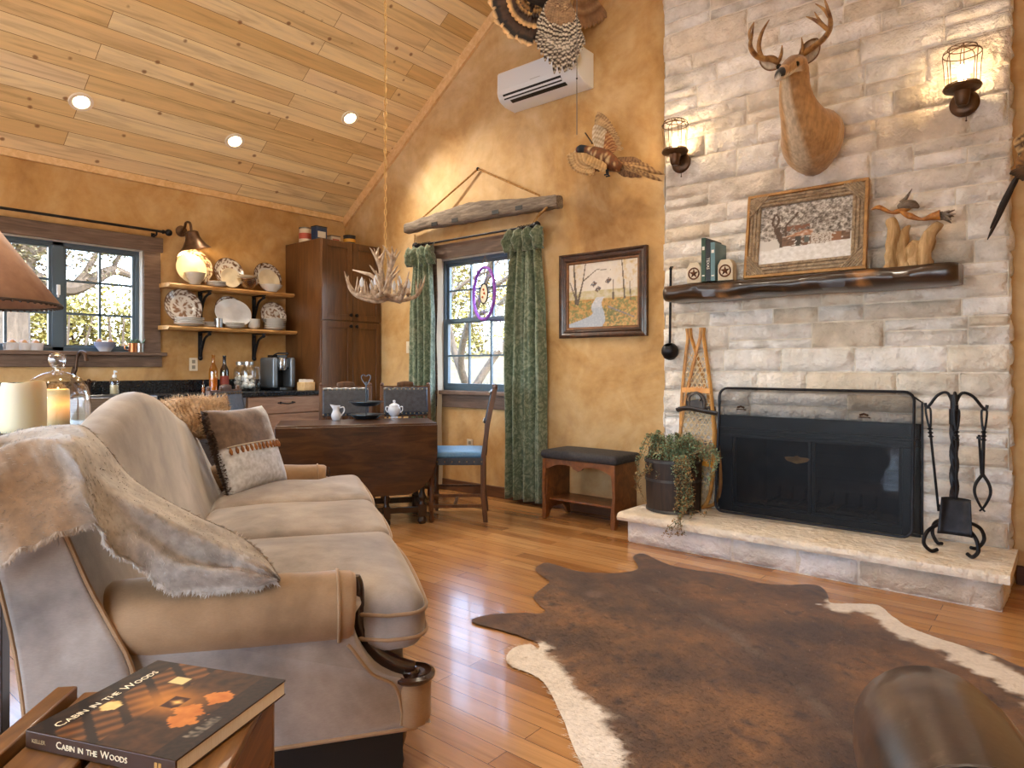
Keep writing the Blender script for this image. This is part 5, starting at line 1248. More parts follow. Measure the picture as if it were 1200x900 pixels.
m = MB(); m.lathe([(.024, 0), (.024, .008), (.014, .02), (.012, .09), (.018, .10), (.012, .12), (0, .125)], 14); obj('stem', m, M_BRONZE, hh_)
m = MB(); m.tube([(-.02, -.045, .105), (.02, .045, .105)], .006, 8); m.tube([(-.045, .02, .105), (.045, -.02, .105)], .006, 8); obj('cross_lever', m, M_BRONZE, hh_)
# ---- bottles and jars ----
M_AMB = glass('amber_glass', .12, (.93, .70, .34, 1), .02); M_DKG = glass('dark_wine_glass', .12, (.10, .08, .05, 1), .02); M_CLR = glass('clear_jar_glass', .05, (.95, .97, .97, 1), .02, fres=True)
def cpos(px, X=-5.86, z=ctz): q = P(px, 450, X=X); return V((X, q.y, z))
BOT = [(0, 0), (.036, 0), (.038, .01), (.038, .17), (.034, .2), (.018, .235), (.0145, .25), (.0145, .31), (.016, .312), (.016, .322), (.012, .322)]
def bottle(px, mm, lab, k=1.0, X=-5.86, liq=None, lbl=None):
    b = thing('glass_bottle', lab, 'bottle', cpos(px, X), group='bottles on the counter')
    m = MB(); m.lathe([(r_*(k if k < 1 else 1), z*k) for r_, z in BOT], 20, cap=False); obj('bottle_glass', m, mm, b)
    if liq: m = MB(); m.lathe([(0, .004*k), (.033*k, .004*k), (.033*k, .12*k), (0, .12*k)], 16); obj('liquid', m, mat('bottle_liquid', liq, rough=.2), b)
    if lbl: m = MB(); m.lathe([(.0386, .06), (.0386, .14)], 20, cap=False); obj('paper_label', m, mat('bottle_label', lbl, rough=.6), b)
bottle(250, M_AMB, 'amber glass bottle on the counter left of the dark wine bottle', 1.02, liq='#bf7a26'); bottle(263, M_DKG, 'dark wine bottle with red label on the counter', 1.0, liq='#15100c', lbl='#7a2f22'); bottle(238, M_AMB, 'small amber bottle on the counter below the bracket', .34, liq='#9c5a1c')
M_MARSH = mat('marshmallow_white', '#e6e2da', rough=.8)
def jar(px, X, r_, h_, lab, items, lid=True):
    j = thing('glass_jar', lab, 'jar', cpos(px, X), group='glass jars on the counter')
    m = MB(); m.lathe([(0, .002), (r_*.9, .002), (r_, .012), (r_, h_*.72), (r_*.9, h_*.82), (r_*.62, h_*.9), (r_*.62, h_)], 24, cap=False); obj('jar_glass', m, M_CLR, j)
    if lid: m = MB(); m.lathe([(0, h_), (r_*.7, h_-.012), (r_*.7, h_+.018), (0, h_+.02)], 20); obj('lid', m, M_STEEL, j)
    if items:
        m = MB(); q = random.Random(px)
        for i in range(items):
            a = q.uniform(0, 6.28); rr = r_*.66*math.sqrt(q.random()); m.sph((rr*cos(a), rr*sin(a), .025+.42*h_*q.random()), .02, 8, 6, sc=(1, 1, .9))
        o = obj('sweets', m, M_MARSH, j); o['kind'] = 'stuff'
jar(282, -5.95, .062, .25, 'rear glass jar of white sweets with steel lid', 22); jar(291, -5.80, .065, .25, 'front glass jar of white sweets with bright lid', 26); jar(301, -5.86, .035, .22, 'slim empty glass jar beside the coffee maker', 0, False)
# soap dispenser
sd = thing('soap_dispenser', 'clear soap bottle with white pump behind the sofa on the counter', 'soap bottle', cpos(134, -5.9))
m = MB(); m.lathe([(0, .002), (.034, .002), (.036, .01), (.036, .10), (.03, .12), (.014, .13), (.014, .14)], 20, cap=False); obj('bottle_glass', m, M_CLR, sd)
m = MB(); m.lathe([(0, .005), (.031, .005), (.031, .075), (0, .075)], 16); obj('soap', m, mat('soap_liquid', '#c9b892', rough=.2), sd)
m = MB(); m.lathe([(.016, .135), (.016, .155), (.006, .16), (.006, .19), (0, .19)], 12); m.bar((0, 0, .187), (.045, 0, .18), .012, .01); obj('pump', m, M_WHITEP, sd)
# coffee maker
cmk = thing('coffee_maker', 'grey single cup coffee maker on the counter beside the pantry', 'coffee maker', (-5.86, cpos(325.5).y, ctz))
M_CGR = mat('coffee_grey', '#6f7780', rough=.3, metal=.5); M_CBK = mat('coffee_black', '#14161a', rough=.3); M_CSL = mat('coffee_silver', '#b4b9be', rough=.22, metal=.9)
m = MB(); m.rbox((0, -.092, .165), (.25, .055, .29), .022); m.rbox((0, .092, .165), (.25, .055, .29), .022); m.rbox((-.07, 0, .16), (.11, .16, .29), .01); obj('housing', m, M_CGR, cmk, weld=True)
m = MB(); m.box((-.02, -.066, .02), (-.012, .066, .21)); m.box((-.02, -.066, .0), (.15, .066, .028)); m.box((-.02, -.064, .215), (.10, .064, .30)); obj('brew_bay', m, M_CBK, cmk, bev=.004)
m = MB(); m.lathe([(0, .19), (.046, .19), (.05, .2), (.05, .29), (.044, .305), (0, .31)], 24, c=(.065, 0, 0)); obj('brew_head', m, M_CSL, cmk)
m = MB(); m.box((-.10, -.05, .305), (.08, .05, .335)); m.tube(spline([(-.04, -.062, .30), (.08, -.062, .345), (.1, 0, .35), (.08, .062, .345), (-.04, .062, .30)], 5), .008, 8); obj('lid_handle', m, M_CBK, cmk, bev=.004)
# sweetener box
tb = thing('sugar_packet_box', 'small tan wooden box of white packets beside the coffee maker', 'box', V((-5.62, P(362, 450, X=-5.62).y, ctz)))
tb.location.y = min(tb.location.y, 3.655)
m = MB(); m.box((-.06, -.06, 0), (.06, .06, .075)); obj('wooden_box', m, M_PINE, tb, bev=.004)
m = MB()
for k in range(9): m.cbox((-.045+.011*k, 0, .075), (.005, .1, .05), M=RX(random.uniform(-6, 6)))
o = obj('packets', m, M_MARSH, tb); o['kind'] = 'stuff'
# ---- shelves with brackets ----
M_LIVE = wood('live_edge_shelf', '#a06a34', '#e0b878', .5, (9, 1.3, 9), 2.2)
def live_shelf(z, y0_, y1_, lab):
    s_ = thing('live_edge_shelf', lab, 'shelf', (XL, (y0_+y1_)/2, z), group='live edge plate shelves')
    m = MB()
    def f(u, v):
        y = lerp(y0_, y1_, u); k = int(round(v*6)) % 6
        xz = [(XL+.002, .0), (XL+.12, 0), (XL+.225+.012*nz((y*3, 0, z)), -.004), (XL+.232+.014*nz((y*3.5, 2, z)), -.018), (XL+.215+.012*nz((y*3, 4, z)), -.036), (XL+.002, -.036)][k]
        return (xz[0], y, z+xz[1])
    m.grid(f, 40, 6, cv=True); m.f += [tuple(range(5, -1, -1)), tuple(240+i for i in range(6))]; obj('board', m, M_LIVE, s_, world=True)
    for px in (236, 299):
        yb = P(px, 390, X=XL+.03).y; zz = z-.037
        m = MB(); m.box((XL+.001, yb-.018, zz-.24), (XL+.012, yb+.018, zz)); m.box((XL+.001, yb-.016, zz-.01), (XL+.2, yb+.016, zz)); m.tube(spline([(XL+.012, yb, zz-.235), (XL+.04, yb, zz-.16), (XL+.09, yb, zz-.07), (XL+.16, yb, zz-.035), (XL+.185, yb, zz-.03)], 6), .0115, 8); m.sph((XL+.012, yb, zz-.24), .021); m.sph((XL+.185, yb, zz-.026), .017); m.sph((XL+.012, yb, zz-.03), .012)
        obj('bracket', m, M_IRON, s_, world=True)
ZU, ZD = 1.872, 1.507
live_shelf(ZU, 2.50, 3.69, 'upper live-edge wooden shelf of plates on the kitchen wall'); live_shelf(ZD, 2.49, 3.718, 'lower live-edge wooden shelf of plates on the kitchen wall')
# ---- crockery ----
M_CHINA = mat('glazed_china', '#dcd6c8', attr=True, sc=3, rough=.18); 
CRM = (224, 212, 186); WHT = (226, 224, 220)
PL = [(0, .0), (.55, .0), (.62, .03), (.8, .10), (.97, .17), (1.0, .19), (.985, .205), (.8, .145), (.6, .075), (.5, .05), (0, .045)]
def plate_mb(r_, pat, sq=1, base=WHT):
    m = MB(); n = 56; prof = []
    for (a, b), (c, d) in zip(PL, PL[1:]):
        for i in range(4): prof.append((lerp(a, c, i/4), lerp(b, d, i/4)))
    prof.append(PL[-1]); cols = []; sd = random.random()*50
    for i, (a, b) in enumerate(prof):
        for j in range(n):
            c = base
            if pat and i > 16:
                t = 2*PI*j/n; q = nz((a*cos(t)*6, a*sin(t)*6, sd)); q2 = nz((a*cos(t)*11, a*sin(t)*11, sd+5))
                if a > .66: c = cm(base, (92, 62, 46), .9 if q2+.25*q > .02 or a > .96 else .1)
                elif pat == 2 and q > .05 and a < .56: c = cm(base, (128, 92, 66), .8)
            cols.append(c)
    m.lathe([(a*r_, b*r_) for a, b in prof], n, cap=False, col=cols)
    if sq != 1: m.v = [V((p.x, p.y*sq, p.z)) for p in m.v]
    return m
LEANM = RY(90-14)
def stand(px, zs, r_, pat, lab, X=-6.055, sq=1, base=WHT, name='display_plate'):
    q = P(px, 350, X=X); o = obj(name, plate_mb(r_, pat, sq, base), M_CHINA); rr = r_
    o.matrix_basis = T(X+rr*sin(R(14)), q.y, zs+rr*cos(R(14))+.004) @ LEANM
    return tag(o, lab, 'plate', 'plates standing on the shelves')
stand(224, ZU, .165, 1, 'cream plate with floral rim at the left end of the upper shelf', base=(228, 208, 170)); stand(221, ZU, .135, 0, 'plain cream plate in front of the floral rim plate under the lamp', X=-6.0, base=(230, 214, 180))
stand(265, ZU, .145, 2, 'brown floral plate in the middle of the upper shelf'); stand(268, ZU, .095, 0, 'small cream saucer in front of the middle floral plate, upper shelf', X=-5.99, base=CRM)
stand(310, ZU, .145, 1, 'brown floral rim plate at the right end of the upper shelf'); stand(312.5, ZU, .11, 0, 'plain cream plate in front of the right floral plate, upper shelf', X=-6.0, base=CRM)
stand(211, ZD, .165, 2, 'large brown floral platter at the left end of the lower shelf', X=-6.055); stand(266, ZD, .15, 1, 'brown floral rim plate behind the white platter, lower shelf'); stand(270, ZD, .135, 0, 'plain white scalloped platter in the middle of the lower shelf', X=-5.995, sq=1.3, base=(216, 218, 222)); stand(317, ZD, .14, 2, 'brown floral plate behind the tall plate stack, lower shelf')
def bowl(px, zs, r_, h_, lab, X, col, M_=None, name='china_bowl'):
    m = MB(); m.lathe([(0, .004), (r_*.45, 0), (r_*.5, .008), (r_*.85, h_*.55), (r_, h_), (r_*.96, h_), (r_*.8, h_*.55), (r_*.4, .015), (0, .012)], 28, col=col)
    o = obj(name, m, M_ or M_CHINA); q = P(px, 340, X=X); o.location = (X, q.y, zs); return tag(o, lab, 'bowl', 'bowls on the shelves')
bowl(228.5, ZU+.001, .085, .105, 'deep grey-white bowl on the upper shelf in front of the cream plates', -5.925, (200, 194, 184)); bowl(318, ZU+.001, .105, .065, 'wide white bowl at the right end of the upper shelf', -5.92, WHT)
M_OVEN = glass('ovenware_glass', .12, (.86, .74, .56, 1), .03, fres=True)
bowl(290, ZU+.001, .10, .10, 'amber glass casserole on the upper shelf', -5.945, WHT, M_OVEN, 'glass_casserole')
ORD = ['bottom', 'second from the bottom', 'third from the bottom', 'fourth from the bottom', 'fifth from the bottom', 'sixth from the bottom', 'seventh from the bottom']
def stack(px, zs, r_, n, dz, lab, X, cat='plate', deep=0):
    q = P(px, 380, X=X); z = zs+.001
    for i in range(n):
        if deep:
            m = MB(); m.lathe([(0, 0), (r_*.5, 0), (r_*.9, deep*.6), (r_, deep), (r_*.97, deep), (r_*.85, deep*.65), (r_*.45, .006), (0, .006)], 26, col=WHT)
        else: m = plate_mb(r_, 0)
        o = obj('stacked_'+cat, m, M_CHINA); o.location = (X, q.y, z); o['category'] = cat
        w_ = 'topmost' if i == n-1 else ORD[i]
        o['label'] = '%s %s of %s' % (w_, cat, lab); o['group'] = 'stacked crockery'; z += dz
stack(253.5, ZU, .085, 3, .014, 'the small saucer stack on the upper shelf', -5.93, 'saucer')
stack(222, ZD, .125, 4, .016, 'the wide stack left on the lower shelf', -5.945); stack(246, ZD, .07, 3, .016, 'the small stack beside the tin mug', -5.96, 'saucer'); stack(275, ZD, .09, 3, .014, 'the low stack before the white platter', -5.91)
stack(297.5, ZD, .058, 5, .016, 'the small bowl stack right on the lower shelf', -5.94, 'bowl', .03); stack(322, ZD, .105, 6, .018, 'the tall plate stack at the right end, lower shelf', -5.945)
bowl(289.5, ZU+.100, .095, .03, 'shallow cream dish resting on the glass casserole', -5.945, CRM)
m = MB(); m.lathe([(0, .004), (.035, .004), (.036, 0), (.036, .07), (.0355, .08), (.033, .08), (.033, .01), (0, .01)], 20); o = obj('tin_cup', m, M_STEEL); o.location = (-5.92, P(256, 370, X=-5.92).y, ZD+.001); tag(o, 'small steel tin cup on the lower shelf', 'cup')
# ---- gooseneck barn light ----
gl = thing('wall_barn_light', 'bronze gooseneck barn light glowing above the plate shelves', 'wall lamp', (XL, 2.84, 2.3))
gy = P(217, 270, X=XL+.1).y
G_ = lambda px, py, X: P(px, py, X=X)
m = MB(); m.lathe([(0, 0), (.05, 0), (.05, .01), (.03, .022), (0, .024)], 20, c=(XL, gy+.01, 2.36), M=RY(90)); obj('back_plate', m, M_SCN, gl, world=True)
m = MB(); nk = [V((XL+.02, gy+.01, 2.36)), V((XL+.08, gy+.005, 2.385)), V((XL+.12, gy, 2.42)), V((XL+.17, gy+.01, 2.41)), V((XL+.185, gy+.015, 2.35)), V((XL+.185, gy+.02, 2.31))]; m.tube(spline(nk, 6), .011, 10); obj('gooseneck', m, M_SCN, gl, world=True)
m = MB(); MS = T(XL+.185, gy+.02, 2.315) @ RX(14)
m.lathe([(.0, .03), (.035, .028), (.055, .015), (.06, -.03), (.072, -.06), (.10, -.105), (.13, -.135), (.128, -.138), (.096, -.105), (.068, -.058), (.055, -.02), (0, .02)], 28, M=MS, cap=False); obj('bell_shade', m, M_SCN, gl, world=True)
m = MB(); m.sph((0, 0, 0), .026, 14, 10, M=None); m.v = [MS @ (p+V((0, 0, -.10))) for p in m.v]; obj('bulb', m, mat('barn_bulb', '#fff0d0', emit='#ffd79a', es=5), gl, world=True)
bp_ = MS @ V((0, 0, -.14)); lamp('barn_lamp', 'POINT', 2.6, (1, .68, .36), bp_, shadow_soft_size=.03)
# ---- window sill things ----
rod2 = thing('kitchen_curtain_rod', 'black curtain rod above the kitchen window', 'curtain rod', (XL, 1.7, 2.35))
a_ = P(190, 271.5, X=XL+.08); m = MB(); m.cyl((XL+.08, .7, a_.z), (XL+.08, a_.y, a_.z), .011, 12); obj('rod', m, M_IRON, rod2, world=True)
m = MB(); m.sph((XL+.08, a_.y+.055, a_.z), .030, 14, 10); m.lathe([(.012, 0), (.019, .006), (.012, .03)], 12, c=(XL+.08, a_.y, a_.z), M=RX(-90)); obj('finial', m, M_IRON, rod2, world=True)
m = MB(); m.tube([(XL, a_.y-.045, a_.z-.045), (XL+.08, a_.y-.045, a_.z-.03), (XL+.08, a_.y-.045, a_.z)], .008, 8); m.box((XL, a_.y-.06, a_.z-.09), (XL+.008, a_.y-.03, a_.z-.01)); obj('bracket', m, M_IRON, rod2, world=True)
sz = KWIN[2]+.001; sX = XL+.005
def spos(px): q = P(px, 408, X=sX); return V((sX, q.y, sz))
M_EGG = [mat('egg_brown', '#b08258', rough=.5), mat('egg_white', '#dad3c6', rough=.5)]
ec = spos(27.5); cr = thing('egg_carton', 'pale open egg carton on the sill at the left', 'egg carton', ec)
m = MB()
def crt(u, v):
    y = (v-.5)*.235; k = abs(math.sin(v*PI*3)); x = [-.045, -.05, .05, .045, -.045][int(round(u*4))]; z = [.002, .055, .055, .002, .002][int(round(u*4))]
    return (x*(.65+.35*k if z < .01 else 1), y, z)
m.grid(crt, 4, 36); obj('tray', m, mat('carton_pulp', '#c8c6c8', rough=.9), cr, sm=0, solid=.003)
def egg(c, mm, lab):
    m = MB(); m.sph((0, 0, .026), .022, 14, 10, sc=(1, 1, 1.22)); o = obj('egg', m, mm); o.location = c; return tag(o, lab, 'egg', 'eggs on the window sill')
for i, y in enumerate((-.075, 0, .075)):
    for j, x in enumerate((-.022, .024)): egg(ec+V((x, y, .028)), M_EGG[0], 'brown egg in the carton, %s pair, %s side' % (['left', 'middle', 'right'][i], ['window', 'room'][j]))
eb = spos(123); m = MB(); m.lathe([(0, .003), (.04, 0), (.045, .008), (.072, .045), (.083, .078), (.079, .078), (.066, .045), (.035, .014), (0, .012)], 28, col=[(216, 216, 222) if i not in (3, 4) else (150, 156, 182) for i in range(9) for j in range(28)]); o = obj('china_bowl', m, M_CHINA); o.location = eb; tag(o, 'blue and white bowl of eggs on the window sill', 'bowl')
egg(eb+V((.0, -.042, .054)), M_EGG[0], 'brown egg at the left in the sill bowl'); egg(eb+V((.0, .042, .05)), M_EGG[0], 'brown egg at the right in the sill bowl'); egg(eb+V((.0, .0, .038)), M_EGG[1], 'white egg in the middle of the sill bowl')
M_COP = mat('copper', '#b0714a', rough=.3, metal=.9)
for px, mm, lab, sg in ((156, M_COP, 'copper mug holding a small plant on the sill', -1), (164, M_STEEL, 'steel mug holding a small plant on the sill', 1)):
    q = spos(px); mg = thing('planted_mug', lab, 'mug', q, group='planted mugs'); m = MB(); m.lathe([(0, 0), (.034, 0), (.036, .075), (.033, .075), (.031, .01), (0, .01)], 20); m.tube(spline([(0, sg*.034, .06), (0, sg*.062, .055), (0, sg*.062, .022), (0, sg*.034, .016)], 5), .005, 7); obj('mug', m, mm, mg)
    m = MB(); qr = random.Random(px)
    for i in range(22): a = qr.uniform(0, 6.28); d = V((cos(a), sin(a), qr.uniform(.6, 2.2))); leafq(m, V((cos(a)*.012, sin(a)*.012, .068)), d, V((0, 0, 1)), qr.uniform(.035, .06), .007, cm((96, 124, 96), (140, 160, 130), qr.random()))
    obj('foliage', m, bpy.data.materials['trailing_leaf'], mg, sm=0)

# ================= DINING =================
TC = L(-1.155, 5.0); TA = YAW+R(15.0)
tbl = thing('drop_leaf_table', 'dark oak gateleg table with its near leaf hanging down', 'table', TC, TA)
M_OAK = wood('quarter_oak', '#251509', '#55371b', .28, (1.6, 9, 9), 2.4, coat=.3, mid='#40250f')
M_OAKD = wood('dark_turned_oak', '#1c0f08', '#3c2412', .35, (9, 9, 2), 2, coat=.2)
tw_, th_ = .56, .26; tz = .742
m = MB(); m.box((-tw_, -th_, tz-.024), (tw_, th_, tz)); obj('tabletop', m, M_OAK, tbl, bev=.006, seg=3)
def leafout():
    rr = .24; hl = .50; o = [(-tw_, 0), (tw_, 0), (tw_, -hl+rr*1.25)]
    o += [(tw_-rr+rr*cos(a), -hl+rr*1.25-rr*1.25*sin(a)) for a in [PI/2*i/10 for i in range(1, 11)]]
    o += [(-tw_+rr-rr*sin(a), -hl+rr*1.25-rr*1.25*cos(a)) for a in [PI/2*i/10 for i in range(0, 11)]]
    return o
for sg in (-1, 1):
    m = MB(); Mf = frame((0, sg*(th_+.004), tz-.012), (1, 0, 0), (0, -.03*sg*-1, 1))
    m.prism(leafout(), .022, T(0, sg*(th_+.004)+(.022 if sg < 0 else 0), tz-.01) @ RX(90)) if False else m.prism(leafout(), .022, T(0, (-(th_+.002) if sg < 0 else th_+.024), tz-.012) @ RX(90)); obj('drop_leaf', m, M_OAK, tbl, bev=.004, sm=30)
def turned(mb, x, y, z0_, z1_, r_=.03):
    h_ = z1_-z0_; mb.box((x-r_, y-r_, z1_-h_*.16), (x+r_, y+r_, z1_)); mb.box((x-r_, y-r_, z0_+h_*.08), (x+r_, y+r_, z0_+h_*.2))
    mb.lathe([(r_*.8, z0_+h_*.2), (r_*.6, z0_+h_*.23), (r_*1.05, z0_+h_*.27), (r_*.6, z0_+h_*.33), (r_*.8, z0_+h_*.5), (r_*.95, z0_+h_*.68), (r_*.6, z0_+h_*.74), (r_*1.05, z0_+h_*.79), (r_*.8, z1_-h_*.16)], 16, c=(x, y, 0)); mb.lathe([(0, z0_), (r_*.8, z0_), (r_*1.15, z0_+h_*.03), (r_*.9, z0_+h_*.065), (r_*.6, z0_+h_*.08)], 16, c=(x, y, 0))
for x in (-.46, .46):
    for y in (-.19, .19): m = MB(); turned(m, x, y, 0, tz-.024); obj('leg', m, M_OAKD, tbl)
for x, y in ((.2, -.235), (-.2, .235)): m = MB(); turned(m, x, y, 0, tz-.03, .024); obj('gate_leg', m, M_OAKD, tbl)
for nm_, a_, b_, w_ in (('apron', tz-.14, tz-.024, .012), ('stretchers', .085, .125, .018)):
    m = MB()
    for y in (-.19, .19): m.box((-.46, y-w_, a_), (.46, y+w_, b_))
    for x in (-.46, .46): m.box((x-w_, -.19, a_), (x+w_, .19, b_))
    obj(nm_, m, M_OAKD, tbl, bev=.003)
# ---- chairs ----
M_CHW = wood('chair_walnut', '#3a2313', '#6b4424', .38, (9, 9, 1.6), 2, coat=.2)
M_CHL = mat('embossed_leather', '#22262e', '#343a44', sc=30, rough=.36, bump=.5, bsc=55, bd=.004, coat=.2); M_CHS = mat('seat_reflection_blue', '#4f7fa8', '#5d8db4', sc=60, rough=.4, bump=.3, bsc=120); M_NAIL = mat('brass_nails', '#8f7a55', rough=.3, metal=.9)  # seat blue is window reflection on dark leather, put into its colour
def make_chair(lab):
    c = thing('dining_chair', lab, 'chair', (0, 0, 0), 0, 'leather backed dining chairs')
    w2, d2 = .205, .19   # +x faces forward
    for s_ in (-1, 1):
        m = MB(); m.bar((d2, s_*w2, .09), (d2, s_*w2, .155), .038, .038); m.bar((d2, s_*w2, .40), (d2, s_*w2, .455), .038, .038); m.lathe([(0, 0), (.012, 0), (.02, .025), (.016, .06), (.013, .075), (.018, .09)], 12, c=(d2, s_*w2, 0)); m.lathe([(.016, .155), (.02, .19), (.014, .22), (.018, .3), (.02, .37), (.015, .4)], 12, c=(d2, s_*w2, 0)); obj('front_leg', m, M_CHW, c)
        m = MB(); m.rings([[V((x+a*.017, s_*w2+b*.017, z)) for a, b in ((-1, -1), (1, -1), (1, 1), (-1, 1))] for x, z in ((-d2-.02, 0), (-d2, .2), (-d2, .46), (-d2-.035, .72), (-d2-.09, .985))]); m.sph((-d2-.092, s_*w2, .995), .018, 10, 8); obj('back_post', m, M_CHW, c, bev=.003)
    m = MB()
    for s_ in (-1, 1): m.bar((-d2, s_*w2, .12), (d2, s_*w2, .12), .02, .022); m.bar((-d2, s_*w2, .2), (d2, s_*w2, .2), .016, .018)
    m.bar((d2*.1, -w2, .12), (d2*.1, w2, .12), .02, .02); m.bar((-d2, -w2, .26), (-d2, w2, .26), .02, .03); obj('stretchers', m, M_CHW, c)
    m = MB()
    for s_ in (-1, 1): m.box((-d2, s_*w2-.018, .425), (d2+.02, s_*w2+.018, .478))
    m.box((d2-.016, -w2, .425), (d2+.02, w2, .478)); m.box((-d2-.016, -w2, .425), (-d2+.016, w2, .478)); sr = obj('seat_rail', m, M_CHL, c, bev=.003)
    m = MB()
    for k in range(8):
        for s_ in (-1, 1): m.sph((lerp(-d2+.01, d2+.01, k/7), s_*(w2+.019), .45), .0065, 6, 4)
    obj('nailheads', m, M_NAIL, sr)
    m = MB(); m.rbox((.0, 0, .497), (2*d2+.03, 2*w2+.02, .045), .02, 6, crown=(0, 0, .012)); obj('seat', m, M_CHS, c, weld=True)
    bk_ = thing_part = None
    m = MB()
    def back(u, v):
        z = lerp(.73, .965, v); x = lerp(-d2-.037, -d2-.086, v)+.02
        return (x+.0, (u-.5)*2*(w2-.012), z+.006*abs(math.sin(u*PI*5))*(1 if v == 1 else 0))
    m.grid(back, 20, 8); bp = obj('backrest', m, M_CHL, c, solid=.022)
    m = MB(); m.rbox((-d2-.078, 0, .99), (.022, .15, .045), .01, 4, fn=lambda p: V((p.x, p.y, p.z+.012*(1-(p.y/.075)**2)))); m.bar((-d2-.08, -w2, .968), (-d2-.08, w2, .968), .022, .03); obj('crest_rail', m, M_CHW, c, weld=True)
    m = MB(); m.bar((-d2-.03, -w2, .725), (-d2-.03, w2, .725), .02, .024); obj('lower_rail', m, M_CHW, c)
    m = MB()
    for k in range(11):
        for z, dx in ((.955, .098), (.742, .052)):
            for q in (1, -1): m.sph((-d2-dx+.012+q*.020+.018, (k/10-.5)*2*(w2-.02), z), .0065, 6, 4)
    obj('nailheads', m, M_NAIL, bp)
    m = MB()
    for k in range(6): m.lathe([(.008, .49), (.011, .56), (.007, .6), (.011, .66), (.008, .725)], 8, c=(-d2-.02, (k/5-.5)*2*(w2-.045), 0))
    obj('spindles', m, M_CHW, c)
    return c
ch0 = make_chair('leather dining chair side-on at the right end of the table, seat coloured blue as if reflecting a window')
def face(v): return math.atan2(v.y, v.x)
def at(lat, d, dirl, dird): return L(lat, d), face(RT*dirl+FW*dird)
q, r_ = at(-.41, 5.17, -1, -.02); ch0.location = q; ch0.rotation_euler = (0, 0, r_)
n_ = L(-.258, .966); e_ = L(.966, .258)
def far_chair(px, d, lab):
    q = P(px, 455, D=d); r_ = face(-n_); f_ = V((cos(r_), sin(r_), 0)); dup(ch0, V((q.x, q.y, 0))+f_*.27, r_, lab)
far_chair(405, 5.82, 'dark leather dining chair on the far side of the table, nearer the pantry'); far_chair(475, 5.98, 'dark leather dining chair on the far side of the table, nearer the window')
q, r_ = at(-1.83, 4.88, .995, -.10); dup(ch0, q, r_, 'dining chair at the left end of the table, its leather back above the sofa pillow')
# ---- on the table ----
TZ = tz+.001
def tpos(px, py): return P(px, py, Z=TZ)
M_PORC = mat('white_porcelain', '#d6dae2', rough=.14)
q = tpos(394, 492.5); cr_ = thing('cream_pitcher', 'white porcelain cream pitcher on the dark table', 'pitcher', q)
m = MB()
def pit(u, v):
    z = v*.112; a = 2*PI*u; r_ = lerpl([.026, .034, .038, .036, .028, .024, .028, .031], 101)[int(v*100)]; sp = max(0, cos(a-PI*.95))**6*ss(.7, 1, v)*.018
    return ((r_+sp)*cos(a), (r_+sp)*sin(a), z+sp*.5)
m.grid(pit, 28, 16, cu=True); m.f.append(tuple(i*17 for i in range(28))[::-1]); obj('body', m, M_PORC, cr_)
m = MB(); m.tube(spline([(.028, .0, .095), (.056, 0, .1), (.062, 0, .07), (.034, 0, .03)], 5), .0045, 8); obj('handle', m, M_PORC, cr_); cr_.rotation_euler = (0, 0, YAW)
q = tpos(462, 490); sb = thing('sugar_bowl', 'white lidded sugar bowl with two handles on the table', 'sugar bowl', q, YAW)
m = MB(); m.lathe([(0, 0), (.03, 0), (.03, .008), (.024, .014), (.04, .03), (.052, .06), (.048, .085), (.036, .098), (.034, .094), (0, .09)], 28); obj('body', m, M_PORC, sb)
m = MB(); m.lathe([(.042, .096), (.04, .104), (.024, .115), (.01, .12), (.008, .128), (.012, .135), (.008, .142), (0, .144)], 24); obj('lid', m, M_PORC, sb)
for s_ in (-1, 1): m = MB(); m.tube(spline([(s_*.044, 0, .088), (s_*.064, 0, .09), (s_*.066, 0, .065), (s_*.05, 0, .045)], 5), .0045, 8); obj('handle', m, M_PORC, sb)
q = tpos(429, 490.5); q.z = TZ; ts = thing('two_tier_tray', 'grey metal two tier serving tray with heart shaped handle on the table', 'serving tray', q, YAW)
M_PEWT = mat('pewter', '#4c565e', '#66707a', sc=8, rough=.3, metal=.8)
def tray(z, r_):
    m = MB(); m.lathe([(0, z), (r_*.6, z), (r_*.7, z+.008), (r_*.92, z+.03), (r_, z+.032), (r_, z+.036), (r_*.9, z+.034), (r_*.68, z+.013), (0, z+.006)], 28); return m
obj('lower_tray', tray(.0, .135), M_PEWT, ts); obj('upper_tray', tray(.10, .135), M_PEWT, ts)
m = MB(); m.cyl((0, 0, .0), (0, 0, .29), .005, 8)
m.tube([(-.14, 0, .03), (-.14, 0, .19)], .003, 6) if False else None
hz = .26; m.tube(spline([(0, 0, hz), (-.03, 0, hz+.045), (-.035, 0, hz+.075), (-.018, 0, hz+.085), (-.004, 0, hz+.072)], 6), .0035, 7); m.tube(spline([(0, 0, hz), (.03, 0, hz+.045), (.035, 0, hz+.075), (.018, 0, hz+.085), (.004, 0, hz+.072)], 6), .0035, 7); obj('heart_handle', m, M_PEWT, ts)
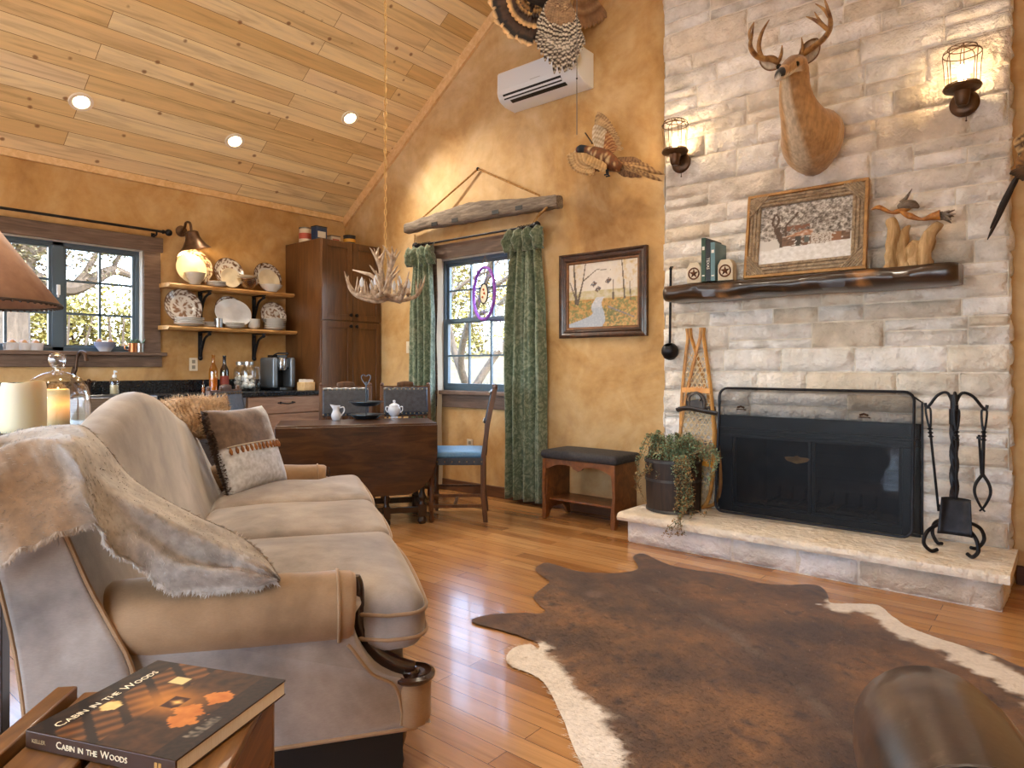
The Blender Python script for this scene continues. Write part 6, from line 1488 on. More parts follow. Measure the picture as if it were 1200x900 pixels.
# ---- antler chandelier ----
CC = L(-.935, 4.95); cz0 = 1.665
cdl = thing('antler_chandelier', 'grey-brown antler chandelier hanging on a chain over the dining table', 'chandelier', CC+V((0, 0, cz0)), YAW)
M_ANT2 = mat('weathered_antler', '#8a7460', '#c9b6a0', sc=9, st=(3, 3, 3), rough=.5, bump=.3, bsc=50)
def cant(k, rot, base, s_=1, tw=1):
    m = MB(); M_ = RZ(rot) @ T(*base) @ RY(0)
    j = random.Random(k); w_ = lambda x, y, z: M_ @ (V((x+j.uniform(-.012, .012), y*tw+j.uniform(-.012, .012), z+j.uniform(-.01, .01)))*s_)
    b = [w_(-.06, -.06, .02), w_(.06, -.05, -.012), w_(.15, -.02, -.012), w_(.23, .02, .018), w_(.275, .03, .08), w_(.30, .02, .16)]
    m.tube(spline(b, 5), lerpl([.016, .0175, .017, .014, .010, .002], 26), 8)
    for bi, tip in ((1, (.075, -.10, .11)), (2, (.185, -.06, .12)), (3, (.255, .09, .14)), (3, (.22, -.03, .13))):
        m.tube(spline([b[bi], (b[bi]+w_(*tip))*.5+V((0, 0, -.02)), w_(*tip)], 5), lerpl([.012, .009, .002], 11), 7)
    obj('antler', m, M_ANT2, cdl, sm=180)
for k in range(7): cant(k, k*51.4+10, (0, 0, .0), 1.0, 1 if k % 2 else -1)
for k in range(4):   # upright crown
    m = MB(); j = random.Random(40+k); M_ = RZ(k*90+25); b = [M_ @ V(p) for p in ((.02, 0, .02), (.035, .01, .12), (.04, .02, .2), (.075, .03, .28), (.12, .02, .355))]
    m.tube(spline(b, 5), lerpl([.02, .019, .016, .012, .002], 21), 8)
    for bi, tip in ((1, (.13, .06, .22)), (2, (.02, .08, .36)), (3, (.04, -.03, .375))): tp = M_ @ V(tip); m.tube(spline([b[bi], (b[bi]+tp)*.5, tp], 5), lerpl([.013, .010, .002], 11), 7)
    obj('antler', m, M_ANT2, cdl, sm=180)
m = MB(); m.tube([(-.02, 0, .10), (-.12, .02, .17), (-.25, .03, .205)], [.015, .014, .003], 8); obj('antler', m, M_ANT2, cdl, sm=180)
for k in range(6):
    a = 2*PI*k/6+.3; c_ = V((.17*cos(a), .17*sin(a), .02)); m = MB(); m.lathe([(0, 0), (.016, 0), (.02, .01), (.012, .02), (.011, .05)], 10, c=c_); cp = obj('candle_cup', m, M_ANT2, cdl)
    m = MB(); m.lathe([(.010, .05), (.017, .07), (.016, .09), (.006, .115), (.001, .125)], 10, c=c_); obj('bulb', m, mat('unlit_bulb', '#cfd6e2', rough=.15), cp)
m = MB(); ztop = ceil_z(CC.x)-cz0; z = .20; m.tube([(0, 0, .12), (0, 0, .21)], .006, 6); k = 0
while z < ztop-.02:
    a = (1, 0) if k % 2 else (0, 1)
    m.tube([(a[0]*.0085*cos(t), a[1]*.0085*cos(t), z+.0225+.026*sin(t)) for t in [2*PI*i/10 for i in range(10)]], .0042, 5, closed=True); z += .045; k += 1
obj('chain', m, mat('brass_chain', '#d2ac6c', rough=.4, metal=.5), cdl, sm=0)
m = MB(); m.lathe([(0, ztop-.06), (.03, ztop-.055), (.06, ztop-.02), (.065, ztop+.03), (0, ztop+.03)], 20); obj('ceiling_canopy', m, M_SCN, cdl)
# ================= SOFA =================
U_ = L(.953, .302); V_ = L(-.302, .953); SF = L(-.25, 1.85); SR = SF-U_*.92; SA = YAW+R(17.6)
SL_ = 2.34
sofa = thing('camelback_sofa', 'long camelback sofa in taupe velvet with rolled arms and carved trim', 'sofa', SR, SA)
def velvet(name, a, b, c):
    t = NT(name); co = t.co(); n_ = t.noise(co, 2.6, 4, .55, .4); w = t.noise(t.co((1, 1, 4)), 120, 2); n3 = t.noise(co, 11, 4)
    base = t.ramp(n_, [(.32, a), (.5, b), (.68, c)]); base = t.mix(.25, base, t.ramp(n3, [(.35, a), (.65, c)]))
    base = t.mix(.22, base, t.ramp(w, [(.35, (.6, .6, .6, 1)), (.65, (1, 1, 1, 1))]), 'MULTIPLY')
    return t.done(base, .8, bump=w, bs=.12, bd=.002, Sheen_Weight=.55, Sheen_Roughness=.35, Sheen_Tint=(1, .96, .92, 1))
M_VEL = velvet('taupe_velvet', '#645b55', '#90847b', '#b0a59b'); M_VELT = velvet('tan_velvet', '#74583a', '#917251', '#aa8a68')
M_MAHO = wood('carved_mahogany', '#170b07', '#3c1f14', .25, (5, 5, 5), 2, coat=.5)
def camel(y): return .835+.215*math.exp(-((y-1.12)/.72)**2)-.05*ss(2.0, 2.3, y)
PB = [(.0, .16), (-.008, .30), (-.03, .50), (-.062, .72), (-.092, .9), (-.088, .97), (-.05, 1.0), (.0, .995), (.035, .965), (.065, .88), (.115, .70), (.165, .55), (.21, .42), (.22, .30), (.2, .17)]
def backprof(y):
    h = camel(y); return [(x, z if z < .45 else lerp(z, .45+(z-.45)*(h-.45)/.55, 1)) for x, z in PB]
m = MB(); rs = []
ys = [(-.0135, .04), (-.0135, .45), (-.0135, .82), (-.012, .93), (.0, .985), (.03, 1)]+[(lerp(.1, SL_-.1, i/30), 1) for i in range(31)]+[(SL_-.06, 1), (SL_-.035, .985), (SL_-.022, .93), (SL_-.02, .8), (SL_-.02, .4), (SL_-.02, .04)]
for y, k in ys:
    pr = spline([(x, 0, z) for x, z in backprof(y)], 3, False); cx = .06; cz = .5
    if k < 1: pr = [V((cx+(p.x-cx)*k if k > .9 else cx+(p.x-cx)*k, 0, p.z-(1-k)*.25*(p.z-cz))) for p in pr]
    rs.append([V((p.x, y, p.z)) for p in pr])
m.rings(rs); obj('back', m, M_VEL, sofa, sm=180)
# seam piping on the near end of the back
for yk in (.028,):
    m = MB(); pr = spline([(x, 0, z) for x, z in backprof(.05)], 3); m.tube([V((p.x, -.006, p.z)) for p in pr], .006, 6); obj('back_piping', m, M_VELT, sofa)
m = MB(); m.rbox((.47, SL_/2, .25), (.84, SL_-.24, .20), .02, 4); m.rbox((.465, SL_/2, .215), (.875, SL_-.10, .135), .02, 4); obj('seat_base', m, M_VEL, sofa, weld=True)
AP = [(.03, .155), (.88, .145), (.915, .17), (.92, .235), (.905, .275), (.86, .292), (.80, .325), (.752, .40), (.738, .47), (.735, .52), (.40, .54), (.12, .56), (.03, .56), (-.02, .5), (-.006, .3)]
for near in (True, False):
    s_ = 1 if near else -1; y0_ = 0 if near else SL_
    yy_ = lambda y: y0_+s_*y
    m = MB(); ap = spline([(x, z, 0) for x, z in AP], 3, True); o_ = [(p.x, p.y) for p in ap]
    rs = []
    for y, k in ((.02, .94), (.024, .985), (.034, 1), (.15, 1), (.165, .985), (.172, .94)):
        rs.append([V((.45+(x-.45)*(1-(1-k)*.4), yy_(y), .34+(z-.34)*(1-(1-k)*.9))) for x, z in o_])
    m.rings(rs); arm = obj('arm', m, M_VEL, sofa, sm=60, weld=True)
    m = MB(); ax_ = [(.10, .51), (.14, .508), (.25, .502), (.45, .49), (.62, .482), (.70, .48), (.73, .478), (.742, .477)]; rr = [.06, .096, .102, .100, .098, .098, .097, .09]
    m.tube([V((x, yy_(.095-.01*0), z)) for x, z in ax_], rr, 28); obj('arm_roll', m, M_VELT, arm, sm=180)
    m = MB(); sc = [V((.70, yy_(.094), .48))+V((0, .1*cos(t), .1*sin(t))) for t in [2*PI*i/36 for i in range(36)]]; m.tube(sc, .005, 6, closed=True); 
    m.tube([V((p.x-.012, yy_(.02), p.y)) for p in spline([(.735, .40, 0), (.748, .385, 0), (.80, .312, 0), (.86, .272, 0), (.88, .20, 0), (.88, .16, 0)], 5)], .005, 6); m.tube([V((x, yy_(.018), .158-.01*(x/.9))) for x in [i/20*.9+.01 for i in range(21)]], .006, 6)
    obj('arm_piping', m, M_VELT, arm, sm=180)
    m = MB(); tp = spline([(.744, .562, 0), (.748, .53, 0), (.746, .46, 0), (.755, .405, 0), (.795, .345, 0), (.85, .305, 0), (.90, .29, 0)], 6)
    m.tube([V((p.x+.006, yy_(.095-.03*ss(.76, .9, p.x)), p.y)) for p in tp], lerpl([.010, .015, .018, .018, .02, .024, .02], len(tp)), 10, flat=1.5)
    m.lathe([(0, .268), (.056, .268), (.064, .276), (.064, .284), (.054, .290), (.05, .286), (.03, .287), (.022, .287), (.02, .294), (.012, .298), (0, .299)], 28, c=(.905, yy_(.062), 0)); obj('carved_trim', m, M_MAHO, arm, sm=50)
    m = MB(); m.lathe([(0, .15), (.05, .15), (.056, .165), (.056, .255), (.052, .268), (0, .268)], 24, c=(.902, yy_(.062), 0)); obj('arm_post', m, M_VELT, arm, sm=50)
    for x, nm in ((.86, .06), (.06, .06)):
        m = MB(); yv = yy_(.10); m.lathe([(0, 0), (.022, 0), (.028, .02), (.022, .05), (.034, .09), (.04, .15), (0, .15)], 16, c=(x, yv, 0)); obj('leg', m, M_MAHO, sofa)
m = MB(); m.box((.03, .04, .03), (.875, SL_-.04, .15)); obj('bottom_frame', m, M_DARK, sofa)
cw = (SL_-.36)/3
for k in range(3):
    yc = .18+cw*(k+.5); hx, hy, hz_ = .37, cw/2-.004, .085
    def tsh(p, k=k):
        p = p.copy(); f = ss(.13, .22, p.x)
        if k == 0 and p.y < 0: p.y -= .145*f*(-p.y/hy)
        if k == 2 and p.y > 0: p.y += .145*f*(p.y/hy)
        p.z += .008*nz((p.x*4, p.y*4+k*5, 1))
        return p
    m = MB(); cc = V((.575, yc, .425)); m.rbox(cc, (2*hx, 2*hy, 2*hz_), .055, 10, crown=(.02, 0, .035), k=4, fn=tsh); cu = obj('seat_cushion', m, M_VEL, sofa, weld=True, sm=180)
    m = MB()
    lp = rrect(-hx-.003, hx+.003, -hy-.001, hy+.001, .05, 4)
    lp = [(lerp(a[0], b[0], j/10), lerp(a[1], b[1], j/10)) for a, b in zip(lp, lp[1:]+lp[:1]) for j in range(10 if math.hypot(a[0]-b[0], a[1]-b[1]) > .1 else 1)]
    for zz in (.034, -.034): m.tube([cc+tsh(V((x+math.copysign(.0175*(1-min(1, (y/hy)**2)), x), y, 0)))*1.0+V((0, 0, zz-tsh(V((x, y, 0))).z+.0)) for x, y in lp], .006, 6, closed=True)
    obj('piping', m, M_VELT, cu, sm=180)
# ---- pillows ----
def pillow_mb(w_, h_, t_, n=22, colf=None, wob=.01):
    m = MB(); cols = []
    for sg in (1, -1):
        def f(u, v):
            a, b = 2*u-1, 2*v-1; e = (1-abs(a)**3.2)*(1-abs(b)**3.2); pin = 1-.07*(a*a*b*b)+0
            pc_ = 1-.05*(1-a*a)*b*b; qc = 1-.05*(1-b*b)*a*a
            return (a*w_/2*qc*1.0, b*h_/2*pc_, sg*(t_/2*e**.5+.006)+wob*nz((a*2, b*2, sg)))
        m.grid(f, n, n, col=(lambda u, v, sg=sg: colf(u, v, sg)) if colf else None)
        if sg < 0:
            b0 = len(m.f)-n*n; m.f[b0:] = [q[::-1] for q in m.f[b0:]]
    # rim
    w = n+1; N = w*w
    rim = [i*w for i in range(w)]+[(w-1)*w+j for j in range(1, w)]+[i*w+w-1 for i in range(w-2, -1, -1)]+[j for j in range(w-2, 0, -1)]
    m.f += [(rim[i], rim[(i+1) % len(rim)], N+rim[(i+1) % len(rim)], N+rim[i]) for i in range(len(rim))]
    return m
def fuzz(mb, verts, nrm, ln, n, colf, jit=.5, wd=.0012, rr=random.Random(9)):
    for i in range(n):
        k = rr.randrange(len(verts)); p = verts[k]; q = nrm(p); d = (q+V((rr.gauss(0, jit), rr.gauss(0, jit), rr.gauss(0, jit)))).normalized(); s_ = d.orthogonal().normalized()*wd
        l = ln*rr.uniform(.5, 1.2); c = colf(p); mb.add([p-s_, p+s_, p+d*l], [(0, 1, 2)], c)
bl = P(269, 585, D=3.28); wv = L(.287, .958).normalized(); hv = (L(-.953*.42, -.302*.42, .88)).normalized(); hv = (hv-wv*hv.dot(wv)).normalized(); pw_ = .46
PM = frame(bl+wv*pw_/2+hv*pw_/2, wv, hv)
if (PM.col[2].xyz).dot(-FW) < 0: print('pillow normal away')
plw = thing('throw_pillow', 'grey throw pillow with leather tassel fringe against the sofa back', 'pillow', bl+wv*pw_/2)
def pcol(u, v, sg):
    if sg < 0: return (58, 44, 38)
    n_ = fbm((u*6, v*6, 2), 1.5)
    if v > .52: return cm(cm((124, 102, 86), (96, 80, 70), .5+n_*1.5), (186, 184, 184), ss(.70, .85, u+n_*.12))
    return cm((216, 221, 232), (196, 201, 212), .4+n_)
m = pillow_mb(pw_, pw_, .15, 24, pcol); m.v = [PM @ p for p in m.v]; obj('cover', m, mat('pillow_hide', '#a09890', attr=True, sc=40, rough=.8, sheen=.3, bump=.2, bsc=150), plw, world=True, sm=180)
m = MB(); rr5 = random.Random(2)
n0 = PM.col[2].xyz
for i in range(400):
    t = rr5.random(); e_ = PM @ V((-pw_/2*.97, (t-.5)*pw_*.96, rr5.uniform(-.02, .03))); d = (PM.to_3x3() @ V((-1, rr5.gauss(0, .4), rr5.gauss(-.3, .7)))).normalized(); s_ = d.orthogonal().normalized()*.003; m.add([e_-s_, e_+s_, e_+d*rr5.uniform(.015, .035)], [(0, 1, 2)])
obj('fur_edge', m, mat('dark_fur', '#3a2a22', '#55423a', sc=20, rough=.8), plw, world=True, sm=0)
M_TAS = mat('leather_tassel', '#7a4a1e', '#9a6430', sc=20, rough=.6)
def pz(x, y): a, b = 2*x/pw_, 2*y/pw_; return .075*max(0, (1-abs(a)**3.2)*(1-abs(b)**3.2))**.5+.008
for k in range(13):
    x = lerp(-.19, .19, k/12); m = MB(); b = PM @ V((x, .008, pz(x, 0)+.002)); dn = -PM.col[1].xyz
    m.tube([b, b+dn*.012, b+dn*.022, b+dn*.036], [.003, .008, .0095, .005], 8); obj('tassel', m, M_TAS, plw, world=True)
m = MB(); m.tube([PM @ V((x, .012, pz(x, .01)+.002)) for x in [lerp(-.2, .2, i/24) for i in range(25)]], .003, 6); obj('braid', m, mat('pale_braid', '#c2b8a8', rough=.7), plw, world=True)
# shaggy tan pillow behind it
sp_c = P(229, 490, D=3.66)
m = MB(); rr6 = random.Random(4); fcol = lambda p: cm((228, 206, 176), (190, 152, 110), .45+1.4*fbm(p, 7, 2)+.2*rr6.uniform(-1, 1))
MSP = frame(sp_c, L(.5, .86).normalized(), (L(-.5, -.2, .85)).normalized())
m2 = pillow_mb(.40, .22, .16, 18, None); m2.v = [MSP @ (p+V((0, .012*nz(p, 9), .02*nz(p, 11)))) for p in m2.v]
m.add(m2.v, m2.f, [fcol(p) for p in m2.v]); fuzz(m, m2.v, lambda p: (p-sp_c).normalized(), .028, 5200, fcol, .55, .0022)
single('shaggy_pillow', m, mat('shaggy_fur', '#cfae84', attr=True, sc=60, rough=.85, sheen=.3), 'shaggy tan fur pillow at the far end of the sofa behind the grey pillow', 'pillow', sm=60)
# ---- hide throw ----
def SP(x, y, z): return SR+U_*x+V_*y+V((0, 0, z))
A_ = [P(-60, 545, D=1.56), P(-10, 522, D=1.62), P(18, 512, D=1.80), P(66, 499, D=1.93), P(98, 501, D=1.90), P(121, 520, D=1.80), P(160, 565, D=1.85), P(227, 603, D=1.83), P(278, 627, D=1.83), P(309, 652, D=1.83), P(329, 680, D=1.80)]
B_ = [P(-70, 700, D=1.43), P(-35, 685, D=1.44), P(2, 657, D=1.45), P(45, 634, D=1.475), P(78, 622, D=1.50), P(112, 613, D=1.53), P(126, 638, D=1.56), P(165, 664, D=1.63), P(205, 692, D=1.67), P(275, 690, D=1.72), P(326, 684, D=1.76)]
NU, NV = 90, 26
ra_ = spline(A_, 9); rb_ = spline(B_, 9)
def thr(u, v):
    i = u*90; k = min(89, int(i)); f = i-k; a = ra_[k].lerp(ra_[k+1], f); b = rb_[k].lerp(rb_[k+1], f)
    p = a.lerp(b, v); bul = sin(PI*v)*lerp(.13, .035, ss(.5, .95, u)); out = -FW*.75+V((0, 0, .65))
    p = p+out*bul*1.0
    p += out*((.020*sin(v*11+u*5+2*nz((u*4, v*2, 1)))+.010*sin(v*19-u*9+3*nz((u*3, v*3, 6)))*ss(.1, .5, u))*sin(PI*v)+.014*nz((u*9, v*4, 3))+.03*ss(.84, .93, u)*ss(1.0, .95, u)*sin(PI*v))
    p += V((0, 0, 1))*(.010*nz((u*26, 0, 4))*v**4)
    return p
def tcol(u, v):
    n_ = fbm((u*9, v*4, 5), 1.4); n2 = nz((u*60, v*26, 2)); c = cm((172, 163, 154), (138, 129, 121), .42+n_*1.3+n2*.1)
    c = cm(c, (126, 94, 62), ss(.34, .62, v-.30*abs(u-.33)*3-.0+n_*.35)*ss(.52, .40, u)*ss(.14, .26, u)*.9)
    c = cm(c, (118, 92, 72), ss(.80, .98, u+n_*.1)*.55*(1-abs(v-.55)*1.4))
    return c
m = MB(); m.grid(thr, NU, NV, col=tcol); base_v = len(m.v)
rr7 = random.Random(8)
for i in range(3600):   # hair along the cut edges
    u = rr7.random(); side = rr7.random(); v = 1 if side < .72 else 0
    p = V(thr(u, v)); q = V(thr(u, .93 if v == 1 else .07)); d = (p-q).normalized(); d = (d+V((rr7.gauss(0, .35), rr7.gauss(0, .35), rr7.gauss(0, .35)-.25))).normalized(); s_ = d.cross(FW).normalized()*.0016; l = rr7.uniform(.006, .020); c = cm(tcol(u, v), (206, 196, 184), .35); m.add([p-s_, p+s_, p+d*l], [(0, 1, 2)], c)
for i in range(2500):   # short nap over the whole hide
    u, v = rr7.random(), rr7.random(); p = V(thr(u, v)); q = V(thr(min(1, u+.012), v)); r0 = V(thr(u, min(1, v+.03))); d = ((q-p).normalized()*.7+(r0-p).normalized()*.55+(-FW*.7+V((0, 0, .5)))*.5+V((rr7.gauss(0, .18), rr7.gauss(0, .18), rr7.gauss(0, .18)))).normalized(); s_ = d.cross(FW).normalized()*.0011; m.add([p-s_, p+s_, p+d*rr7.uniform(.007, .014)], [(0, 1, 2)], cm(tcol(u, v), (208, 200, 190), rr7.random()*.3))
tw1 = single('hide_throw', m, mat('hair_hide', '#c2b5a6', attr=True, sc=40, rough=.8, sheen=.35, bump=.25, bsc=120, bd=.003), 'pale grey-tan hair hide throw draped over the near end of the sofa', 'throw', sm=180)
# ---- console table behind the sofa ----
con = thing('console_table', 'narrow dark wood console table standing behind the sofa', 'table', SP(-.33, .9, 0), SA)
M_CON = wood('dark_console_wood', '#1c110b', '#3a2416', .3, (9, 9, 9), 2, coat=.3)
cx0, cx1, cy0, cy1, ctop = -.22, .215, -.74, .80, .905
m = MB(); m.box((cx0, cy0, ctop-.03), (cx1, cy1, ctop)); obj('tabletop', m, M_CON, con, bev=.005)
m = MB(); m.box((cx0+.03, cy0+.03, ctop-.12), (cx1-.03, cy1-.03, ctop-.03)); obj('apron', m, M_CON, con, bev=.003)
for x in (cx0+.035, cx1-.03):
    for y in (cy0+.035, cy1-.035):
        m = MB(); m.box((x-.026, y-.026, .06), (x+.026, y+.026, ctop-.03)); m.sph((x, y, .032), .032, 12, 8); obj('leg', m, M_CON, con, bev=.003)
def on_con(px, x=-.30):
    k = (px-600)/FPX; s_ = .92-x
    # lat = -.25-.953 s -.302 v ; d = 1.85-.302 s+.953 v
    v = (-.25-.953*s_-k*(1.85-.302*s_))/(k*.953+.302); return SP(x, v, ctop+.001)
c1 = on_con(28); c2 = on_con(67)
trp = thing('candle_tray', 'round dark wooden tray under the tall ivory candle', 'tray', c1)
m = MB(); m.lathe([(0, 0), (.098, 0), (.105, .008), (.105, .024), (.099, .026), (.096, .018), (0, .018)], 36); obj('tray_dish', m, wood('tray_wood', '#26150c', '#4a2d1a', .35, (5, 5, 5), 2, coat=.3), trp)
t = NT('ivory_wax'); M_WAX = t.done(c4('#e4d3ac'), .45, Subsurface_Weight=.35, Subsurface_Radius=(.03, .02, .01), Subsurface_Scale=.6)
cd1 = thing('pillar_candle', 'large ivory pillar candle on the wooden tray at the left', 'candle', c1+V((0, 0, .0195)))
m = MB(); m.grid(lambda u, v: (lambda a, i: (lambda r_, z: (r_*cos(a), r_*sin(a), z))(lerpl([.0, .062, .066, .066, .065, .0625, .058, .052, .02, 0], 91)[i], lerpl([0, 0, .01, .08, .15, .168, .168, .150, .140, .140], 91)[i]+(.008*sin(a*1+1.5)+.004*sin(a*3)) * (i > 40)))(2*PI*u, int(round(v*90))), 40, 45, cu=True); obj('wax', m, M_WAX, cd1, sm=60)
m = MB(); m.tube([(0, 0, .138), (.002, 0, .160)], .0015, 6); obj('wick', m, M_DARK, cd1)
cl = thing('glass_cloche', 'clear glass dome with ball knob over a glowing candle', 'glass dome', c2)
m = MB(); prof = [(.112, .0), (.1125, .10), (.110, .135), (.10, .17), (.08, .198), (.05, .217), (.02, .226), (.012, .232)]
m.lathe(prof, 48, cap=False); obj('dome', m, glass('cloche_glass', .14, (.96, .98, .98, 1), .01, fres=True), cl, sm=180)
m = MB(); m.lathe([(.012, .23), (.014, .238), (.026, .25), (.03, .27), (.027, .288), (.015, .298), (0, .30)], 24); obj('knob', m, glass('knob_glass', .10, (.93, .95, .96, 1), .0, fres=True), cl, sm=180)
cd2 = thing('led_candle', 'smaller pillar candle glowing orange inside the glass dome', 'candle', c2+V((0, 0, .001)))
t = NT('glowing_wax'); co = t.co(kind='Object'); sx_ = t.n('ShaderNodeSeparateXYZ', {0: co}); e = t.ramp(t.n('ShaderNodeMapRange', {0: (sx_, 'Z'), 1: 0.0, 2: .155}), [(.2, (.0, .0, .0, 1)), (.5, (.45, .15, .03, 1)), (.62, (1, .36, .07, 1)), (.74, (.5, .2, .05, 1)), (.9, (.05, .03, .01, 1))])
M_GLOW = t.done(c4('#dcc08c'), .5, Emission_Color=e, Emission_Strength=.8)
m = MB(); m.lathe([(0, 0), (.041, 0), (.042, .006), (.042, .15), (.039, .156), (.030, .15), (0, .146)], 32); obj('wax', m, M_GLOW, cd2)
lamp('candle_light', 'POINT', .5, (1, .6, .25), c2+V((0, 0, .19)), shadow_soft_size=.02)
# lamp with coolie shade
lc = on_con(-44, -.32); 
tl2 = thing('table_lamp', 'table lamp with wide tan parchment cone shade at the left edge', 'lamp', lc)
zb_ = 1.15+75/FPX*((lc-V((0, 0, 0))).dot(FW))-ctop
m = MB(); m.lathe([(0, 0), (.085, 0), (.085, .015), (.05, .03), (.03, .06), (.055, .13), (.07, .2), (.055, .27), (.02, .32), (.012, .36), (.012, zb_+.12), (0, zb_+.12)], 28); obj('base', m, M_BRONZE, tl2)
rb__ = (73+44)/FPX*(lc.dot(FW))*.83
t = NT('parchment_shade'); nn = t.noise(t.co(), 22, 5); M_PARCH = t.done(t.ramp(nn, [(.3, '#8f6b56'), (.7, '#a8836a')]), .7, bump=nn, bs=.1)
m = MB(); m.lathe([(rb__, zb_), (rb__*.62, zb_+.125), (rb__*.22, zb_+.26)], 48, cap=False); sh_ = obj('lamp_shade', m, M_PARCH, tl2, solid=.003, sm=60)
m = MB(); m.tube([(rb__*cos(a), rb__*sin(a), zb_) for a in [2*PI*i/60 for i in range(60)]], .004, 6, closed=True)
for i in range(70): a = 2*PI*i/70; m.sph((rb__*cos(a), rb__*sin(a), zb_-.003), .0045, 6, 4)
obj('stitched_rim', m, mat('dark_lacing', '#3a2a20', rough=.7), sh_)
m = MB(); m.tube([(.012, 0, zb_+.1), (rb__*.22, 0, zb_+.255)], .002, 5); m.tube([(-.012, 0, zb_+.1), (-rb__*.22, 0, zb_+.255)], .002, 5); obj('shade_spider', m, M_BRONZE, tl2)
# ---- crate and book ----
CZ = .565
br, frr, bll = P(322, 796, Z=CZ), P(277, 893, Z=CZ), P(80, 808, Z=CZ)
ex = (br-bll).normalized(); ey = V((0, 0, 1)).cross(ex); cwid, cdep = .375, .40
CM = frame(V((br.x, br.y, 0))-ex*cwid, ex, ey)   # origin at the back-left foot, x right, y away; box spans y -cdep..0
crt_ = thing('wooden_crate', 'orange-brown slatted wooden crate used as a side table by the sofa', 'crate', CM.translation, face(ex))
M_CRW = wood('crate_pine', '#573719', '#8c6132', .4, (9, 1.3, 9), 2.2, coat=.15); M_CRX = wood('crate_pine_ends', '#552f14', '#8d5a2a', .45, (2, 2, 10), 2.2)
for i, (a, b, dz) in enumerate(((0, .035, .012), (.045, .15, 0), (.165, .27, 0), (.283, cwid, 0))):
    m = MB(); m.box((a, -cdep+.02, CZ-.016+dz*0), (b, -.012, CZ+dz)); obj('top_slat', m, M_CRW, crt_, bev=.003)
m = MB()
for k in range(4): z0_ = .03+k*.132; m.box((cwid-.014, -cdep+.018, z0_), (cwid, -.018, z0_+.122))
obj('side_boards', m, M_CRX, crt_, bev=.003)
m = MB()
for k in range(4): z0_ = .03+k*.132; m.box((0, -cdep+.018, z0_), (.014, -.018, z0_+.122))
obj('side_boards', m, M_CRX, crt_, bev=.003)
for y in (-.018, -cdep): m = MB(); m.box((0, y, 0), (cwid, y+.018, CZ-.017)); obj('end_board', m, M_CRW, crt_, bev=.003)
bk_l, bk_r, bk_f = P(170, 773, Z=CZ+.026), P(318, 796, Z=CZ+.026), P(206, 893, Z=CZ+.026)
bx = (bk_r-bk_l).normalized(); 
# spine runs along the front edge (parallel to bx); title starts at the spine and runs away from it
bkl = (bk_r-bk_l).length; sp_dir = (bk_l+(bk_f-bk_r)-bk_l); bd = sp_dir.length; by = -(sp_dir-bx*sp_dir.dot(bx)).normalized()
o_ = bk_f; BMx = frame(V((o_.x, o_.y, CZ+.0015))-bx*bkl, bx, by)
book = thing('coffee_table_book', 'large cabin picture book lying on the wooden crate', 'book', BMx.translation, face(bx))
bt = .026
m = MB(); m.box((0, 0, 0), (bkl, bd, .0025)); m.box((0, 0, bt-.0025), (bkl, bd, bt)); m.box((0, -.001, 0), (bkl, .003, bt)); obj('cover', m, mat('dust_jacket', '#3d2414', rough=.4), book, bev=.001)
m = MB(); m.box((.003, .004, .0026), (bkl-.0012, bd-.003, bt-.0026)); obj('pages', m, M_PAGE, book, sm=0)
def cabin(u, v):
    "u along the spine (left to right), v away from the spine; the picture's top is at u=0"
    X, Y = v, 1-u; n = fbm((X*9, Y*9, 4), 1.6, 4); n2 = nz((X*40, Y*40, 2))
    c = cm((36, 22, 14), (84, 50, 26), .5+n)
    if Y > .52: # rafters and log wall
        c = cm((60, 36, 18), (120, 74, 36), .5+.5*math.sin((X*.6+Y)*60)+n*.4)
        if math.sin((X-Y*.8)*26) > .62: c = (34, 20, 13)
    d = math.hypot((X-.53)*1.3, (Y-.50)*1.0)
    c = cm(c, (196, 124, 48), ss(.36, .02, d)*.85)
    if abs(X-.52) < .07 and abs(Y-.45) < .055: c = cm((60, 26, 12), (250, 196, 110), ss(.06, .0, abs(X-.53)+abs(Y-.44)*.8))
    if .30 < X < .44 and .72 < Y < .84: c = cm((206, 166, 92), (236, 206, 140), .5+n) if abs(X-.37)+abs(Y-.78)*.7 < .07 else c
    if .72 < X < .84 and .56 < Y < .70: c = (214, 190, 130) if .735 < X < .825 and .575 < Y < .685 else (74, 46, 26)
    for cx_, cy_ in ((.36, .26), (.66, .24), (.46, .30)):
        if abs(X-cx_)+abs(Y-cy_)*.9 < .10+.03*n2: c = cm((170, 92, 36), (206, 132, 60), .5+n)
    if Y < .16: c = cm((24, 16, 14), (52, 32, 24), .5+n2*.7)
    if .20 < X < .46 and .06 < Y < .12+.03*n2: c = cm((36, 30, 28), (128, 116, 100), .5+n2)
    if Y > .83: c = cm(c, (24, 15, 11), .72)
    return c
m = MB(); m.grid(lambda a, b: (a*bkl, b*bd, bt+.0006), 110, 100, col=lambda a, b: cabin(a, b)); t = NT('glossy_print'); M_GPR = t.done(t.n('ShaderNodeAttribute', attribute_name='Col'), .6, Specular_IOR_Level=.2); obj('cover_picture', m, M_GPR, book, sm=0)
def smallcaps(mb, words, size, M, gap=.35, ls=.06):
    x = 0
    for wd_ in words.split(' '):
        for i, ch in enumerate(wd_):
            s_ = size if i == 0 and wd_ not in ('IN', 'THE') else size*.76
            t_ = MB(); t_.text(ch, s_, Matrix(), .0003, 'LEFT'); xs = [p.x for p in t_.v]; ysv = [p.y for p in t_.v]
            w_ = max(xs)-min(xs); mb.add([M @ V((p.x-min(xs)+x, p.y-min(ysv), p.z)) for p in t_.v], t_.f); x += w_+size*ls
        x += size*gap
    return x
M_TITLE = mat('title_ink', '#e8d8b4', rough=.4)
t_ = MB(); ln_ = smallcaps(t_, 'CABIN IN THE WOODS', .036, Matrix()); k_ = bd*.80/ln_
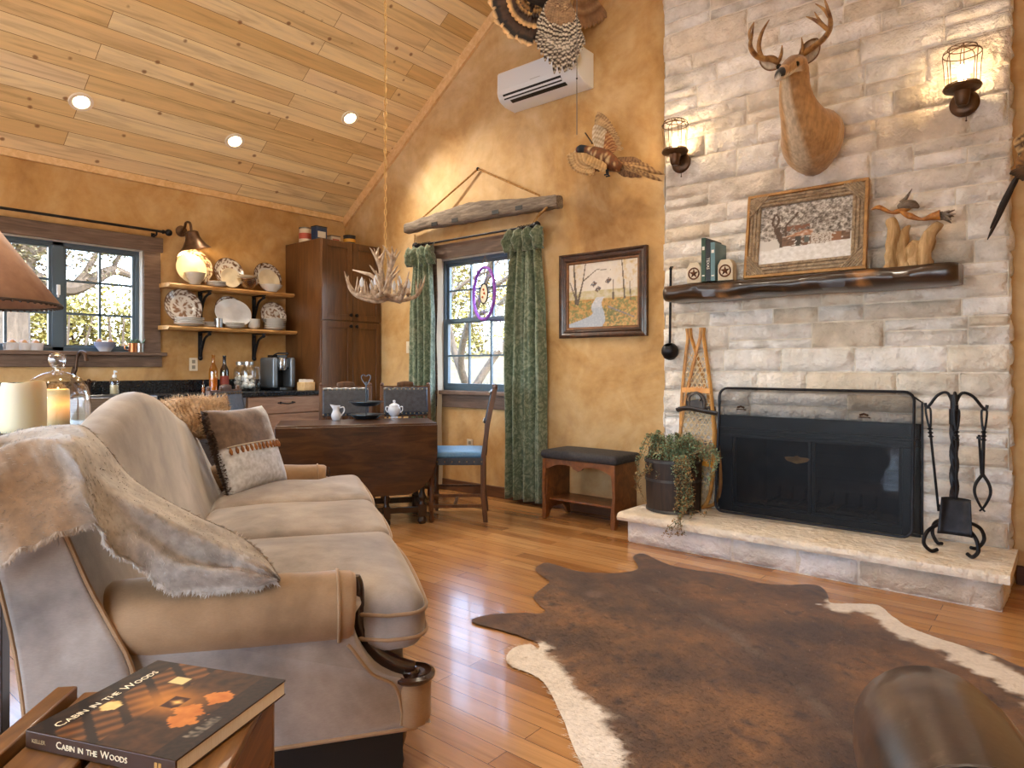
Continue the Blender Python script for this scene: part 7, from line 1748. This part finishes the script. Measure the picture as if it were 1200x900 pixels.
m = MB(); m.v = [T(.022+.036*k_*.9, bd*.08, bt+.001) @ RZ(90) @ Matrix.Scale(k_, 4) @ p for p in t_.v]; m.f = t_.f; m.c = [None]*len(m.v); obj('cover_title', m, M_TITLE, book, sm=0)
t_ = MB(); ln_ = smallcaps(t_, 'CABIN IN THE WOODS', .014, Matrix()); k_ = bkl*.50/ln_; SPM = T(bkl*.22, -.0013, .0085) @ RX(90)
m = MB(); m.v = [SPM @ Matrix.Scale(k_, 4) @ p for p in t_.v]; m.f = t_.f; m.c = [None]*len(m.v); obj('spine_title', m, M_TITLE, book, sm=0)
m = MB(); m.text('KELLER', .0085, T(bkl*.095, -.0013, .0125) @ RX(90), .0003, 'CENTER'); obj('spine_author', m, mat('spine_ink_dim', '#a8906a', rough=.4), book, sm=0)
m = MB()
for q in (.88, .905): m.cbox((bkl*q, -.0013, .0125), (.005, .0006, .012))
obj('spine_mark', m, mat('spine_mark_gold', '#b08040', rough=.4), book, sm=0)
# ---- cowhide ----
OUT = [(552, 730), (573, 722), (606, 720), (639, 719), (625, 702), (636, 690), (644, 683), (632, 674), (628, 667), (642, 661), (677, 671), (716, 673), (735, 672), (748, 667), (742, 654), (754, 650), (776, 660), (804, 668), (848, 674), (892, 685), (925, 687), (947, 686), (963, 690), (970, 700), (974, 708), (1000, 709), (1029, 711), (1046, 724), (1068, 738), (1117, 755), (1156, 767), (1200, 785), (1262, 812), (1320, 870), (1300, 960), (1180, 1080), (1000, 1180), (830, 1130), (760, 1010), (700, 945), (683, 900), (672, 878), (650, 823), (631, 796), (595, 780), (600, 762), (622, 757), (631, 763), (630, 755), (612, 748), (590, 741)]
ow = [P(x, y, Z=0).xy for x, y in OUT]
sm2 = []
for i in range(len(ow)):
    a, b, c, d = (V((*ow[(i+k) % len(ow)], 0)) for k in (-1, 0, 1, 2))
    for j in range(4):
        t = j/4; p = .5*((2*b)+(c-a)*t+(2*a-5*b+4*c-d)*t*t+(3*b-a-3*c+d)*t**3); sm2.append(V((p.x+.004*nz((p.x*40, p.y*40, 0)), p.y+.004*nz((p.x*40, p.y*40, 3)))))
xs, ys_ = [p.x for p in sm2], [p.y for p in sm2]; pts2 = list(sm2); st_ = .022
def inside(p):
    c = False; n_ = len(sm2)
    for i in range(n_):
        a, b = sm2[i], sm2[i-1]
        if (a.y > p.y) != (b.y > p.y) and p.x < (b.x-a.x)*(p.y-a.y)/(b.y-a.y)+a.x: c = not c
    return c
y = min(ys_); rr8 = random.Random(1)
while y < max(ys_):
    x = min(xs)
    while x < max(xs):
        p = V((x+rr8.uniform(-.005, .005), y+rr8.uniform(-.005, .005)))
        if inside(p): pts2.append(p)
        x += st_
    y += st_
ed = [(i, (i+1) % len(sm2)) for i in range(len(sm2))]
vv, _, ff, _, _, _ = delaunay_2d_cdt(pts2, ed, [], 1, 1e-6)
WL = [P(x, y, Z=0).xy for x, y in ((612, 768), (640, 796), (668, 840), (690, 905), (740, 985), (800, 1080))]; WR = [P(x, y, Z=0).xy for x, y in ((985, 712), (1030, 718), (1060, 738), (1110, 760), (1160, 785), (1220, 815), (1290, 880))]
SPN = [P(x, y, Z=0).xy for x, y in ((735, 675), (790, 705), (860, 745), (930, 800), (1000, 870), (1080, 1000))]
def dseg(p, pl):
    b = 9
    for a, c in zip(pl, pl[1:]):
        t = max(0, min(1, (p-a).dot(c-a)/max(1e-9, (c-a).length_squared))); b = min(b, (p-(a+(c-a)*t)).length)
    return b
GP = P(697, 698, Z=0).xy
def hide(p):
    q = (p.x, p.y, 0); n = fbm(q, 3, 4, 2); n2 = fbm((p.x*10+p.y*4, p.y*10-p.x*4, 1), 1.2, 3); n3 = nz((p.x*46, p.y*46, 3)); n4 = nz(((p.x*.6+p.y)*30, (p.y*.6-p.x)*9, 1))
    c = cm((70, 46, 24), (132, 91, 49), .5+n*1.3+n2*.8)
    c = cm(c, (40, 24, 15), ss(.10, .55, n4*.55+n2*.8+n3*.15)*.75)
    ds = dseg(p, SPN); c = cm(c, (50, 32, 20), ss(.18, .06, ds)*.3); c = cm(c, (112, 98, 88), ss(.04, .0, ds+n2*.05)*.7*ss(-.3, .15, n+n2*.5))
    if (p-GP).length < .07: c = cm(c, (128, 104, 90), .6*ss(.07, .03, (p-GP).length))
    w = max(ss(.125, .085, dseg(p, WL)+n*.10+n2*.07+n3*.03), ss(.10, .065, dseg(p, WR)+n*.05+n2*.06+n3*.03))
    return cm(c, cm((236, 228, 218), (222, 212, 200), .5+n2), w)
m = MB(); db = [min(.05, min((p-q).length for q in sm2[::2])) if False else .0 for p in []]
cosv = [hide(p) for p in vv]; m.add([(p.x, p.y, .007+.0015*nz((p.x*30, p.y*30, 1))+.004*nz((p.x*4, p.y*4, 5))*.5) for p in vv], [tuple(f) for f in ff], cosv)
rr9 = random.Random(12); vis = [p for p in vv if (V((p.x, p.y, 0)).dot(FW)) > 1.6]
for i in range(26000):
    p = rr9.choice(vis); p = p+V((rr9.uniform(-.012, .012), rr9.uniform(-.012, .012)))
    d = V((-.62+rr9.gauss(0, .22), -.75+rr9.gauss(0, .22), .28)).normalized(); s_ = V((-d.y, d.x, 0)).normalized()*.0014; b0 = V((p.x, p.y, .007)); m.add([b0-s_, b0+s_, b0+d*rr9.uniform(.010, .020)], [(0, 1, 2)], (lambda hc: cm(hc, (30, 18, 12) if hc[0] < 180 else (255, 250, 244), rr9.random()*.22))(hide(p)))
rug = single('cowhide_rug', m, mat('cow_hair', '#7a4a26', attr=True, sc=60, ramp=(-.4, .7), rough=.62, sheen=.25, bump=.3, bsc=160, bd=.003), 'brown brindle cowhide rug with white belly edges on the oak floor', 'rug', sm=60)
# ---- leather armchair ----
fd = L(.36, .93).normalized(); sd_ = L(.93, -.36).normalized()
ac0 = L(.712, 1.16)
arm_c = thing('leather_armchair', 'dark brown leather armchair, its rolled arm in the near right corner', 'armchair', V((0, 0, 0)))
arm_c.location = ac0+sd_*.44-fd*.36; arm_c.rotation_euler = (0, 0, face(fd))
t = NT('worn_leather'); co = t.co(); n1 = t.noise(co, 5, 6, .6, .5); n2 = t.noise(co, 38, 5, .7); vo = t.n('ShaderNodeTexVoronoi', {'Vector': t.co(), 'Scale': 160.0}, feature='DISTANCE_TO_EDGE')
b1 = t.ramp(n1, [(.34, '#1e120b'), (.52, '#332016'), (.68, '#4d3828')]); b1 = t.mix(t.ramp(n2, [(.56, (0, 0, 0, 1)), (.78, (.3, .3, .3, 1))]), b1, c4('#7a6a5c'))
sx_ = t.noise(t.co((3, 30, 30)), 2, 3); M_LTH = t.done(b1, t.ramp(n2, [(.3, (.34, .34, .34, 1)), (.7, (.42, .42, .42, 1))]), bump=(vo, 'Distance'), bs=.04, bd=.001, Coat_Weight=.65, Coat_Roughness=.2)
# local: x forward, y left (arm on view side at y=+.44)
for s_ in (1, -1):
    m = MB(); ax_ = [(-.46, .55), (-.2, .548), (.1, .542), (.25, .537), (.32, .532), (.37, .527), (.40, .524), (.41, .523)]; m.tube([V((x, s_*.44, z)) for x, z in ax_], [.11, .118, .122, .121, .114, .092, .055, .01], 32); a = obj('arm', m, M_LTH, arm_c, sm=180)
    m = MB(); m.rbox((-.06, s_*.44, .28), (.80, .17, .42), .04, 5); obj('arm_panel', m, M_LTH, a, weld=True)
    m = MB(); m.tube([V((-.02, s_*.44+.1225*cos(t), .5455+.1225*sin(t))) for t in [2*PI*i/32 for i in range(32)]], .003, 6, closed=True); obj('arm_welt', m, M_LTH, a)
m = MB(); m.rbox((.0, 0, .38), (.68, .70, .17), .05, 6, crown=(0, 0, .03)); obj('seat_cushion', m, M_LTH, arm_c, weld=True)
m = MB(); m.rbox((-.40, 0, .56), (.22, .74, .62), .07, 6, crown=(.02, 0, .02)); obj('backrest', m, M_LTH, arm_c, weld=True)
m = MB(); m.rbox((-.05, 0, .20), (.80, .72, .22), .03, 4); obj('seat_base', m, M_LTH, arm_c, weld=True)
for x in (-.38, .28):
    for s_ in (-1, 1): m = MB(); m.lathe([(0, 0), (.022, 0), (.03, .09), (0, .09)], 14, c=(x, s_*.38, 0)); obj('leg', m, M_MAHO, arm_c)
# ================= OUTSIDE =================
M_LEAF = mat('sunlit_leaves', '#b8b060', attr=True, sc=4, rough=.7); M_BARK = wood('grey_bark', '#40382f', '#665a4c', .9, (5, 5, 1.5), 3, bump=.5)
def gz(x, y):
    if y < 5: return -.3
    return -.3+1.3*(1-math.exp(-(y-5)/4.5))+.06*max(0, y-11.6)
m = MB(); xs_ = [-70, -50, -35, -25, -18, -12, -8, -4, 0, 6, 14, 30, 60]; ys2 = [-60, -30, -12, -5, 0, 4, 5, 6, 7, 8, 10, 12, 15, 20, 26, 34, 44, 60, 90]
m.add([(x, y, gz(x, y)) for x in xs_ for y in ys2], [(i*len(ys2)+j, (i+1)*len(ys2)+j, (i+1)*len(ys2)+j+1, i*len(ys2)+j+1) for i in range(len(xs_)-1) for j in range(len(ys2)-1)])
struct('ground', m, mat('dry_grass', '#5c5034', '#7d6c46', sc=.8, det=8, rough=.95, bump=.3, bsc=9, bd=.05), sm=0)
m = MB(); m.box((-9, -13, -.32), (6, YF-.2, -.285)); struct('bounce_slab', m, mat('pale_bounce_surface', '#dcd8d0', '#cfcac2', sc=3, rough=.9), sm=0)  # unseen pale slab, added to bounce sunlight up to the ceiling
def canopy(mb, c, rad, n, size, cols, rr, flat=.75):
    c = V(c)
    for i in range(n):
        d = V((rr.gauss(0, 1), rr.gauss(0, 1), rr.gauss(0, 1))).normalized(); q = c+V((d.x*rad, d.y*rad, d.z*rad*flat))*rr.uniform(.35, 1)**.6
        leafq(mb, q, V((rr.gauss(0, 1), rr.gauss(0, 1), rr.gauss(0, .7))), V((0, 0, 1)), size*rr.uniform(.6, 1.4), size*.42, cm(*cols, rr.random()))
def tree(name, label, base, h, trunk_r, limbs, leaves, cols, seed, size=.09, group=None, spread=1.0, multi=0):
    rr = random.Random(seed); base = V(base); t_ = thing(name, label, 'tree' if 'tree' in name or 'oak' in name else 'bush', base, group=group)
    w, lf_ = MB(), MB(); tips = []
    def grow(p, d, l, r_, k):
        pts = [p]; q = p
        for i in range(4): d = (d+V((rr.gauss(0, .16), rr.gauss(0, .16), rr.gauss(.03, .1)))).normalized(); q = q+d*l/4; pts.append(q)
        w.tube(spline(pts, 3), lerpl([r_, r_*.62], 13), 7 if k else 10)
        if k >= 3 or r_ < .012: tips.append(q); return
        for i in range(rr.choice((2, 3, 3))):
            a = V((rr.gauss(0, 1), rr.gauss(0, 1), rr.gauss(.15, .5))).normalized(); grow(q if i else pts[3], (d*.75+a*.75*spread).normalized(), l*rr.uniform(.55, .8), r_*.58, k+1)
        if k >= 1: tips.append(q)
    n_t = multi or 1
    for i in range(n_t):
        a = 2*PI*i/n_t+.6; d0 = V((cos(a)*.42, sin(a)*.42, 1)).normalized() if multi else V((.06, .04, 1)).normalized()
        grow(base+V((cos(a), sin(a), 0))*(.08*(multi > 0)), d0, h*.42, trunk_r, 0)
    obj('trunk', w, M_BARK, t_, world=True)
    if leaves:
        per = max(20, leaves//max(1, len(tips)))
        for p in tips: canopy(lf_, p, h*.12, per, size, cols, rr)
        obj('foliage', lf_, M_LEAF, t_, world=True, sm=0)
    return t_
OLV = ((104, 98, 42), (156, 144, 72)); YEL = ((140, 126, 44), (182, 164, 76)); GRY = ((80, 75, 56), (124, 115, 88))
# trees beyond the gable window
def gp(px, d): q = P(px, 440, D=d); return V((q.x, q.y, gz(q.x, q.y)-.05))
tree('yard_tree', 'forked bare-trunked tree on the lawn beyond the gable window', gp(551, 15.5), 6.2, .095, 0, 5200, GRY, 3, .10, spread=.8, multi=3)
labs = ['hazy tree left of the forked tree beyond the gable window', 'hazy tree far behind the forked tree', 'hazy tree right of the forked tree beyond the gable window', 'hazy tree far right beyond the gable window', 'olive tree at the left edge of the gable window view']
def bush(b, h, w_, cols, lab, seed, name='cedar_bush', group='bushes beyond the kitchen window', size=.085, n=30, per=120):
    rr = random.Random(seed); t_ = thing(name, lab, 'bush' if 'bush' in name else 'tree', b, group=group); m = MB()
    for k in range(5): a = rr.uniform(0, 6.28); m.tube([b, b+V((cos(a)*w_*.2, sin(a)*w_*.2, h*.5)), b+V((cos(a)*w_*.35, sin(a)*w_*.35, h*.8))], [.05, .035, .015], 6)
    obj('stems', m, M_BARK, t_, world=True); m = MB()
    for k in range(n):
        a = rr.uniform(0, 6.28); zz = rr.random(); q = b+V((cos(a)*w_*.42*(1-zz*.5)*rr.random()**.5, sin(a)*w_*.42*(1-zz*.5)*rr.random()**.5, .25+zz*(h-.4))); canopy(m, q, w_*.2, per, size, cols, rr)
    obj('foliage', m, M_LEAF, t_, world=True, sm=0)
for k, (px, d, h, w_) in enumerate(((524, 29, 4.6, 4.4), (563, 36, 4.4, 5.0), (590, 31, 4.0, 4.2), (618, 35, 5.2, 5.0), (506, 23, 4.6, 3.6))): bush(gp(px, d), h, w_, (OLV, GRY, YEL, GRY, OLV)[k], labs[k], 20+k, 'distant_tree', 'trees beyond the gable window', .17, 26, 90)
# bushes and oak beyond the kitchen window
def kp(px, X): q = P(px, 400, X=X); return V((X, q.y, -.3))
bl_ = ['leftmost in the kitchen window view', 'left of the window mullion', 'behind the window mullion', 'in the middle of the right casement', 'at the right edge of the kitchen window', 'just past the right end of the window']
for k, (px, h, w_) in enumerate(((-6, 2.3, 2.6), (36, 2.7, 2.4), (72, 2.9, 2.2), (104, 3.1, 2.4), (140, 2.9, 2.3), (172, 2.7, 2.4))): bush(kp(px, -13.5-.7*(k % 2)), h, w_, YEL if k % 2 else OLV, 'yellow-green cedar bush '+bl_[k], 50+k)
ob = kp(20, -10.5); okt = thing('oak_tree', 'spreading oak whose long limb crosses the kitchen window', 'tree', ob)
rr = random.Random(77); w, lf_ = MB(), MB()
Kp = lambda px, py, X=-10.5: P(px, py, X=X)
for pts, rs_ in (([ob, Kp(16, 380), Kp(22, 330), Kp(30, 300), Kp(36, 260)], [.2, .18, .16, .13, .09]), ([Kp(24, 320), Kp(52, 332), Kp(84, 338), Kp(112, 326), Kp(132, 317), Kp(150, 322), Kp(170, 330)], [.13, .12, .10, .085, .07, .05, .03]), ([Kp(84, 338), Kp(100, 320), Kp(112, 300), Kp(128, 280)], [.06, .05, .04, .02]), ([Kp(30, 310), Kp(44, 296), Kp(70, 286), Kp(96, 270)], [.08, .06, .045, .02]), ([Kp(132, 317), Kp(140, 300), Kp(156, 290)], [.04, .03, .015])): w.tube(spline(pts, 6), lerpl(rs_, (len(pts)-1)*6+1), 8)
for i in range(46):
    a = Kp(rr.uniform(-10, 175), rr.uniform(268, 322)); w.tube([a, a+V((rr.gauss(0, .2), rr.gauss(0, .35), rr.gauss(0, .25)))], [.012, .004], 5); canopy(lf_, a, .36, 70, .055, ((96, 94, 70), (148, 138, 100)), rr)
obj('trunk', w, M_BARK, okt, world=True); obj('foliage', lf_, M_LEAF, okt, world=True, sm=0)
sh = thing('white_shed', 'small white shed seen low at the left of the kitchen window', 'shed', kp(4, -20)); m = MB(); c = sh.location
m.box(c+V((-2, -2.6, 0)), c+V((0, 1.5, 2.75))); obj('walls', m, mat('white_siding', '#dcdcdc', '#cfd0d2', sc=2, st=(1, 1, 12), rough=.7), sh, world=True)
m = MB(); m.prism([(-2.8, 2.7), (1.7, 2.7), (-.5, 3.5)], 2.3, frame((c.x-2.15, c.y, c.z), (0, 1, 0), (0, 0, 1))); obj('roof', m, mat('grey_roof', '#8a8a8c', rough=.7), sh, world=True)
